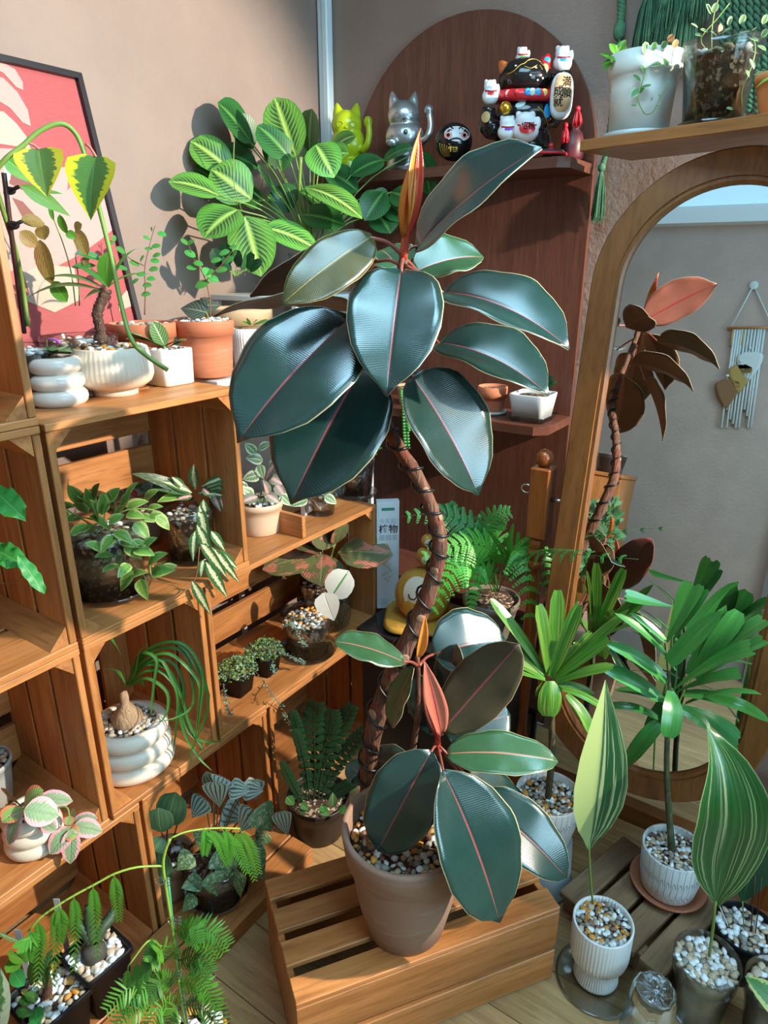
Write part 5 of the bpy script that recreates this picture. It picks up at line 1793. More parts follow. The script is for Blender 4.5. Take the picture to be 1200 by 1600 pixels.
# lobed leaves at the edge of the picture, and the clear saucer edge below them
c = Vector((-1.12, .38, Z2))
ta = thing('lobed_leaf_plant', 'wavy bright green leaves reaching in at the picture edge', 'plant', c)
part(ta, 'pot', lathe(pot_prof(.045, .058, .10, .004), c, 32), plain('grey_plastic', (.40, .41, .38), .5))
soil_disc(ta, c, .052, Z2 + .09)
h = hd(c)
G_LOBE = leafm('leaf_lobed', (.04, .27, .05), vein=(.12, .36, .10), rough=.4, mid=.03, trans=.2)
pleaf(ta, (-12, 765, h - .05), (40, 812, h - .12), 40, (.1, .5, .85), G_LOBE, 'oval', .1, .1, ripple=.008, nr=7, n=11)
pleaf(ta, (-15, 855, h - .05), (40, 885, h - .10), 38, (.2, .4, .85), G_LOBE, 'oval', .1, .1, ripple=.008, nr=7, n=11)
pleaf(ta, (28, 868, h - .10), (70, 928, h - .13), 22, (.5, .3, .8), G_LOBE, 'oval', .05, .1, ripple=.006, nr=7, n=11)
vine(ta, [(-20, 900, h - .03), (5, 912, h - .06), (30, 905, h - .09), (42, 880, h - .10)], .0008, M_STEMR, n=12)
vine(ta, [(-120, 940, h), (-60, 850, h - .03), (-15, 765, h - .05)], .0016, n=10)
vine(ta, [(-120, 940, h), (-60, 900, h - .03), (-15, 855, h - .05)], .0016, n=10)

# ------------------------------------------------------------------ lowest row
# silver-leaved peperomia in a clear bowl
PZ = .045
c, rb = pot_c(345, 1430, PZ, 84)
c = Vector((c.x, c.y, PZ + .002))
t25 = thing('peperomia', 'silver-ribbed peperomia in a wide clear pot on the plank platform', 'plant', c)
hb_ = ZP(340, 1338, c) - PZ
clear_pot(t25, c, PZ + .002, rb, rb * 1.2, hb_, .72, lip=False)
gravel(t25, c, rb * .95, PZ + hb_ * .75, .008, ['brown', 'grey', 'brown'], 60, 3)
saucer_thing('wide clear saucer under the peperomia', c, PZ + .0003, rb * 1.22, .02)
h = hd(c)
G_PEP = leafm('leaf_peperomia', (.035, .10, .05), vein=None, rough=.32, pat='ribs', c2=(.46, .53, .46), spec=.7, veinbump=.5, hk=6)
G_PEPG = leafm('leaf_peperomia_marbled', (.07, .17, .06), vein=(.18, .28, .15), rough=.4, pat='blotch', c2=(.34, .37, .20), c3=(.12, .20, .08), mid=.02)
S0 = HD(335, 1345, h)
for (bx, by, tx, ty, w_, mt, dh) in ((338, 1228, 322, 1205, 36, G_PEP, .03), (335, 1222, 344, 1262, 44, G_PEP, -.03), (350, 1215, 340, 1235, 40, G_PEP, .0), (358, 1232, 392, 1236, 34, G_PEP, -.01), (380, 1232, 412, 1236, 36, G_PEP, .02), (395, 1218, 400, 1252, 36, G_PEP, .03), (320, 1248, 300, 1278, 42, G_PEP, .03), (350, 1262, 380, 1280, 50, G_PEP, .04), (395, 1265, 375, 1300, 46, G_PEP, -.03), (402, 1262, 424, 1300, 48, G_PEPG, -.04), (438, 1268, 450, 1306, 32, G_PEP, -.05),
                                     (300, 1335, 276, 1360, 36, G_PEPG, -.03), (315, 1375, 283, 1388, 30, G_PEPG, -.04), (330, 1365, 340, 1400, 36, G_PEPG, -.06), (305, 1400, 285, 1425, 26, G_PEPG, -.05), (352, 1345, 360, 1385, 36, G_PEPG, -.04), (372, 1362, 376, 1403, 30, G_PEPG, -.06), (390, 1330, 412, 1375, 44, G_PEPG, -.04), (330, 1340, 350, 1352, 30, G_PEPG, -.03), (318, 1300, 308, 1325, 30, G_PEPG, .0), (395, 1315, 405, 1340, 34, G_PEPG, .0), (360, 1320, 380, 1345, 34, G_PEPG, -.02), (335, 1300, 345, 1330, 30, G_PEPG, .0), (415, 1300, 402, 1325, 30, G_PEPG, .02)):
    pleaf(t25, (bx, by, h + dh), (tx, ty, h + dh - .01), w_, (random.Random(bx).uniform(-.3, .3), .6, .75), mt, 'heart', .10, -.05, stem=S0, sm=plain('peperomia_stem', (.20, .13, .07), .5), sr=.0014, n=8, nv=6)

# terracotta pot with round peperomia behind the crate side
c = AZ(262, 1330, TH)
c = away(c, .0)
c = Vector((-1.075, .70, TH))
t26 = thing('round_leaf_peperomia', 'round green leaves on red stalks in a brown clay pot', 'plant', c)
part(t26, 'pot', lathe(pot_prof(.040, .056, .115, .005, .004, .03), c, 36), M_TERRA_TAN)
soil_disc(t26, c, .050, TH + .100)
gravel(t26, c, .046, TH + .104, .007, ['grey', 'white', 'brown'], 40, 3)
h = hd(c)
S0 = Vector((c.x, c.y, TH + .10))
G_RND = leafm('leaf_round_green', (.05, .14, .06), vein=(.16, .26, .14), edge=(.25, .33, .16), rough=.38, pat='ribs', c2=(.09, .19, .09), spec=.6)
for (bx, by, tx, ty, w_) in ((262, 1290, 275, 1238, 50), (252, 1300, 248, 1262, 44), (248, 1330, 258, 1385, 34), (255, 1310, 240, 1330, 30)):
    pleaf(t26, (bx, by, h - .05), (tx, ty, h - .06), w_, (.1, .3, .95), G_RND, 'round', .06, -.05, stem=S0, sm=M_PETI, sr=.0018, n=9, nv=6)
part(t26, 'stalk', tube(spline([S0, HD(285, 1265, h), HD(308, 1235, h + .04)], 10), .0018, 6), M_PETI)

# dark fishbone plant
c = Vector((-.915, 1.042, 0))
t31 = thing('fishbone_plant', 'dark green fishbone-leaved plant in a black pot behind the stool crate', 'plant', c)
part(t31, 'pot', lathe(pot_prof(.062, .080, .115, .004, .003, .02), c, 36), plain('dark_plastic', (.030, .017, .014), .45))
soil_disc(t31, c, .072, .100)
h = hd(c)
G_FISH = leafm('leaf_fishbone', (.014, .065, .028), vein=(.04, .12, .04), rough=.32, mid=.04, hk=12, spec=.6)


def pinnate(path, N, n, ln, wd, ang=.9, droop=0.0, prof='lance', nn=4, nv=2, taper=None, rach=.0010, start=.12):
    """rachis with n leaflets on both sides; ln = leaflet length along the rachis (function of 0..1)"""
    gs = []
    m_ = len(path)
    for k in range(n):
        s = start + (1 - start) * (k + .5) / n
        x = s * (m_ - 1)
        i = min(int(x), m_ - 2)
        p = path[i].lerp(path[i + 1], x - i)
        d = (path[i + 1] - path[i]).normalized()
        S = d.cross(N).normalized()
        Nn = S.cross(d)
        L = ln(s)
        for sg in (-1, 1):
            dv = (d * math.cos(ang) + S * (sg * math.sin(ang)) - Nn * droop).normalized()
            gs.append(leafg(p, p + dv * L, Nn, wd * (L / ln(.5)) ** .5, prof, .06, nn, nv))
    gs.append(tube(path, [rach * (1 - .7 * i / (m_ - 1)) for i in range(m_)], 5))
    return join(gs)


for (pts, L_) in (([(490, 1262), (492, 1190), (490, 1130), (495, 1098)], .040), ([(495, 1262), (505, 1200), (530, 1140), (552, 1102)], .032), ([(480, 1262), (475, 1190), (465, 1140), (458, 1110)], .018), ([(485, 1262), (478, 1200), (468, 1160), (460, 1140)], .016), ([(498, 1262), (515, 1210), (545, 1170), (570, 1140)], .028), ([(478, 1262), (455, 1220), (440, 1190)], .014), ([(500, 1262), (530, 1235), (565, 1215)], .02), ([(488, 1262), (500, 1190), (515, 1140), (520, 1110)], .036)):
    path = spline([HD(x, y, h - .02 * i) for i, (x, y) in enumerate(pts)], 14)
    part(t31, 'frond', pinnate(path, V(.05, .3, .95), 13, lambda s, L_=L_: L_ * (.35 + .65 * math.sin(PI * min(1, s * .95 + .03)) ** .6), .0200, 1.0, .1, 'strap', 4, 2, rach=.002), G_FISH)
for (bx, by, tx, ty, w_) in ((520, 1262, 520, 1238, 16), (502, 1258, 508, 1270, 14), (478, 1258, 470, 1272, 14), (530, 1264, 545, 1268, 14), (470, 1255, 482, 1266, 12), (500, 1262, 515, 1275, 14), (448, 1245, 460, 1258, 16)):
    pleaf(t31, (bx, by, h - .09), (tx, ty, h - .10), w_, (.1, .4, .9), G_SILV if bx == 520 else G_MID, 'ovate', .08, .1, n=6)

# black square pots with stones
M_CACT = plain('cactus_green', (.035, .070, .035), .55, var=.3)
c3 = [AZ(x, y, .165) for x, y in ((90, 1494), (140, 1541), (211, 1478))]
cen = (c3[0] + c3[2]) / 2
rot28 = math.atan2((c3[2] - c3[1]).y, (c3[2] - c3[1]).x)
half = (c3[2] - c3[1]).length / 2
half2 = (c3[1] - c3[0]).length / 2
hr = (half + half2) / 2


def square_pot(t, c, hr, h, rot, n, seed, pal):
    part(t, 'pot', lathe([(0, 0), (hr * .72, 0), (hr * .90, h - .016), (hr * .98, h - .015), (hr, h - .001), (hr * .95, h), (hr * .88, h - .004), (hr * .82, h * .6), (0, h * .6)], c, 48, 14.0, rot), M_BLACKP)
    part(t, 'soil', lathe([(0, 0), (hr * .70, 0), (hr * .87, h - .014), (0, h - .012)], Vector(c) + Vector((0, 0, .001)), 32, 14.0, rot), M_SOIL)
    pebbles(t, c, hr * .84, c[2] + h - .009, .0085, pal, n, seed, 8, rot)


zb = PZ
t28 = thing('stem_succulent', 'dark knobbly-stemmed succulent in a black square pot of white stones', 'plant', (cen.x, cen.y, zb))
square_pot(t28, Vector((cen.x, cen.y, zb)), hr, .165 - zb, rot28, 85, 3, ['white', 'white', 'beige', 'beige'])
h = hd(cen)
caud = HD(145, 1480, h)
part(t28, 'caudex', lathe([(0, 0), (.020, 0), (.024, .010), (.022, .022), (.014, .030), (0, .033)], (caud.x, caud.y, .150), 18), plain('caudex_skin', (.06, .058, .050), .7, var=.3, bump=.5))
for pts, r_ in (([(142, 1472), (130, 1455), (120, 1440)], .0085), ([(150, 1470), (160, 1450), (172, 1435), (178, 1420)], .010), ([(143, 1470), (140, 1445), (138, 1415)], .009)):
    path = spline([HD(x, y, h + .01 * i) for i, (x, y) in enumerate(pts)], 12)
    part(t28, 'stem', tube(path, [r_ * (1 + .15 * (k % 2)) * (1 if k < 10 else .7) for k in range(12)], 8), M_CACT)
part(t28, 'leaf', leafg(HD(150, 1455, h - .01), HD(158, 1435, h - .01), V(0, .3, .9), .006, 'lance', .05, 6, 2), G_PINKO)

q1, q2 = AZ(122, 1558, .15), AZ(80, 1600, .15)
c29 = q1.lerp(q2, .75) + Vector((-.055, .015, 0))
c29.z = zb
t29 = thing('leafy_bonsai', 'small leafy bonsai in the black square pot at the picture corner', 'plant', c29)
square_pot(t29, c29, .058, .105, rot28, 60, 7, ['white', 'beige', 'beige', 'white', 'amber'])
h = hd(c29)
path = spline([HD(72, 1570, h), HD(75, 1535, h), HD(68, 1505, h), HD(60, 1480, h)], 10)
part(t29, 'trunk', tube(path, [.010, .009, .008, .007, .006, .005, .004, .003, .003, .002], 8), M_BARK)
rnd = random.Random(3)
for (bx, by, tx, ty, w_, mt) in ((30, 1470, -5, 1455, 16, G_SILV), (55, 1500, 62, 1465, 18, G_MID), (60, 1520, 68, 1470, 16, G_MID), (48, 1540, 58, 1495, 18, G_MID), (70, 1545, 82, 1480, 16, G_SILV), (75, 1550, 80, 1500, 14, G_MID), (40, 1500, 12, 1490, 18, G_BRIGHT), (30, 1500, 10, 1520, 22, G_BRIGHT), (20, 1515, 38, 1540, 24, G_LOBE), (60, 1560, 35, 1550, 20, G_MID), (60, 1555, 28, 1565, 18, G_MID), (55, 1575, 62, 1600, 24, G_LOBE), (45, 1575, 30, 1590, 24, G_LOBE), (60, 1500, 42, 1470, 12, G_BRIGHT)):
    pleaf(t29, (bx, by, h - .02), (tx, ty, h - .05), w_, (rnd.uniform(-.3, .3), .5, .8), mt, 'oval', .08, .12, n=8)

# big silver striped leaf at the corner
c30 = Vector((-.93, .12, zb))
t30 = thing('silver_striped_plant', 'broad silver-striped leaf at the lower picture corner', 'plant', c30)
part(t30, 'pot', lathe(pot_prof(.045, .060, .09, .004), c30, 32), M_BLACKP)
soil_disc(t30, c30, .053, zb + .08)
hh = hd(AZ(10, 1560, .22))
G_STRS = leafm('leaf_silver_band', (.07, .17, .05), vein=(.28, .38, .20), rough=.4, mid=.03, herr=1, hk=9, hs=1.6, hamt=.7, pat='margin', c2=(.42, .50, .34), trans=.15)
pleaf(t30, (-40, 1660, hh), (0, 1512, hh - .02), 70, (.3, .4, .85), G_STRS, 'oval', .08, .1, stem=Vector((c30.x, c30.y, zb + .08)), n=10, nv=6)
pleaf(t30, (-60, 1640, hh), (-50, 1540, hh + .02), 70, (.1, .4, .9), G_STRS, 'oval', .08, .1, stem=Vector((c30.x, c30.y, zb + .08)), n=10, nv=6)

# white plant markers
for i, (x0, y0, x1, y1, lab) in enumerate(((88, 1404, 100, 1460, 'slim white plant marker in front of the hanging fronds'), (27, 1452, 30, 1470, 'short white plant marker at the picture edge'))):
    hq = hd(cen) + .10 if i == 0 else hd(c29) + .05
    A2, B2 = HD(x1, y1, hq), HD(x0, y0, hq)
    C2 = Vector((A2.x, A2.y, zb))
    wv = RT * .006
    th_ = HF * .0012
    v = [p + s * wv + q * th_ for q in (0, 1) for p, s in ((C2, -1), (C2, 1), (B2, 1), (B2, -1))]
    solo('plant_marker', (v, [(0, 3, 2, 1), (4, 5, 6, 7), (0, 1, 5, 4), (1, 2, 6, 5), (2, 3, 7, 6), (3, 0, 4, 7)]), plain('marker_white', (.55, .60, .64), .5), lab, 'marker', smooth=False, loc=C2)

# feathery mimosa-like tree on a stake
h27 = hd(AZ(290, 1600, .16))
c = HD(305, 1600, h27)
c = Vector((c.x, c.y, 0))
c27 = Vector((c.x + .0, c.y - .0, 0))
t27 = thing('feathery_tree', 'tall feathery-leaved seedling clipped to a green stake', 'plant', c27)
clear_pot(t27, c27, 0.001, .045, .056, .135, .85)
pebbles(t27, c27, .048, .124, .0085, ['white', 'white', 'beige', 'amber'], 50, 5)
h = h27
part(t27, 'stake', tube([Vector((c27.x - .012, c27.y - .008, .01)), HD(268, 1430, h + .005), HD(262, 1372, h + .01)], .0026, 8), plain('green_stake', (.06, .26, .13), .4))
vine(t27, [(290, 1605, h), (280, 1540, h), (272, 1470, h), (262, 1405, h), (255, 1355, h), (258, 1330, h), (266, 1310, h)], .0024, plain('lime_stem', (.26, .40, .05), .45), n=22)
for (x, y) in ((256, 1377), (275, 1438), (272, 1522)):
    gs = [ellip(HD(x - 6, y, h - .006), RT * .009, HF * .004, UP * .006, 8, 6)] + [tube(spline([HD(x + 3, y - 6 + k * 5, h - .01), HD(x + 10, y - 4 + k * 5, h - .012), HD(x + 4, y - 2 + k * 5, h + .006)], 6), .0011, 5) for k in range(3)]
    part(t27, 'stake_clip', join(gs), M_CLEAR2)
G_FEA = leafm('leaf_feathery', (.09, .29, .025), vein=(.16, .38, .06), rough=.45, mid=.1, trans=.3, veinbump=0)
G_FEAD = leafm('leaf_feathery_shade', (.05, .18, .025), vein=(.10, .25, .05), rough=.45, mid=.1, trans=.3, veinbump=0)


def feather(t, pts, hs, L_, mt, n=18, droop=.35, N=(0, .4, .9), ang=1.15, wd=.0030, par=None):
    path = spline([HD(x, y, q) for (x, y), q in zip(pts, hs)], 12)
    return part(t, 'pinna', pinnate(path, V(*N), n, lambda s: L_ * (.45 + .55 * math.sin(PI * min(1, s * .9 + .08))), wd, ang, droop, 'strap', 4, 2, rach=.0007, start=.06), mt, parent=par)


# long frond to the side
rch = [(255, 1353), (215, 1355), (180, 1365), (148, 1382), (118, 1398), (90, 1415), (62, 1435), (45, 1455)]
fr1 = vine(t27, [(x, y, h + .002 * i) for i, (x, y) in enumerate(rch)], .0017, plain('lime_stem', (.26, .40, .05), .45), n=22, name='frond')
for (x0, y0, x1, y1) in ((178, 1366, 186, 1438), (145, 1382, 152, 1496), (115, 1398, 115, 1518), (85, 1418, 82, 1540), (92, 1415, 95, 1470), (60, 1436, 58, 1545), (45, 1455, 30, 1480), (38, 1462, 45, 1500)):
    feather(t27, [(x0, y0), (x0 + 3, y0 + (y1 - y0) * .35), (x1, y1)], [h, h - .006, h - .008], .0185, G_FEA, n=18, droop=0.0, N=(.15, .05, 1), ang=.62, wd=.0033, par=fr1)
rch = [(266, 1310), (290, 1300), (322, 1295), (350, 1294), (375, 1295)]
fr2 = vine(t27, [(x, y, h + .004 * i) for i, (x, y) in enumerate(rch)], .0015, plain('lime_stem', (.26, .40, .05), .45), n=14, name='frond')
for (x0, y0, x1, y1) in ((318, 1294, 320, 1335), (325, 1294, 355, 1350), (345, 1294, 386, 1365), (352, 1294, 358, 1350), (365, 1296, 398, 1376), (375, 1296, 405, 1365)):
    feather(t27, [(x0, y0), ((x0 + x1) / 2 + 2, (y0 + y1) / 2 - 6), (x1, y1)], [h, h - .008, h - .012], .0165, G_FEA, n=16, droop=0.0, N=(.1, .1, 1), ang=.65, wd=.0032, par=fr2)
# lower sprays
for (b, tips) in (((272, 1455), ((358, 1478), (350, 1490), (335, 1500), (310, 1475))), ((278, 1500), ((322, 1545), (245, 1490), (235, 1505), (330, 1520))), ((278, 1535), ((165, 1580), (180, 1600), (200, 1585), (218, 1575), (232, 1560), (352, 1600), (340, 1580))), ((285, 1570), ((185, 1610), (230, 1615), (345, 1620), (260, 1620)))):
    for i, (tx, ty) in enumerate(tips):
        bx, by = b
        mx_, my_ = bx + (tx - bx) * .6, by + (ty - by) * .35 - 12
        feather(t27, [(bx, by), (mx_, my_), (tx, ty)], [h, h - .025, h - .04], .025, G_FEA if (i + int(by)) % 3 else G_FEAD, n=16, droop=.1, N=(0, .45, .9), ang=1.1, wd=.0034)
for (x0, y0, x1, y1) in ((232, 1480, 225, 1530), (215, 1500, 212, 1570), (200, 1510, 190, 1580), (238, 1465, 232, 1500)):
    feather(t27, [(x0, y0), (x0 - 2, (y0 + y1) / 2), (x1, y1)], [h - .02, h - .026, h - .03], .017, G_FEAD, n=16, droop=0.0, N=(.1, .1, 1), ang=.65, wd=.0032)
vine(t27, [(276, 1480, h), (250, 1478, h - .01), (232, 1470, h - .02), (200, 1510, h - .03)], .0013, plain('lime_stem', (.26, .40, .05), .45), n=14)

# ------------------------------------------------------------------ floor plants at the mirror
EMB = None


def embossed():
    if 'embossed_white' in _mats:
        return _mats['embossed_white']
    t = NT('embossed_white')
    u, v = t.uv()
    a = t.M('SINE', t.M('MULTIPLY', u, 2 * PI * 16))
    b = t.M('SINE', t.M('MULTIPLY', v, 34.0))
    w_ = t.M('ABSOLUTE', t.M('ADD', t.M('MULTIPLY', a, b), t.M('MULTIPLY', t.M('SINE', t.M('MULTIPLY', u, 2 * PI * 48)), .25)))
    g = t.step(w_, .05, .30)
    t.bump(g, .9, .0022)
    _mats['embossed_white'] = t.set((.76, .80, .80), .42)
    return t.m


# rhapis palm on the grey upturned pot
gc = Vector((-.381, 1.222, 0))
gp = solo('upturned_pot', lathe([(0, 0), (.074, 0), (.075, .012), (.070, .014), (.064, .132), (.061, .135), (0, .135)], (gc.x, gc.y, 0), 40), plain('grey_plastic_pot', (.25, .28, .29), .45), 'grey upturned plastic pot carrying the fan palm', 'pot', loc=(gc.x, gc.y, 0))
z33 = .136
c = Vector((gc.x, gc.y, z33))
t33 = thing('fan_palm', 'fan palm with yellow-striped leaves in an embossed white pot on the grey pot', 'plant', c)
m = mpp(c + Vector((0, 0, .08)))
hb_ = .126
part(t33, 'pot', lathe([(0, 0), (.052, 0), (.056, .004), (.069, .062), (.0735, hb_ - .002), (.073, hb_), (.069, hb_), (.0685, hb_ - .006), (.062, .07), (0, .07)], c, 64), embossed())
soil_disc(t33, c, .067, z33 + hb_ - .022)
pebbles(t33, c, .064, z33 + hb_ - .016, .0070, MIX_MULTI, 130, 9)
h = hd(c)
G_RHA = leafm('leaf_fan_palm', (.045, .20, .022), vein=None, rough=.34, pat='stripes', c2=(.12, .30, .03), c3=(.42, .44, .10), trans=.25, hk=2, veinbump=0, spec=.6)
path = spline([Vector((c.x, c.y, z33 + .09)), HD(862, 1180, h), HD(862, 1120, h), HD(862, 1070, h - .01)], 12)
part(t33, 'stem', tube(path, [.0075] * 6 + [.007, .0068, .0065, .006, .0055, .005], 10), bark_mat('palm_stem', (.045, .04, .018), (.11, .10, .04), (.07, .05, .03)))
for (bx, by, tx, ty, w_, b_, dh, N) in (
        (866, 1055, 872, 922, 28, .02, .05, (-.2, .15, .95)), (862, 1056, 905, 945, 26, .02, .0, (-.3, .2, .93)), (858, 1056, 842, 945, 28, .02, .03, (.3, .2, .93)), (866, 1060, 985, 950, 22, .02, .04, (-.3, .5, .8)), (868, 1060, 950, 1000, 24, .02, .0, (-.4, .6, .7)),
        (868, 1066, 958, 1042, 26, .05, -.03, (-.1, .8, .6)), (852, 1054, 768, 938, 24, .03, .05, (.4, .4, .8)), (852, 1062, 788, 1044, 26, .06, -.02, (0, .85, .5)), (850, 1058, 798, 1030, 26, .05, .0, (0, .8, .6)), (850, 1052, 790, 1000, 20, .05, .04, (.2, .7, .7)),
        (872, 1074, 962, 1122, 18, .10, -.05, (.1, .8, .6)), (885, 1085, 925, 1146, 24, .10, -.03, (.2, .5, .8)), (866, 1058, 925, 990, 24, .03, .06, (-.2, .4, .85)), (872, 1070, 930, 1085, 20, .08, .03, (0, .8, .6)), (862, 1060, 880, 1000, 24, .02, .06, (0, .4, .9)), (846, 1066, 838, 1090, 14, .1, .02, (0, .8, .5))):
    pleaf(t33, (bx, by, h + dh * .3), (tx, ty, h + dh), w_ * .86, N, G_RHA, 'blunt' if w_ > 22 else 'strap', b_, .18, n=10, nv=6, jag=.003, seed=tx)
pleaf(t33, (860, 1064, h - .03), (858, 1120, h - .05), 38, (0, .35, .93), G_RHA, 'blunt', .12, -.25, n=10, nv=6, jag=.003)

# ribbed goblet pot with one striped blade
c, rb = pot_c(925, 1556, .004, 72)
c = Vector((c.x, c.y, .005))
pl = solo('plant_plate', lathe([(0, 0), (.075, 0), (.084, .003), (.0835, .0045), (.074, .0025), (0, .0025)], (c.x + .005, c.y - .004, .0003), 56), clear_plastic('smoky_plastic', (.86, .86, .83), .3), 'round smoky clear plate under the ribbed goblet pot', 'saucer', loc=(c.x, c.y, 0))
t34 = thing('aspidistra', 'single striped aspidistra blade in a ribbed white goblet pot', 'plant', c)
P = [(0, 0), (.044, 0), (.0445, .004), (.040, .020), (.031, .036), (.030, .040), (.043, .048), (.0535, .058), (.0575, .075), (.0590, .150), (.0585, .152), (.0550, .152), (.0545, .146), (.050, .09), (0, .09)]
part(t34, 'pot', lathe(P, c, 260, ribs=52, amp=.0011, zr=(.004, .146)), plain('white_matte', (.80, .83, .83), .4))
soil_disc(t34, c, .053, c.z + .137)
pebbles(t34, c, .051, c.z + .142, .0066, MIX_MULTI, 120, 11)
h = hd(c)
G_ASP = leafm('leaf_aspidistra', (.016, .105, .028), vein=None, rough=.3, pat='stripes', c2=(.035, .15, .04), c3=(.45, .50, .18), trans=.12, veinbump=0, spec=.6)
G_ASPH = leafm('leaf_aspidistra_half', (.018, .095, .035), vein=None, rough=.32, pat='halves', c2=(.33, .42, .16), c3=(.40, .48, .24), trans=.2, veinbump=0, spec=.5)
zs = HD(925, 1400, h)
vine(t34, [(926, 1412, h), (922, 1360, h), (920, 1318, h)], .0022, n=8)
pleaf(t34, (920, 1326, h), (946, 1062, h + .04), 88, (.12, .12, .98), G_ASPH, 'aspi', .03, .28, n=16, nv=10)

# fishtail palm on the terracotta saucer and slatted pallet
pal = thing('slatted_pallet', 'low dark slatted pallet under the embossed white pot', 'pallet', (-.155, 1.235, 0), rotz=-.30)
M_PAL = lambda ax: wood('pallet_wood', (.19, .115, .06), (.29, .185, .10), ax, .6)
for i in range(4):
    part(pal, 'slat', box(-.13 + i * .066, -.13 + i * .066 + .055, -.12, .13, .052, .070, .003), M_PAL('y'), False, local=True)
for yy in (-.10, .10):
    part(pal, 'bearer', box(-.13, .123, yy, yy + .03, .0, .0515, .002), M_PAL('x'), False, local=True)
c, rb = pot_c(1036, 1416, .082, 92)
c = Vector((c.x, c.y, .0705))
sc_t = solo('clay_saucer', lathe([(0, 0), (.066, 0), (.080, .018), (.0815, .022), (.0775, .022), (.064, .006), (0, .006)], c, 56), terracotta('saucer_clay', (.36, .13, .065), (.42, .2, .12), .3), 'terracotta saucer under the embossed pot of the fishtail palm', 'saucer', loc=c)
c = Vector((c.x, c.y, .077))
t35 = thing('fishtail_palm', 'fishtail palm with ragged leaf ends in an embossed white pot on a clay saucer', 'plant', c)
hb_ = .112
part(t35, 'pot', lathe([(0, 0), (.052, 0), (.057, .005), (.063, .04), (.0665, hb_ - .002), (.066, hb_), (.062, hb_), (.0615, hb_ - .006), (.058, .06), (0, .06)], c, 64), embossed())
soil_disc(t35, c, .0605, c.z + hb_ - .018)
pebbles(t35, c, .058, c.z + hb_ - .012, .0066, ['white'] * 3 + ['beige'] * 3 + ['grey'] * 2 + ['brown'], 120, 13)
h = hd(c)
G_FTP = leafm('leaf_fishtail', (.032, .19, .036), vein=None, rough=.3, pat='stripes', c2=(.045, .23, .042), c3=(.08, .30, .06), trans=.2, veinbump=0, spec=.7)
path = spline([Vector((c.x, c.y, c.z + .08)), HD(1042, 1220, h), HD(1043, 1140, h), HD(1046, 1070, h), HD(1040, 1010, h), HD(1040, 1000, h)], 18)
part(t35, 'stem', tube(path, [.0085, .0075, .0068, .0062, .006, .0058, .0055, .005, .0045, .004, .0035, .003, .0028, .0026, .0024, .0022, .002, .0018], 9), bark_mat('fishtail_stem', (.06, .06, .03), (.13, .14, .06), (.06, .09, .03)))
path2 = spline([HD(1044, 1150, h + .01), HD(1060, 1100, h + .03), HD(1085, 1040, h + .06), HD(1095, 990, h + .07)], 10)
part(t35, 'rachis', tube(path2, .002, 7), M_STEMG)
for (bx, by, tx, ty, w_, b_, dh, N, pr) in (
        (1042, 1004, 1082, 912, 46, .03, .0, (-.2, .15, .95), 'wedge'), (1052, 1000, 1098, 920, 30, .03, .05, (-.4, .2, .9), 'wedge'), (1040, 1002, 985, 958, 20, .05, .0, (0, .7, .7), 'strap'), (1040, 1022, 960, 958, 22, .08, -.02, (.1, .7, .7), 'strap'), (1052, 948, 978, 930, 30, -.03, .06, (0, .5, .85), 'wedge'),
        (1045, 1036, 1128, 955, 40, .04, -.02, (-.3, .5, .8), 'strap'), (1040, 1064, 946, 1006, 40, .10, -.02, (.1, .75, .65), 'strap'), (1052, 1078, 1176, 1012, 44, .10, -.03, (-.2, .75, .6), 'wedge'), (1056, 1082, 1156, 1052, 34, .08, .0, (-.1, .8, .55), 'wedge'), (1028, 1090, 935, 1042, 42, .08, -.02, (.1, .7, .7), 'strap'),
        (1048, 1080, 1044, 1152, 42, .16, -.09, (0, .45, .9), 'blunt'), (1068, 1084, 1205, 1130, 40, .12, -.05, (.1, .8, .6), 'strap'), (1028, 1122, 935, 1105, 24, .14, -.02, (0, .85, .5), 'strap'), (1030, 1130, 974, 1200, 34, .14, -.03, (-.2, .6, .75), 'strap'), (1066, 1102, 1152, 1158, 52, .10, .06, (.1, .7, .7), 'wedge'),
        (1064, 1108, 1110, 1140, 30, .08, -.02, (.1, .7, .7), 'strap'), (1078, 1055, 1135, 945, 34, .06, .03, (-.2, .4, .85), 'strap'), (1090, 1040, 1155, 955, 40, .10, .03, (0, .5, .85), 'blunt'), (1082, 1060, 1195, 968, 34, .10, .02, (-.2, .7, .65), 'wedge'), (1085, 1070, 1195, 1000, 34, .10, .04, (-.1, .8, .55), 'wedge'), (1040, 1096, 960, 1078, 26, .10, .03, (0, .85, .5), 'strap'), (1070, 1100, 1190, 1085, 24, .12, -.06, (0, .85, .5), 'strap')):
    dh = min(dh, .02)
    pleaf(t35, (bx, by, h + dh * .3), (tx, ty, h + dh), w_ * .76, N, G_FTP, pr, b_, .14, n=11, nv=8, jag=.006 if pr == 'wedge' else .0, seed=tx)

# clear pot of pale stones with a broad striped blade
pt_ = AZ(1105, 1500, .145)
c = Vector((pt_.x, pt_.y, .003))
t36 = thing('aspidistra', 'broad white-striped aspidistra blade in a clear pot of pale stones', 'plant', c)
rt_ = .060
M_SMOKE = clear_plastic('smoky_clear_pot', (.86, .87, .85), .25)
part(t36, 'pot', lathe([(0, 0), (.044, 0), (.054, .105), (.0575, .107), (.0605, .147), (.060, .149), (.0588, .148), (.0562, .110), (.0525, .106), (.0425, .002), (0, .002)], c, 48), M_SMOKE)
part(t36, 'soil', lathe([(0, .003), (.0415, .003), (.051, .104), (0, .106)], c, 32), plain('dark_soil', (.075, .072, .064), .8, var=.4))
part(t36, 'stone_bed', lathe([(0, .106), (.051, .106), (.054, .128), (0, .131)], c, 32), PEB['beige'])
pebbles(t36, c, .054, c.z + .133, .0075, MIX_PALE, 110, 17)
h = hd(c)
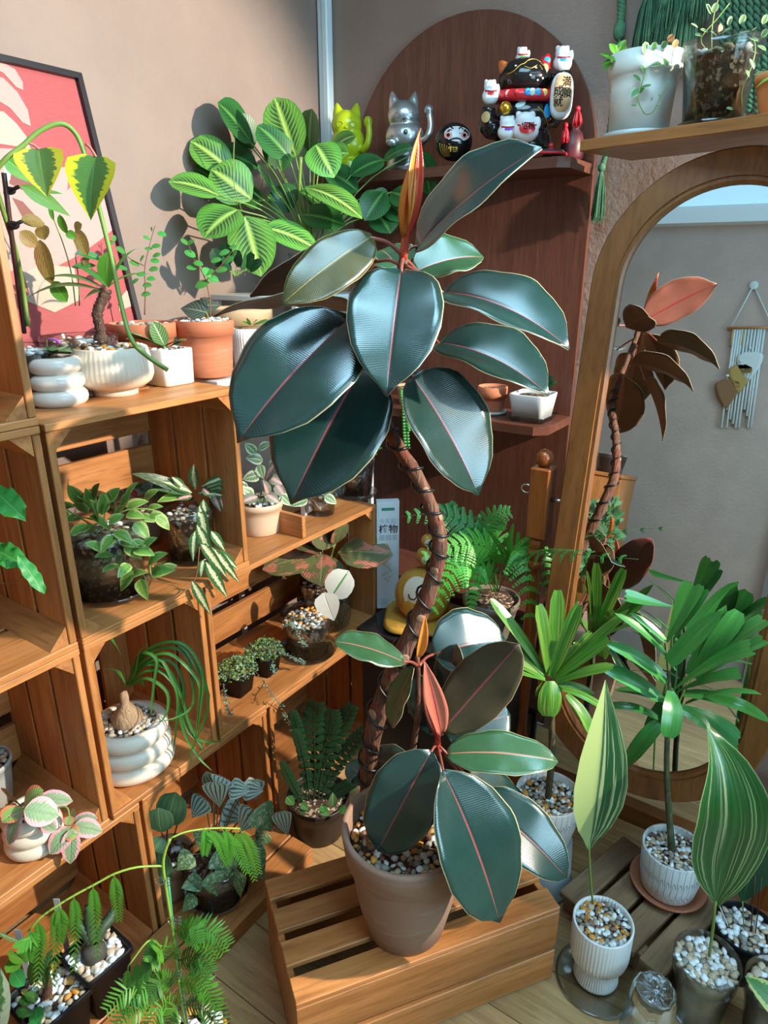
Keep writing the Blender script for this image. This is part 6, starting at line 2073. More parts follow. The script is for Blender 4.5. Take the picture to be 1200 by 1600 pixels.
vine(t36, [(1108, 1494, h), (1114, 1450, h), (1118, 1408, h)], .0028, n=8)
G_ASP2 = leafm('leaf_aspidistra_white', (.012, .10, .022), vein=None, rough=.28, edge=(.40, .55, .25), pat='stripes', c2=(.025, .14, .03), c3=(.50, .58, .28), trans=.12, veinbump=0, spec=.6)
B, T = HD(1118, 1412, h), HD(1104, 1132, h + .03)
pth = spline([B, HD(1130, 1350, h), HD(1146, 1280, h - .01), HD(1135, 1200, h + .01), T], 18)
wm = 112 * mpp(B)
part(t36, 'leaf', blade(pth, V(-.1, .15, .97), [wm / 2 * prof_w('aspi', i / 17) for i in range(18)], 10, fold=.15, ripple=.006, nr=3), G_ASP2)

# black pot with a dark leaf and stakes
pt_ = AZ(1162, 1448, .115)
c = Vector((pt_.x + .004, pt_.y, .001))
t37 = thing('staked_plant', 'dark-leaved plant with thin stakes in a black pot by the wall', 'plant', c)
part(t37, 'pot', lathe(pot_prof(.045, .061, .118, .003, .003, .02), c, 40), M_BLACKP)
soil_disc(t37, c, .054, .105)
pebbles(t37, c, .052, .110, .0078, ['white', 'white', 'beige', 'grey'], 60, 19)
h = hd(c)
pleaf(t37, (1160, 1408, h), (1200, 1260, h + .05), 60, (-.2, .2, .95), G_DARK, 'aspi', .03, .1, n=12, nv=6, stem=(1160, 1480, h))
for (x0, y0, x1, y1) in ((1172, 1470, 1180, 1365), (1178, 1480, 1190, 1370)):
    part(t37, 'stake', tube([HD(x0, y0, h), HD(x1, y1, h)], .0012, 6), plain('dark_stake', (.045, .016, .014), .4))
part(t37, 'support_wire', tube([HD(1153, 1482, h - .01), HD(1124, 1415, h - .01)], .0012, 6), plain('marker_white', (.55, .60, .64), .5))

# clear pot at the right edge
pt_ = AZ(1222, 1545, .14)
c = Vector((pt_.x, pt_.y, .003))
t38 = thing('variegated_seedling', 'yellow-edged leaf over a clear stone-filled pot at the picture edge', 'plant', c)
part(t38, 'pot', lathe([(0, 0), (.044, 0), (.056, .105), (.0595, .107), (.0625, .142), (.061, .142), (.058, .110), (.0545, .106), (.0425, .002), (0, .002)], c, 48), M_SMOKE)
part(t38, 'soil', lathe([(0, .003), (.0415, .003), (.053, .122), (0, .124)], c, 32), plain('dark_soil', (.075, .072, .064), .8, var=.4))
pebbles(t38, c, .055, c.z + .126, .0078, MIX_PALE, 80, 23)
h = hd(c)
G_YVAR = leafm('leaf_yellow_margin', (.05, .22, .04), vein=(.12, .30, .08), rough=.35, pat='margin', c2=(.50, .58, .14), mid=.02, trans=.2)
pleaf(t38, (1240, 1590, h - .05), (1164, 1525, h - .06), 44, (-.2, .6, .75), G_YVAR, 'ovate', .08, .1, n=9, nv=6, stem=Vector((c.x, c.y, c.z + .125)))

# upturned clear cup
pt_ = AZ(1024, 1546, .125)
c = Vector((pt_.x, pt_.y, .001))
tc = thing('clear_cup', 'upturned clear plastic cup with a ribbed end on the floor', 'cup', c)
part(tc, 'cup_wall', lathe([(.050, 0), (.051, .004), (.049, .006), (.0385, .112), (.036, .122), (.033, .125), (.030, .121), (0, .119), (0, .1205), (.029, .1225), (.0325, .1265), (.037, .123), (.0395, .112), (.0505, .006)], c, 48, ribs=12, amp=.0010, zr=(.02, .124)), M_CLEAR2)
for k in range(6):
    a = PI * k / 6 * 2
    part(tc, 'rib', tube([c + Vector((.008 * math.cos(a), .008 * math.sin(a), .1222)), c + Vector((.028 * math.cos(a), .028 * math.sin(a), .1222))], .0013, 6), M_CLEAR2)

# small black framed box on the floor by the stand
c = AZ(800, 1150, 0.0)
bx_ = thing('small_framed_box', 'small black framed box standing on the floor by the mirror stand', 'box', (-.60, 1.62, 0))
part(bx_, 'frame', join([box(-.66, -.56, 1.600, 1.615, 0, .012), box(-.66, -.56, 1.600, 1.615, .158, .17), box(-.66, -.648, 1.600, 1.615, .0122, .1578), box(-.572, -.56, 1.600, 1.615, .0122, .1578)]), M_LACQ, False)
part(bx_, 'panel', box(-.648, -.572, 1.604, 1.612, .012, .158), plain('ochre_card', (.20, .12, .04), .7, var=.5), False)

# ------------------------------------------------------------------ fern on the low cabinet
c = AZ(775, 1000, TZ)
c = Vector((-.665, 1.475, TZ))
t32 = thing('feathery_fern', 'bright feathery fern in a grey clay pot on the low black cabinet', 'plant', c)
part(t32, 'pot', lathe(pot_prof(.050, .074, .115, .005, .003, .02), c, 36), plain('grey_clay', (.17, .14, .11), .75, var=.25))
soil_disc(t32, c, .066, TZ + .105)
h = hd(c)
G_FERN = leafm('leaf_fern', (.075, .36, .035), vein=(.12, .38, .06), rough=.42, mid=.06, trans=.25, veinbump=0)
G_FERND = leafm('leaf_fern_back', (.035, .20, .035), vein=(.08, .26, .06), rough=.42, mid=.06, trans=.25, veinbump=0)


def fern_frond(t, pts, hs, L_, mt, n=10, N=(0, .5, .85), par=None):
    """triangular twice-cut frond"""
    path = spline([HD(x, y, q) for (x, y), q in zip(pts, hs)], 16)
    Nv = V(*N)
    gs = [tube(path, [.0016 * (1 - .8 * i / 15) for i in range(16)], 5)]
    for k in range(n):
        s = .18 + .80 * (k + .3) / n
        x = s * 15
        i = min(int(x), 14)
        p = path[i].lerp(path[i + 1], x - i)
        d = (path[i + 1] - path[i]).normalized()
        S = d.cross(Nv).normalized()
        Nn = S.cross(d)
        L = L_ * (1 - .82 * (k / n)) * (.85 if k == 0 else 1)
        for sg in (-1, 1):
            dv = (d * .45 + S * sg * .9 - Nn * .10).normalized()
            e = p + dv * L - Vector((0, 0, L * .12))
            q = [p, p + dv * L * .5 + Nn * L * .04, e]
            sp = spline(q, 6)
            m_ = max(5, int(10 * L / L_) + 2)
            for j in range(m_):
                f_ = (j + .4) / m_
                xx = f_ * 5
                ii = min(int(xx), 4)
                pp_ = sp[ii].lerp(sp[ii + 1], xx - ii)
                dd = (sp[ii + 1] - sp[ii]).normalized()
                SS = dd.cross(Nn).normalized()
                l2 = L * .15 * (1 - .7 * f_) + .0028
                for s2 in (-1, 1):
                    v2 = (dd * .6 + SS * s2 * .85).normalized()
                    gs.append(leafg(pp_, pp_ + v2 * l2, Nn, l2 * .80, 'blunt', .05, 3, 2))
            gs.append(leafg(e - dv * L * .1, e + dv * .004, Nn, L * .06, 'lance', 0, 3, 2))
    return part(t, 'frond', join(gs), mt, parent=par)


def st32(h=h):
    return (760, 925)


for (pts, hs, L_, mt, N) in (
        ([(775, 925), (790, 870), (812, 862), (824, 905), (828, 980)], [h, h - .04, h - .08, h - .11, h - .13], .088, G_FERN, (.05, .22, .97)),
        ([(770, 925), (750, 882), (722, 878), (694, 912), (670, 962)], [h, h - .04, h - .08, h - .11, h - .13], .080, G_FERN, (-.1, .25, .96)),
        ([(772, 925), (770, 868), (742, 850), (700, 856), (655, 872)], [h, h - .03, h - .06, h - .09, h - .11], .070, G_FERN, (0, .35, .93)),
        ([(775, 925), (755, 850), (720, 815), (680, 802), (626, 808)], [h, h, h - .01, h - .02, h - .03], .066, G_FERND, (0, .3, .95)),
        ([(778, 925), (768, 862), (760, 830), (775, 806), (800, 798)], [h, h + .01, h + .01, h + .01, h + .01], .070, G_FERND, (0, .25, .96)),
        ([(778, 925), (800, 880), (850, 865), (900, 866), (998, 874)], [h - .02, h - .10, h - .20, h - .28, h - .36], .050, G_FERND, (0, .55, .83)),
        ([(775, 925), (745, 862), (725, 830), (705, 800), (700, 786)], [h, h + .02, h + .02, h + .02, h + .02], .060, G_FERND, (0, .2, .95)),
        ([(778, 925), (800, 872), (828, 858), (850, 885), (862, 935)], [h, h - .03, h - .06, h - .08, h - .09], .062, G_FERN, (.1, .3, .95)),
        ([(775, 928), (765, 900), (752, 890), (740, 925), (735, 955)], [h, h - .04, h - .06, h - .08, h - .09], .046, G_FERN, (0, .3, .95))):
    fern_frond(t32, pts, hs, L_, mt, 12, N)

# ------------------------------------------------------------------ pots on the plank shelf above the mirror
c, rb = pot_c(1000, 207, UTOP, 82)
g0 = HD(985, 205, hd(c))
c = Vector((c.x, c.y, UTOP + .002))
hq = hd(c)
c = away(HD(992, 200, 1.60), 0)
dr_ = Vector((math.cos(ua), math.sin(ua), 0))
pr_ = Vector((-math.sin(ua), math.cos(ua), 0))
O_ = Vector((a1.x, a1.y, 0))


def on_shelf(px, dep):
    """point on the plank shelf under pixel column px, dep back from its front edge"""
    best = None
    for k in range(600):
        q = O_ + dr_ * (k * .0015) + pr_ * dep
        d = Vector((q.x, q.y, UTOP)) - CAM
        x = 600 + FPX * d.dot(RT) / d.dot(FW)
        if best is None or abs(x - px) < best[0]:
            best = (abs(x - px), Vector((q.x, q.y, UTOP)))
    return best[1]


def prow(p, px, py):
    return ZP(px, py, p)


c = on_shelf(995, .095)
t40 = thing('trailing_succulent', 'trailing peperomia in a white plastic pot on the plank shelf', 'plant', c + Vector((0, 0, .002)))
m = mpp(c)
hb_ = ZP(998, 88, c) - UTOP - .002
M_WPL = plain('white_plastic', (.62, .66, .62), .4)
cz = UTOP + .002
part(t40, 'pot', lathe([(0, 0), (44 * m, 0), (47 * m, hb_ * .55), (47.6 * m, hb_ * .57), (47.2 * m, hb_ * .60), (50 * m, hb_ * .74), (53 * m, hb_ * .76), (54 * m, hb_), (52 * m, hb_), (50.5 * m, hb_ * .78), (45 * m, hb_ * .7), (0, hb_ * .7)], (c.x, c.y, cz), 44), M_WPL)
soil_disc(t40, c, 50 * m, cz + hb_ * .93)
gravel(t40, c, 46 * m, cz + hb_ * .95, .007, ['white', 'beige'], 40, 1)
saucer_thing('pale saucer under the white plastic pot on the plank shelf', c, UTOP + .0003, 52 * m, .012, plain('white_plastic_saucer', (.50, .56, .55), .4))
h = hd(c)
G_TRL = leafm('leaf_trailing', (.07, .22, .07), vein=(.20, .34, .16), rough=.4, pat='margin', c2=(.40, .44, .24), mid=.02, trans=.2)
G_TRLO = leafm('leaf_trailing_orange', (.35, .20, .08), vein=(.40, .28, .12), rough=.4, mid=.02, trans=.2)
for (bx, by, tx, ty, w_, dh) in ((958, 95, 938, 103, 8, -.02), (956, 92, 935, 84, 8, -.02), (962, 85, 952, 68, 12, -.02), (966, 82, 978, 62, 10, 0), (958, 98, 940, 112, 8, -.03), (968, 82, 962, 70, 9, 0), (972, 85, 985, 78, 8, 0), (962, 95, 945, 90, 8, -.04), (970, 88, 975, 68, 10, 0)):
    pleaf(t40, (bx, by, h + dh), (tx, ty, h + dh), w_ * 1.5, (0, .5, .85), G_BRIGHT, 'lance', .08, .15, n=7)
fh = h - 55 * m - .003
vine(t40, [(1030, 92, h - .03), (1012, 100, h - .06), (1006, 120, fh), (1000, 140, fh), (996, 150, fh), (1000, 165, fh), (1008, 178, fh), (1020, 175, fh), (1030, 155, fh), (1045, 130, fh)], .0010, n=26)
for (x, y, a, w_) in ((1008, 75, 1.6, 20), (1022, 72, 1.2, 14), (1025, 102, .1, 18), (1005, 108, 2, 16), (995, 122, 2.4, 16), (992, 145, 4, 18), (1010, 135, .2, 15), (1003, 140, .9, 14), (990, 165, 3.2, 8), (1018, 155, 1.2, 7), (1027, 166, 0, 8), (1036, 145, .8, 7), (1038, 70, 1.1, 14), (1048, 60, 1.2, 15), (1055, 68, 1.3, 15), (1040, 98, -1.2, 14), (1042, 128, .3, 8), (1030, 150, 2, 6)):
    mt = G_TRLO if (x, y) in ((1048, 60), (1055, 68)) else G_TRL
    L = w_
    pleaf(t40, (x - L * .5 * math.cos(a), y + L * .5 * math.sin(a), fh + .005), (x + L * .5 * math.cos(a), y - L * .5 * math.sin(a), fh), L * .75, (.1, .4, .9), mt, 'round', .05, .1, n=6)
vine(t40, [(1015, 92, h - .03), (1030, 80, h - .03), (1048, 75, h - .04), (1058, 70, h - .04)], .001, n=10)

c = on_shelf(1110, .095)
t41 = thing('trailing_succulent', 'pale trailing stems over a big clear pot on the plank shelf', 'plant', c + Vector((0, 0, .002)))
m = mpp(c)
hb_ = ZP(1110, 68, c) - UTOP - .002
clear_pot(t41, c, cz, 42 * m, 55 * m, hb_, .80, mat=clear_plastic('scuffed_clear', (.80, .82, .78), .35))
pebbles(t41, c, 48 * m, cz + hb_ * .84, .009, ['white', 'beige', 'white'], 40, 4)
saucer_thing('clear saucer under the big clear pot on the plank shelf', c, UTOP + .0003, 50 * m, .012)
h = hd(c)
vine(t41, [(1112, 80, h), (1112, 50, h), (1116, 20, h), (1122, 0, h)], .001, n=10)
vine(t41, [(1125, 80, h), (1150, 62, h - .03), (1175, 60, h - .05), (1180, 80, h - 59 * m), (1172, 110, h - 60 * m), (1160, 140, h - 60 * m), (1160, 170, h - 60 * m)], .001, n=18)
vine(t41, [(1105, 80, h), (1095, 60, h - .02), (1120, 30, h - .02), (1140, 5, h - .02)], .001, n=10)
for (x, y, a, w_) in ((1107, 14, 2.0, 16), (1117, 12, 1.2, 16), (1085, 40, 2.6, 12), (1092, 55, 3, 12), (1125, 45, 1.5, 16), (1140, 32, 1.3, 14), (1160, 30, 1.2, 16), (1135, 48, .5, 14), (1165, 50, .1, 14), (1178, 46, .6, 12), (1195, 52, .9, 16), (1178, 62, -.4, 14), (1175, 100, -1.2, 16), (1168, 115, 2, 12), (1185, 115, .3, 14), (1150, 55, .2, 12), (1195, 30, 1.2, 16), (1115, 52, 2.5, 12), (1140, 170, 3, 10), (1100, 48, 2.8, 12), (1190, 75, -.6, 14)):
    L = w_ * 1.1
    mt = G_TRLO if x == 1125 else (G_VARH if (x + y) % 3 == 0 else G_TRL)
    dq = .05 if y < 72 else 59 * m + .003
    pleaf(t41, (x - L * .5 * math.cos(a), y + L * .5 * math.sin(a), h - dq), (x + L * .5 * math.cos(a), y - L * .5 * math.sin(a), h - dq - .005), L * .6, (.1, .4, .9), mt, 'oval', .05, .1, n=6)

c = on_shelf(1218, .075)
t42 = thing('clay_pot', 'orange clay pot at the picture edge on the plank shelf', 'pot', c)
m = mpp(c)
part(t42, 'pot', lathe(pot_prof(30 * m, 44 * m, 62 * m, .004, .003, .016), c, 36), terracotta('orange_clay', (.52, .20, .06), (.58, .30, .14), .3))
soil_disc(t42, c, 38 * m, UTOP + 54 * m)
pleaf(t42, (1215, 118, hd(c) - .04), (1180, 138, hd(c) - .06), 8, (0, .7, .7), G_BRIGHT, 'lance', .1, .1)

# ------------------------------------------------------------------ pots on the lower board of the arched shelf
py_ = AY(831, 650, 1.665)
c = Vector((py_.x, 1.665, LSZ + .003))
t43 = thing('square_planter', 'white square planter with a small dark succulent on the walnut shelf', 'plant', c)
part(t43, 'pot', lathe([(0, 0), (.040, 0), (.050, .066), (.0495, .068), (.046, .068), (.045, .06), (.040, .03), (0, .03)], c, 48, 10.0, 0), plain('white_gloss', (.62, .68, .70), .3))
part(t43, 'soil', lathe([(0, .02), (.038, .02), (.0445, .058), (0, .06)], c, 32, 10.0, 0), M_SOIL)
solo('square_saucer', lathe([(0, 0), (.044, 0), (.053, .016), (.052, .016), (.043, .002), (0, .002)], (c.x, c.y, LSZ + .0004), 48, 10.0, 0), clear_plastic('pale_clear', (.80, .86, .88), .4), 'clear square saucer under the white square planter', 'saucer', loc=(c.x, c.y, LSZ))
h = hd(c)
for (bx, by, tx, ty) in ((845, 602, 866, 588), (842, 604, 858, 582), (838, 604, 840, 578), (846, 606, 870, 598), (834, 604, 826, 582)):
    pleaf(t43, (bx, by, h), (tx, ty, h - .01), 12, (.1, .4, .9), G_DARK, 'oval', .06, .1, n=7)
py_ = AY(768, 640, 1.68)
c = Vector((py_.x, 1.68, LSZ + .003))
t44 = thing('clay_pot', 'small terracotta pot beside the white square planter', 'pot', c)
m = mpp(c)
part(t44, 'pot', lathe(pot_prof(.028, .040, .072, .004, .004, .03), c, 36), M_TERRA)
soil_disc(t44, c, .034, c.z + .064)
saucer_thing('pale saucer under the small terracotta pot', c, LSZ + .0004, .042, .010, plain('white_plastic_saucer', (.50, .56, .55), .4))
py_ = AY(640, 600, 1.66)
c = Vector((py_.x, 1.665, LSZ))
t45 = thing('string_plant', 'bead-leaved string plant hanging from the walnut shelf', 'plant', c)
part(t45, 'pot', lathe(pot_prof(.032, .040, .055, .004), c, 32), M_TERRA_TAN)
soil_disc(t45, c, .035, LSZ + .048)
hf = hd(AY(632, 660, SF - .006))
for dx, y1, sd in ((0, 700, 1), (6, 672, 2)):
    pts = [Vector((c.x, c.y - .02, LSZ + .056)), HD(630 + dx, 612, hf), HD(633 + dx, 640, hf - .004), HD(634 + dx, (640 + y1) / 2, hf - .004), HD(636 + dx, y1, hf - .004)]
    path = spline(pts, 26)
    s_ = part(t45, 'stem', tube(path, .0008, 5), M_STEMG)
    rnd = random.Random(sd)
    for i in range(6, 26):
        for sg in (-1, 1):
            part(t45, 'bead_leaf', ellip(path[i] + RT * (.005 * sg) + HF * rnd.uniform(-.002, .003), RT * .0048, HF * .0035, UP * .0038, 8, 6), plain('bead_green', (.05, .25, .06), .35), parent=s_)

# ------------------------------------------------------------------ figurines on the arched shelf
def fuse(gs, voxel=.0028, smooth=6):
    """melt overlapping solids into one skin"""
    v, f = [], []
    for g in gs:
        k = len(v)
        v += list(g[0])
        f += [tuple(i + k for i in q) for q in g[1]]
    me = bpy.data.meshes.new('tmp')
    me.from_pydata([tuple(p) for p in v], [], f)
    o = bpy.data.objects.new('tmp', me)
    col.objects.link(o)
    r = o.modifiers.new('r', 'REMESH')
    r.mode = 'VOXEL'
    r.voxel_size = voxel
    s = o.modifiers.new('s', 'SMOOTH')
    s.iterations = smooth
    s.factor = .5
    dg = bpy.context.evaluated_depsgraph_get()
    ev = o.evaluated_get(dg).to_mesh()
    vs = [Vector(p.co) for p in ev.vertices]
    fs = [tuple(p.vertices) for p in ev.polygons]
    bpy.data.objects.remove(o)
    bpy.data.meshes.remove(me)
    return vs, fs


def bl(px, py, h, rx, ry, rd):
    return dict(c=HD(px, py, h), rx=rx, ry=ry, rd=rd, px=px, py=py, h=h)


def bg(b, seg=20, rings=14):
    return blob(b['px'], b['py'], b['h'], b['rx'], b['ry'], b['rd'], seg, rings)


def onb(b, px, py, lift=.0006):
    """pixel -> point on the front of a blob"""
    m = mpp(b['c'])
    dx, dy = (px - b['px']) / b['rx'], (b['py'] - py) / b['ry']
    s = max(0.0, 1 - dx * dx - dy * dy)
    return b['c'] + RT * (dx * b['rx'] * m) + Vector((0, 0, dy * b['ry'] * m)) + HF * (b['rd'] * b['rx'] * m * math.sqrt(s) + lift)


def decal(t, name, b, cx, cy, rx, ry, mat, lift=.0005, n=20, tilt=0.0, parent=None):
    """small painted oval lying on a blob"""
    v, f = [onb(b, cx, cy, lift)], []
    for q in (.5, 1.0):
        for k in range(n):
            a = 2 * PI * k / n
            x, y = rx * q * math.cos(a), ry * q * math.sin(a)
            v.append(onb(b, cx + x * math.cos(tilt) - y * math.sin(tilt), cy - (x * math.sin(tilt) + y * math.cos(tilt)), lift))
    for k in range(n):
        k2 = (k + 1) % n
        f.append((0, 1 + k, 1 + k2))
        f.append((1 + k, 1 + n + k, 1 + n + k2, 1 + k2))
    return part(t, name, (v, f), mat, parent=parent)


def stroke(t, name, b, pts, r, mat, lift=.0004, parent=None):
    P_ = spline([onb(b, x, y, lift) for x, y in pts], max(6, len(pts) * 4))
    return part(t, name, tube(P_, r, 6), mat, parent=parent)


def text_geo(body, size, c, X, Y, depth=.0006, bold=False):
    """flat lettering as real shapes"""
    cu = bpy.data.curves.new('lettering', 'FONT')
    cu.body = body
    cu.size = size
    cu.align_x = 'CENTER'
    cu.align_y = 'CENTER'
    if bold:
        cu.offset = size * .014
    o = bpy.data.objects.new('lettering', cu)
    col.objects.link(o)
    dg = bpy.context.evaluated_depsgraph_get()
    dg.update()
    me = o.evaluated_get(dg).to_mesh()
    Z = X.cross(Y).normalized()
    vs = [c + X * p.co.x + Y * p.co.y + Z * depth for p in me.vertices]
    fs = [tuple(p.vertices) for p in me.polygons]
    bpy.data.objects.remove(o)
    return vs, fs


def cat(name, label, mat, h, head, ears, body, arm, paw2, relief):
    B_ = [bl(*head[:2], h, *head[2:]), bl(*body[:2], h, *body[2:])]
    m = mpp(B_[0]['c'])
    base = Vector((B_[1]['c'].x, B_[1]['c'].y, CSZ))
    t = thing(name, label, 'figurine', base)
    gs = [bg(B_[0], 24, 16), bg(B_[1], 24, 16)]
    gs.append(lathe([(0, 0), (body[2] * m * .92, 0), (body[2] * m * 1.0, .012), (body[2] * m * .9, .04), (0, .05)], base + Vector((0, 0, .0005)), 24))
    for (bx, by, tx, ty, w_) in ears:
        b0, t0 = HD(bx, by, h), HD(tx, ty, h)
        gs.append(tube([b0 - (t0 - b0) * .3, b0, b0.lerp(t0, .5), b0.lerp(t0, .85), t0], [w_ * m, w_ * m, w_ * m * .72, w_ * m * .35, w_ * m * .1], 12))
    path = spline([HD(x, y, h - d_) for x, y, d_ in arm], 12)
    gs.append(tube(path, [arm[0][2] * 0 + .0095 - .0001 * i for i in range(12)], 12))
    gs.append(ellip(path[-1], RT * .0125, HF * .0115, Vector((0, 0, .0135)), 14, 10))
    gs.append(ellip(HD(paw2[0], paw2[1], h - .045), RT * .016, HF * .012, Vector((0, 0, .012)), 14, 10))
    part(t, 'body', fuse(gs), mat)
    # relief features
    for (bx, by, tx, ty, w_) in ears:
        b0, t0 = HD(bx, by, h - .010), HD(tx, ty, h - .003)
        part(t, 'inner_ear', leafg(b0.lerp(t0, .1), b0.lerp(t0, .85), HF, w_ * m * 1.1, 'heart', .0, 6, 4, cup=.2), mat)
    hx, hy, rx, ry = head[:4]
    for s in (-1, 1):
        ex, ey = hx + s * rx * .42, hy + ry * .05
        stroke(t, 'eye', B_[0], [(ex - 5, ey), (ex - 2, ey - 3), (ex + 3, ey - 3), (ex + 6, ey)], .0011, mat, .0004)
        stroke(t, 'eyelid', B_[0], [(ex - 5, ey + 1), (ex, ey + 4), (ex + 5, ey + 1)], .0011, mat, .0004)
    part(t, 'nose', ellip(onb(B_[0], hx, hy + ry * .28, .001), RT * .0042, HF * .003, Vector((0, 0, .003)), 10, 8), relief)
    stroke(t, 'mouth', B_[0], [(hx - 7, hy + ry * .55), (hx - 3, hy + ry * .62), (hx, hy + ry * .48), (hx + 3, hy + ry * .62), (hx + 7, hy + ry * .55)], .0012, relief, .0003)
    nk = hy + ry * .95
    stroke(t, 'collar', bl(hx, nk, h, rx * .82, 30, .82), [(hx - rx * .72, nk), (hx - rx * .3, nk + 3), (hx + rx * .3, nk + 3), (hx + rx * .72, nk)], .0020, mat, .0005)
    part(t, 'medal', ellip(onb(B_[1], body[0], nk + 7, .001), RT * .006, HF * .003, Vector((0, 0, .006)), 12, 8), relief)
    for k in (-1, 0, 1):
        stroke(t, 'paw_line', bl(arm[-1][0], arm[-1][1], h - arm[-1][2], 9, 10, .9), [(arm[-1][0] + k * 4, arm[-1][1] - 5), (arm[-1][0] + k * 4.5, arm[-1][1] + 2)], .0008, relief, .0003)
    return t


hs_ = hd(AY(560, 230, 1.672))
M_LIME = plain('lime_gloss', (.42, .52, .015), .22)
M_LIME2 = plain('lime_shade', (.33, .42, .012), .25)
M_SILVER = plain('silver_paint', (.50, .54, .56), .28, Metallic=.85)
M_SILVER2 = plain('silver_dark', (.16, .17, .17), .3, Metallic=.85)
cat('beckoning_cat', 'lime green beckoning cat figurine on the arched shelf', M_LIME, hs_, (542, 196, 24.5, 21.5, .85), ((529, 180, 526, 160, 9.5), (555, 180, 558, 160, 9.5)), (545, 224, 27, 24, .8), ((566, 236, .02), (574, 226, .035), (577, 208, .03), (575, 190, .025)), (535, 228), M_LIME2)
hs2 = hd(AY(635, 230, 1.672))
cat('beckoning_cat', 'silver beckoning cat figurine on the arched shelf', M_SILVER, hs2, (631, 182, 25.5, 23, .85), ((617, 165, 612, 142, 10), (645, 165, 649, 142, 10)), (633, 214, 31, 25, .8), ((656, 224, .02), (668, 214, .035), (673, 196, .03), (670, 172, .025)), (612, 222), M_SILVER2)

# small black round-bottomed doll
M_GBLACK = plain('gloss_black', (.008, .008, .009), .12)
M_GOLD = plain('gold_paint', (.62, .40, .07), .3, Metallic=.8)
M_FACE = plain('face_white', (.66, .70, .72), .35)
M_RED = plain('gloss_red', (.55, .015, .02), .25)
M_PINKS = plain('soft_pink', (.70, .30, .28), .4)
M_BLUE = plain('glaze_blue', (.03, .30, .62), .3)
M_SKY = plain('glaze_pale', (.45, .62, .60), .35)
h3 = hd(AY(708, 240, 1.625))
b = bl(709, 222, h3, 29, 27, .9)
t = thing('black_round_doll', 'small black round-bottomed doll with a painted face and gold stripes', 'figurine', Vector((b['c'].x, b['c'].y, CSZ)))
part(t, 'body', bg(b, 28, 20), M_GBLACK)
decal(t, 'face', b, 712, 214, 20, 11, M_FACE)
for ex in (698, 723):
    decal(t, 'eye_ring', b, ex, 216, 6, 5, M_PINKS, .0009)
    decal(t, 'eye', b, ex, 216, 2.6, 2.6, M_GBLACK, .0013)
for s in (-1, 1):
    stroke(t, 'brow', b, [(710 + s * 4, 207), (710 + s * 12, 203), (710 + s * 20, 207)], .0016, M_GBLACK, .0009)
stroke(t, 'moustache', b, [(698, 224), (706, 221), (714, 221), (722, 225)], .0018, M_GBLACK, .0009)
for k in range(5):
    stroke(t, 'gold_stripe', b, [(686 + k * 3.4, 226 + k * 1.4), (688 + k * 2.6, 236), (694 + k * 2, 244)], .0011, M_GOLD)
m = mpp(b['c'])
part(t, 'lettering', text_geo('福', 15 * m, onb(b, 706, 233, .0006), RT, Vector((0, 0, 1)), 0, True), M_GOLD)

# big black lucky cat
h4 = hd(AY(820, 200, 1.655))
H_ = bl(821, 124, h4, 42, 30, .85)
Bd = bl(820, 184, h4, 46, 36, .85)
m = mpp(Bd['c'])
zb4 = CSZ + .022
t = thing('lucky_cat', 'large glossy black lucky cat holding a white plaque', 'figurine', Vector((Bd['c'].x, Bd['c'].y, zb4)))
gs = [bg(H_, 28, 18), bg(Bd, 28, 18), lathe([(0, 0), (44 * m, 0), (47 * m, .012), (42 * m, .04), (0, .05)], Vector((Bd['c'].x, Bd['c'].y, zb4)), 28)]
gs.append(tube(spline([HD(790, 200, h4 - .03), HD(766, 200, h4 - .05), HD(762, 185, h4 - .05), HD(764, 168, h4 - .05)], 10), [.022, .024, .024, .023, .022, .020, .018, .017, .017, .016], 14))
gs.append(tube(spline([HD(858, 190, h4), HD(874, 170, h4 - .01), HD(880, 140, h4 - .01), HD(880, 112, h4 - .01)], 10), [.022, .022, .020, .019, .018, .018, .018, .019, .020, .019], 14))
part(t, 'body', fuse(gs, .003, 6), M_GBLACK)
M_EAR = plain('ear_orange', (.50, .13, .03), .35)
for (bx, by, tx, ty, w_, mt) in ((845, 112, 859, 84, 15, M_RED), (795, 116, 780, 96, 14, M_EAR)):
    b0, t0 = HD(bx, by, h4 - .012), HD(tx, ty, h4 - .004)
    e_ = part(t, 'ear', tube([b0 - (t0 - b0) * .25, b0, b0.lerp(t0, .6), b0.lerp(t0, .9), t0], [w_ * m, w_ * m * .95, w_ * m * .6, w_ * m * .3, .001], 14), mt)
    if mt is M_RED:
        part(t, 'ear_pattern', ellip(b0.lerp(t0, .55) + HF * (w_ * m * .62), RT * .008, HF * .002, Vector((0, 0, .007)), 10, 8), M_BLUE, parent=e_)
        part(t, 'ear_pattern', ellip(b0.lerp(t0, .05) + HF * (w_ * m * .90) + RT * .004, RT * .008, HF * .002, Vector((0, 0, .010)), 10, 8), plain('ear_gold', (.62, .42, .16), .4), parent=e_)
for pts in ([(812, 110), (820, 104), (830, 103), (838, 107)], [(812, 114), (822, 117), (832, 112)], [(788, 122), (796, 120), (806, 112), (812, 110)], [(836, 112), (840, 118)], [(838, 108), (845, 114)]):
    stroke(t, 'face_line', H_, pts, .0010, M_GOLD)
for (x, y) in ((830, 116), (822, 126), (834, 132), (842, 129), (800, 112)):
    decal(t, 'whisker_dot', H_, x, y, 1.6, 1.2, M_FACE)
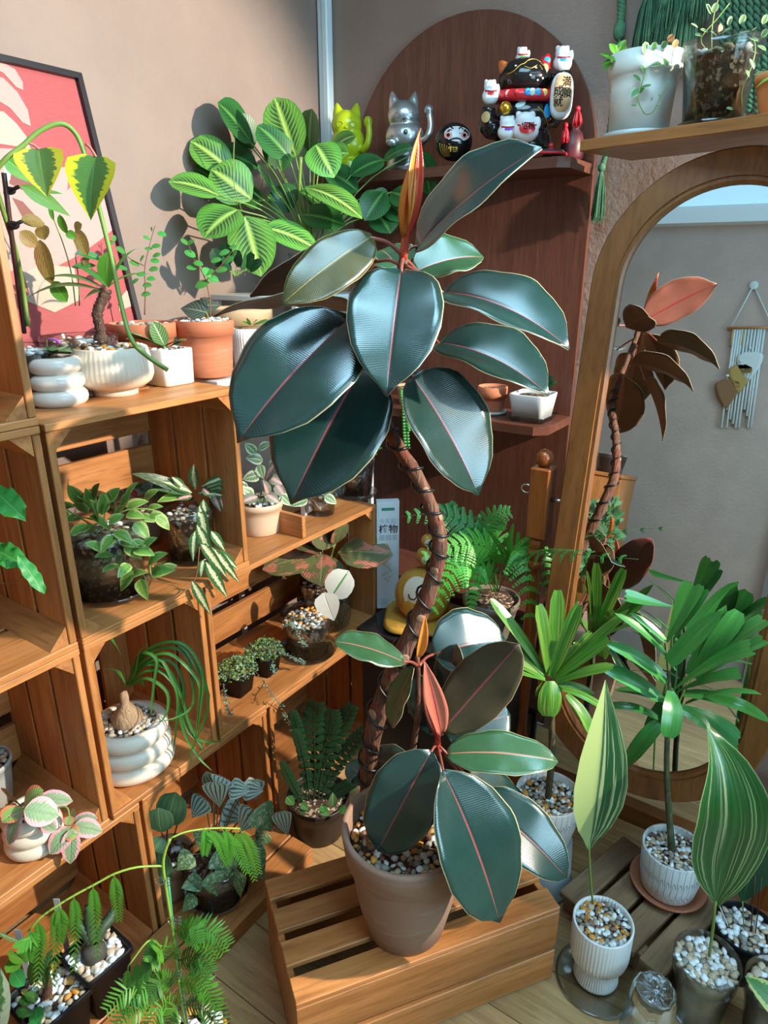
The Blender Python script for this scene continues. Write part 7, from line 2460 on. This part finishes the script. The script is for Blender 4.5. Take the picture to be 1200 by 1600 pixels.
# collar with flowers, bell
cl = bl(820, 155, h4, 46, 24, .87)
M_COLLAR = plain('collar_red', (.60, .02, .03), .3)
ring = [cl['c'] + RT * (44 * m * math.sin(a)) + HF * (44 * m * .86 * math.cos(a)) + Vector((0, 0, .004 - .006 * math.cos(a))) for a in [-PI * .75 + 1.5 * PI * k / 30 for k in range(31)]]
cb = part(t, 'collar', tube(ring, .0125, 10), M_COLLAR)
for k, (a, mt) in enumerate(((-.8, M_PINKS), (-.45, M_RED), (-.1, M_BLUE), (.05, M_SKY), (.25, M_BLUE), (.5, plain('glaze_yellow', (.70, .50, .12), .35)), (.8, M_RED), (-1.1, M_SKY))):
    p = cl['c'] + RT * (44 * m * math.sin(a)) + HF * (44 * m * .86 * math.cos(a) + .0112) + Vector((0, 0, .001))
    part(t, 'flower_print', ellip(p, RT * .0078, HF * .0022, Vector((0, 0, .0078)), 8, 6), mt, parent=cb)
part(t, 'bell', ellip(HD(790, 169, h4 - .082), RT * .0135, HF * .0135, Vector((0, 0, .0135)), 14, 10), plain('bell_gold', (.75, .45, .05), .2, Metallic=.9))
decal(t, 'blue_wave', Bd, 850, 178, 7, 13, M_BLUE, tilt=-.4)
stroke(t, 'wave_line', Bd, [(832, 176), (840, 182), (846, 190), (852, 198)], .0012, M_GOLD)
decal(t, 'leaf_print', Bd, 806, 172, 8, 4, M_SKY, tilt=.4)
decal(t, 'paw_pad', bl(764, 190, h4 - .055, 14, 20, 1.3), 757, 186, 6, 8, plain('pad_gold', (.50, .36, .15), .4))


def mini_cat(px, py, h, rx, ry, bib, lab='small_cat', tail=True):
    gs = [blob(px, py + ry * .35, h, rx, ry * .65, .8, 14, 10), blob(px, py - ry * .45, h, rx * .78, ry * .5, .8, 14, 10)]
    for s in (-1, 1):
        gs.append(blob(px + s * rx * .5, py - ry * .85, h, rx * .25, ry * .2, .8, 8, 6))
    gs.append(blob(px + rx * .9, py - ry * .25, h - .005, rx * .28, ry * .42, .9, 8, 6))
    o = part(t, lab, fuse(gs, .0018, 4), M_FACE)
    bb = bl(px, py + ry * .1, h, rx * .95, ry * .7, .8)
    part(t, 'red_collar', tube(spline([onb(bb, px - rx * .7, py - ry * .02), onb(bb, px, py + ry * .06, .001), onb(bb, px + rx * .7, py - ry * .02)], 10), .0016, 6), M_RED, parent=o)
    decal(t, 'bib', bb, px, py + ry * .2, rx * .4, ry * .14, bib, .0012, parent=o)
    return o


mini_cat(816, 87, h4 - .01, 11, 13.5, plain('bib_green', (.05, .45, .10), .4))
mini_cat(766, 144, h4 - .05, 13, 19, M_RED)
mini_cat(879, 92, h4 - .01, 15, 20, M_BLUE)
mini_cat(793, 200, h4 - .078, 16, 19, plain('bib_purple', (.22, .06, .45), .4))
o = mini_cat(821, 198, h4 - .085, 21, 23, M_RED)
bb = bl(821, 205, h4 - .086, 20, 18, .8)
sg = decal(t, 'red_sign', bb, 821, 203, 12.5, 8, M_RED, .0030)
part(t, 'lettering', text_geo('招福', 10 * m, onb(bb, 821, 201, .0040), RT, Vector((0, 0, 1)), 0, True), M_GBLACK, parent=sg)
# plaque with lettering
pc_ = HD(878, 150, h4 - .045)
P_ = []
for k in range(24):
    a = 2 * PI * k / 24
    P_.append((17 * m * math.copysign(abs(math.cos(a)) ** .7, math.cos(a)), 31 * m * math.copysign(abs(math.sin(a)) ** .7, math.sin(a))))


def plate(P_, c, th, bev):
    v, f = [], []
    n_ = len(P_)
    for (s, d) in ((1 - bev, 0), (1, th * .4), (1, th * .6), (1 - bev, th)):
        v += [c + RT * (a * s) + Vector((0, 0, b_ * s)) + HF * d for a, b_ in P_]
    for i in range(3):
        f += [(i * n_ + k, i * n_ + (k + 1) % n_, (i + 1) * n_ + (k + 1) % n_, (i + 1) * n_ + k) for k in range(n_)]
    f += [tuple(range(n_ - 1, -1, -1)), tuple(3 * n_ + k for k in range(n_))]
    return v, f


pq = part(t, 'plaque', plate(P_, pc_ - HF * .012, .016, .12), M_FACE)
part(t, 'plaque_face', plate([(a * .80, b_ * .80 + .005) for a, b_ in P_], pc_ + HF * .003, .0025, .02), plain('plaque_gold', (.62, .38, .20), .4, var=.3, bump=.4, bscale=400), parent=pq)
for (ch, dx, dy) in (('満', 5, 17), ('願', 5.5, 3), ('成', -6.5, 5), ('就', -6, -9)):
    part(t, 'lettering', text_geo(ch, 14.5 * m, pc_ + RT * (dx * m) + Vector((0, 0, dy * m)) + HF * .0058, RT, Vector((0, 0, 1)), 0, True), M_GBLACK, parent=pq)

# its cushion, and the little pouch with red tassels
cu_ = Vector((Bd['c'].x + .0, Bd['c'].y, CSZ))


def tassel(t, p, L, r, n, mat, seed, name='tassel', parent=None):
    rnd = random.Random(seed)
    gs = [ellip(p, Vector((r * .8, 0, 0)), Vector((0, r * .8, 0)), Vector((0, 0, r * .8)), 8, 6)]
    for _ in range(n):
        a, q = rnd.uniform(0, 6.28), rnd.uniform(.2, 1) * r
        e = p + Vector((q * 1.5 * math.cos(a), q * 1.5 * math.sin(a), -L * rnd.uniform(.85, 1.05)))
        gs.append(tube(spline([p, p + Vector((q * math.cos(a), q * math.sin(a), -L * .35)), e], 5), .0011, 4))
    return part(t, name, join(gs), mat, parent=parent)


tcu = thing('flower_cushion', 'dark flower-print cushion with red edges under the black lucky cat', 'cushion', cu_)
M_CUSH = NT('cushion_print')
vz = M_CUSH.n('ShaderNodeTexVoronoi')
M_CUSH.put(vz.inputs['Vector'], M_CUSH.coord())
vz.inputs['Scale'].default_value = 38
sp_ = M_CUSH.n('ShaderNodeSeparateColor')
M_CUSH.put(sp_.inputs[0], vz.outputs['Color'])
cc_ = M_CUSH.mix(M_CUSH.step(sp_.outputs[0], .55, .6), (.02, .025, .03), (.50, .20, .14))
cc_ = M_CUSH.mix(M_CUSH.step(sp_.outputs[1], .75, .8), cc_, (.10, .20, .08))
M_CUSH.set(cc_, .6)
part(tcu, 'cushion', lathe([(0, 0), (.070, 0), (.088, .008), (.090, .012), (.085, .019), (.05, .0205), (0, .0205)], cu_ + Vector((0, 0, .0005)), 40, 5.0, YAW), M_CUSH.m)
M_SILKR = plain('red_silk', (.55, .02, .035), .4)
edge_ = [cu_ + Vector((.090 * math.cos(a + YAW) * (abs(math.cos(a)) ** 5 + abs(math.sin(a)) ** 5) ** -.2, .090 * math.sin(a + YAW) * (abs(math.cos(a)) ** 5 + abs(math.sin(a)) ** 5) ** -.2, .0115)) for a in [2 * PI * k / 48 for k in range(49)]]
part(tcu, 'red_piping', tube(edge_, .0035, 6, False), M_SILKR)
tp0 = HD(862, 212, hd(cu_) - .055)
tassel(tcu, Vector((tp0.x, tp0.y, CSZ + .028)), .03, .008, 26, M_SILKR, 3)
pp0 = HD(897, 200, h4 + .01)
tpo = thing('silk_pouch', 'small dark silk pouch with red tassels beside the lucky cat', 'pouch', Vector((pp0.x, pp0.y, CSZ)))
part(tpo, 'bag', lathe([(0, 0), (.020, 0), (.026, .012), (.027, .035), (.020, .060), (.013, .068), (.016, .078), (0, .079)], Vector((pp0.x, pp0.y, CSZ + .0005)), 24), plain('pouch_silk', (.07, .012, .018), .45, var=.7))
for (x, y, sd) in ((903, 170, 5), (884, 196, 6)):
    q_ = HD(x, y, h4 - .015)
    tassel(tpo, q_, .035, .008, 26, M_SILKR, sd)

# ------------------------------------------------------------------ stacked wooden dolls on a mustard cushion
co = AZ(655, 990, TZ)
co = away(co, .065)
M_MUST = plain('mustard_cloth', (.42, .22, .025), .7, var=.25, bump=.3, bscale=40)
cus = solo('mustard_cushion', lathe([(0, 0), (.070, 0), (.094, .008), (.098, .014), (.090, .022), (.05, .025), (0, .025)], (co.x, co.y, TZ + .0005), 44, 4.0, .5), M_MUST, 'mustard yellow cushion on the low black cabinet', 'cushion', loc=(co.x, co.y, TZ))
t = thing('stacked_dolls', 'stack of three smiling yellow wooden dolls on the mustard cushion', 'figurine', Vector((co.x, co.y, TZ + .0255)))
M_YWOOD = wood('yellow_wood', (.44, .22, .035), (.56, .30, .05), 'z', .35, knots=False)
ho = hd(co)
m = mpp(Vector((co.x, co.y, TZ + .08)))
zr_ = TZ + .0255
D1 = bl(661, 928, ho, 44, 44, .95)
D1['c'].z = zr_ + 44 * m * .98
k1 = D1['c'].z
for (b_, tz) in ((D1, None),):
    part(t, 'large_doll', bg(b_, 32, 22), M_YWOOD)
D2 = bl(665, 869, ho, 15, 16, .95)
part(t, 'middle_doll', bg(D2, 20, 14), M_YWOOD)
D3 = bl(668, 845, ho, 10, 11, .95)
part(t, 'top_doll', bg(D3, 18, 12), M_YWOOD)
M_FACE2 = plain('doll_face', (.70, .62, .50), .5)
M_INK = plain('ink', (.012, .012, .012), .5)
for (D_, fx, fy, rx, ry, s) in ((D1, 652, 921, 23, 27, 1.0), (D2, 667, 870, 9, 9, .38), (D3, 669, 846, 6.5, 7, .28)):
    fc = decal(t, 'face', D_, fx, fy, rx, ry, M_FACE2, .0005, 28)
    for sx in (-1, 1):
        ex = fx + sx * 10 * s
        stroke(t, 'smiling_eye', D_, [(ex - 5 * s, fy - 2 * s), (ex - 3 * s, fy + 4 * s), (ex + 3 * s, fy + 5 * s), (ex + 6 * s, fy + 1 * s)], .0016 * s + .0003, M_INK, .001, parent=fc)
    stroke(t, 'beak', D_, [(fx, fy + 9 * s), (fx + 4 * s, fy + 10 * s)], .0014 * s + .0004, M_RED, .001, parent=fc)
for x in (640, 682):
    decal(t, 'white_foot', D1, x, 958, 4.5, 6, M_FACE2, .0005)

# ------------------------------------------------------------------ white box with lettering
cb_ = AZ(606, 950, TZ)
cb_ = Vector((cb_.x + .0, cb_.y + .0, TZ + .0005))
X_ = (RT * .995 + HF * -.10).normalized()
Y_ = Vector((0, 0, 1))
Zf = X_.cross(Y_).normalized()
wbx, dbx = .062, .024
hbx = ZP(606, 784, cb_) - TZ
bx_t = thing('white_box', 'tall slim white box with black lettering beside the crates', 'box', cb_)


def bxp(a, b_, d):
    return cb_ + X_ * a + Y_ * b_ + Zf * d


v = [bxp(a, b_, d) for d in (-dbx, 0) for a, b_ in ((-wbx / 2, 0), (wbx / 2, 0), (wbx / 2, hbx), (-wbx / 2, hbx))]
part(bx_t, 'carton', (v, [(0, 3, 2, 1), (4, 5, 6, 7), (0, 1, 5, 4), (1, 2, 6, 5), (2, 3, 7, 6), (3, 0, 4, 7)]), plain('box_white', (.56, .64, .70), .5), False)


def bxrect(name, a0, a1, b0, b1, mat):
    v = [bxp(a, b_, d) for d in (.0002, .0008) for a, b_ in ((a0, b0), (a1, b0), (a1, b1), (a0, b1))]
    part(bx_t, name, (v, [(0, 3, 2, 1), (4, 5, 6, 7), (0, 1, 5, 4), (1, 2, 6, 5), (2, 3, 7, 6), (3, 0, 4, 7)]), mat, False)


M_TEAL = plain('print_teal', (.03, .22, .16), .5)
M_GREYP = plain('print_grey', (.30, .38, .42), .5)
bxrect('printed_label', -.018, .018, hbx - .026, hbx - .018, M_TEAL)
for (s_, size, y_, mt, bo_) in (('今天起!', .0160, hbx - .058, M_GREYP, False), ('植物', .0270, hbx - .082, M_INK, True), ('是我家', .0180, hbx - .107, M_GREYP, False)):
    part(bx_t, 'lettering', text_geo(s_, size, bxp(.001, y_, .0006), X_, Y_, 0, bo_), mt)
for k in range(3):
    bxrect('small_print', -.018, .004 - .004 * k, .026 - .006 * k, .0275 - .006 * k, M_GREYP)
rnd = random.Random(2)
for k in range(9):
    a, b_ = rnd.uniform(-.012, .004), .085 + k * .006
    part(bx_t, 'leaf_print', leafg(bxp(a, b_, .0008), bxp(a + rnd.choice((-1, 1)) * .008, b_ + .006, .0008), Zf, .004, 'lance', 0, 4, 2), plain('print_leaf', (.30, .42, .30), .6))

# ------------------------------------------------------------------ green macrame on the wall
M_ROPE = plain('green_cotton', (.055, .155, .085), .85, var=.35, bump=.7, bscale=220)
WY = 1.765
p0 = AY(1080, -40, WY)
tm = thing('green_macrame', 'dark green knotted macrame hanging on the wall above the shelf', 'wall hanging', Vector((p0.x, WY, 1.62)))
rod = [AY(940, -45, WY - .012), AY(1290, -95, WY - .012)]
part(tm, 'rod', tube(rod, .008, 10), crate_wood('x'))


def cord(pts, r, turns, name='cord', strands=2):
    path = spline(pts, max(18, int(turns * 7)))
    n_ = len(path)
    for s in range(strands):
        P2 = []
        for i, p in enumerate(path):
            a = 2 * PI * (turns * i / (n_ - 1) + s / strands)
            d = (path[min(i + 1, n_ - 1)] - path[max(i - 1, 0)]).normalized()
            u_, v_ = frame_of(d)
            P2.append(p + (u_ * math.cos(a) + v_ * math.sin(a)) * r * .55)
        part(tm, name, tube(P2, r * .62, 6), M_ROPE)


def wpt(x, y, dy=.014):
    return AY(x, y, WY - dy)


cord([wpt(972, -45), wpt(971, 10), wpt(969, 60)], .0085, 8)
part(tm, 'knot', ellip(wpt(968, 48), Vector((.014, 0, 0)), Vector((0, .012, 0)), Vector((0, 0, .020)), 12, 8), M_ROPE)
cord([wpt(967, 62), wpt(960, 130), wpt(952, 200), wpt(945, 250)], .005, 9)
for k, (x, y, L, r) in enumerate(((1018, -25, .135, .022), (1038, 5, .095, .020), (1074, -20, .135, .024), (1055, -40, .10, .022), (1095, -45, .09, .022))):
    tassel(tm, wpt(x, y, .03), L, r, 90, M_ROPE, k + 30)
for k, x in enumerate((1128, 1139, 1150, 1161, 1172, 1183, 1194, 1205, 1216)):
    cord([wpt(x, -70), wpt(x, 20), wpt(x + 1, 110), wpt(x - 2 + 1.5 * (k % 3), 175 + 12 * (k % 2))], .0062, 11)
tassel(tm, wpt(940, 262, .02), .115, .012, 60, M_ROPE, 77)
cord([wpt(945, 245), wpt(942, 258)], .006, 2)

# ------------------------------------------------------------------ what the mirror shows of the rest of the room
def MR(px, py, y):
    """point of the room at depth y that the mirror shows at this pixel"""
    d = ray(px, py)
    k = (MC - CAM).dot(mn) / d.dot(mn)
    hpt = CAM + d * k
    r = d - mn * (2 * d.dot(mn))
    return hpt + r * ((y - hpt.y) / r.y)


WF = YF + .006
M_COT = plain('pale_cotton', (.62, .68, .66), .8)
k0 = MR(1178, 446, WF)
tw = thing('wall_macrame', 'pale macrame with leaf shapes on the far wall, in the mirror', 'wall hanging', Vector((k0.x, YF, k0.z)))
part(tw, 'wall_knob', ellip(k0, Vector((.022, 0, 0)), Vector((0, .008, 0)), Vector((0, 0, .022)), 14, 10), M_COT)
dl_, dr2 = MR(1137, 513, WF + .012), MR(1212, 512, WF + .012)
part(tw, 'dowel', tube([dl_, dr2], .008, 8), crate_wood('x'))
for x in (1143, 1208):
    part(tw, 'string', tube([k0, MR(x, 512, WF + .012)], .0035, 6), M_COT)
M_OCH = plain('ochre_cotton', (.42, .28, .08), .8)
for k, (x, y1) in enumerate(((1146, 540), (1149, 668), (1153, 640), (1157, 668), (1161, 655), (1166, 662), (1171, 668), (1176, 668), (1181, 640), (1186, 650), (1190, 668), (1195, 668), (1163, 540))):
    a_, b_ = MR(x, 513, WF + .010), MR(x - (y1 - 513) * .14, y1, WF + .010)
    part(tw, 'cord', tube([a_, b_], .0060, 6), M_OCH if k in (0, 12) else M_COT)
for (x, y, w_, mt) in ((1172, 572, 38, M_COT), (1157, 592, 34, M_OCH), (1137, 615, 36, plain('brown_cotton', (.24, .12, .05), .85))):
    a_ = MR(x, y - 22, WF + .022)
    b_ = MR(x - 2, y + 24, WF + .022)
    mm = (a_ - b_).length / 46
    part(tw, 'leaf_shape', leafg(a_, b_, Vector((0, 1, 0)), w_ * mm, 'heart', .0, 10, 6, thick=.004), [mt, mt])
    part(tw, 'bead', ellip(MR(x, y - 28, WF + .022), Vector((.008, 0, 0)), Vector((0, .008, 0)), Vector((0, 0, .008)), 10, 8), M_COT)

yc = -.45
q_ = MR(973, 742, yc)
cx1, czt = q_.x, q_.z
tcab = thing('pine_cabinet', 'pine cabinet with plants seen at the mirror edge', 'cabinet', Vector((cx1 - .2, yc - .15, 0)))
part(tcab, 'body', box(cx1 - .42, cx1, yc - .30, yc, 0, czt - .02, .003), crate_wood('z'), False)
part(tcab, 'cabinet_top', box(cx1 - .43, cx1 + .006, yc - .305, yc + .01, czt - .0195, czt, .003), crate_wood('x'), False)
tf = thing('gravel_planter', 'dark pot of gravel on the pine cabinet, in the mirror', 'plant', Vector((cx1 - .07, yc - .09, czt)))
part(tf, 'pot', lathe(pot_prof(.060, .075, .09, .004), Vector((cx1 - .09, yc - .09, czt)), 32), plain('dark_plastic', (.030, .017, .014), .45))
gravel(tf, (cx1 - .09, yc - .09), .066, czt + .082, .010, ['beige', 'white', 'beige'], 70, 3)
part(tf, 'soil', lathe([(0, .03), (.06, .03), (.069, .078), (0, .08)], Vector((cx1 - .09, yc - .09, czt)), 24), M_SOIL)


def puff(t, c, r, n, mat, seed, sz=.02):
    rnd = random.Random(seed)
    gs = []
    for _ in range(n):
        d = Vector((rnd.gauss(0, 1), rnd.gauss(0, 1), rnd.gauss(0, 1))).normalized()
        p = c + Vector((d.x * r[0], d.y * r[1], d.z * r[2])) * rnd.random() ** .4
        e = (d + Vector((rnd.uniform(-.6, .6), rnd.uniform(-.6, .6), rnd.uniform(-.4, .4)))).normalized()
        gs.append(leafg(p, p + e * sz * rnd.uniform(.6, 1.3), Vector((rnd.uniform(-.5, .5), .6, .7)).normalized(), sz * .55, 'oval', .1, 4, 2))
    return part(t, 'foliage', join(gs), mat, kind='stuff')


tfe = thing('maidenhair_fern', 'bright green airy fern at the mirror edge', 'plant', Vector((cx1 - .22, yc - .12, czt)))
part(tfe, 'pot', lathe(pot_prof(.050, .065, .12, .004), Vector((cx1 - .24, yc - .12, czt)), 28), M_WHITE)
ce = MR(930, 560, yc - .1)
puff(tfe, Vector((ce.x - .04, yc - .12, czt + .28)), (.10, .08, .20), 700, G_BRIGHT, 3, .03)
for k in range(8):
    e = Vector((cx1 - .24 + .05 * math.cos(k), yc - .12 + .05 * math.sin(k), czt + .25))
    part(tfe, 'stem', tube([Vector((cx1 - .24, yc - .12, czt + .10)), e], .0015, 5), M_STEMG)
c2 = MR(932, 850, yc + .12)
tmi = thing('mint_plant', 'light green bushy plant low at the mirror edge', 'plant', Vector((c2.x, yc + .12, 0)))
part(tmi, 'pot', lathe(pot_prof(.075, .10, .30, .005), Vector((c2.x, yc + .12, 0)), 32), M_TERRA_OLD)
soil_disc(tmi, Vector((c2.x, yc + .12, 0)), .092, .285)
for k in range(7):
    part(tmi, 'stem', tube([Vector((c2.x, yc + .12, .28)), Vector((c2.x + .06 * math.cos(k), yc + .12 + .06 * math.sin(k), c2.z))], .002, 5), M_STEMG)
puff(tmi, Vector((c2.x, yc + .12, c2.z + .02)), (.10, .08, .20), 420, leafm('leaf_mint', (.14, .34, .16), vein=(.25, .42, .25), rough=.5, trans=.2), 5, .045)
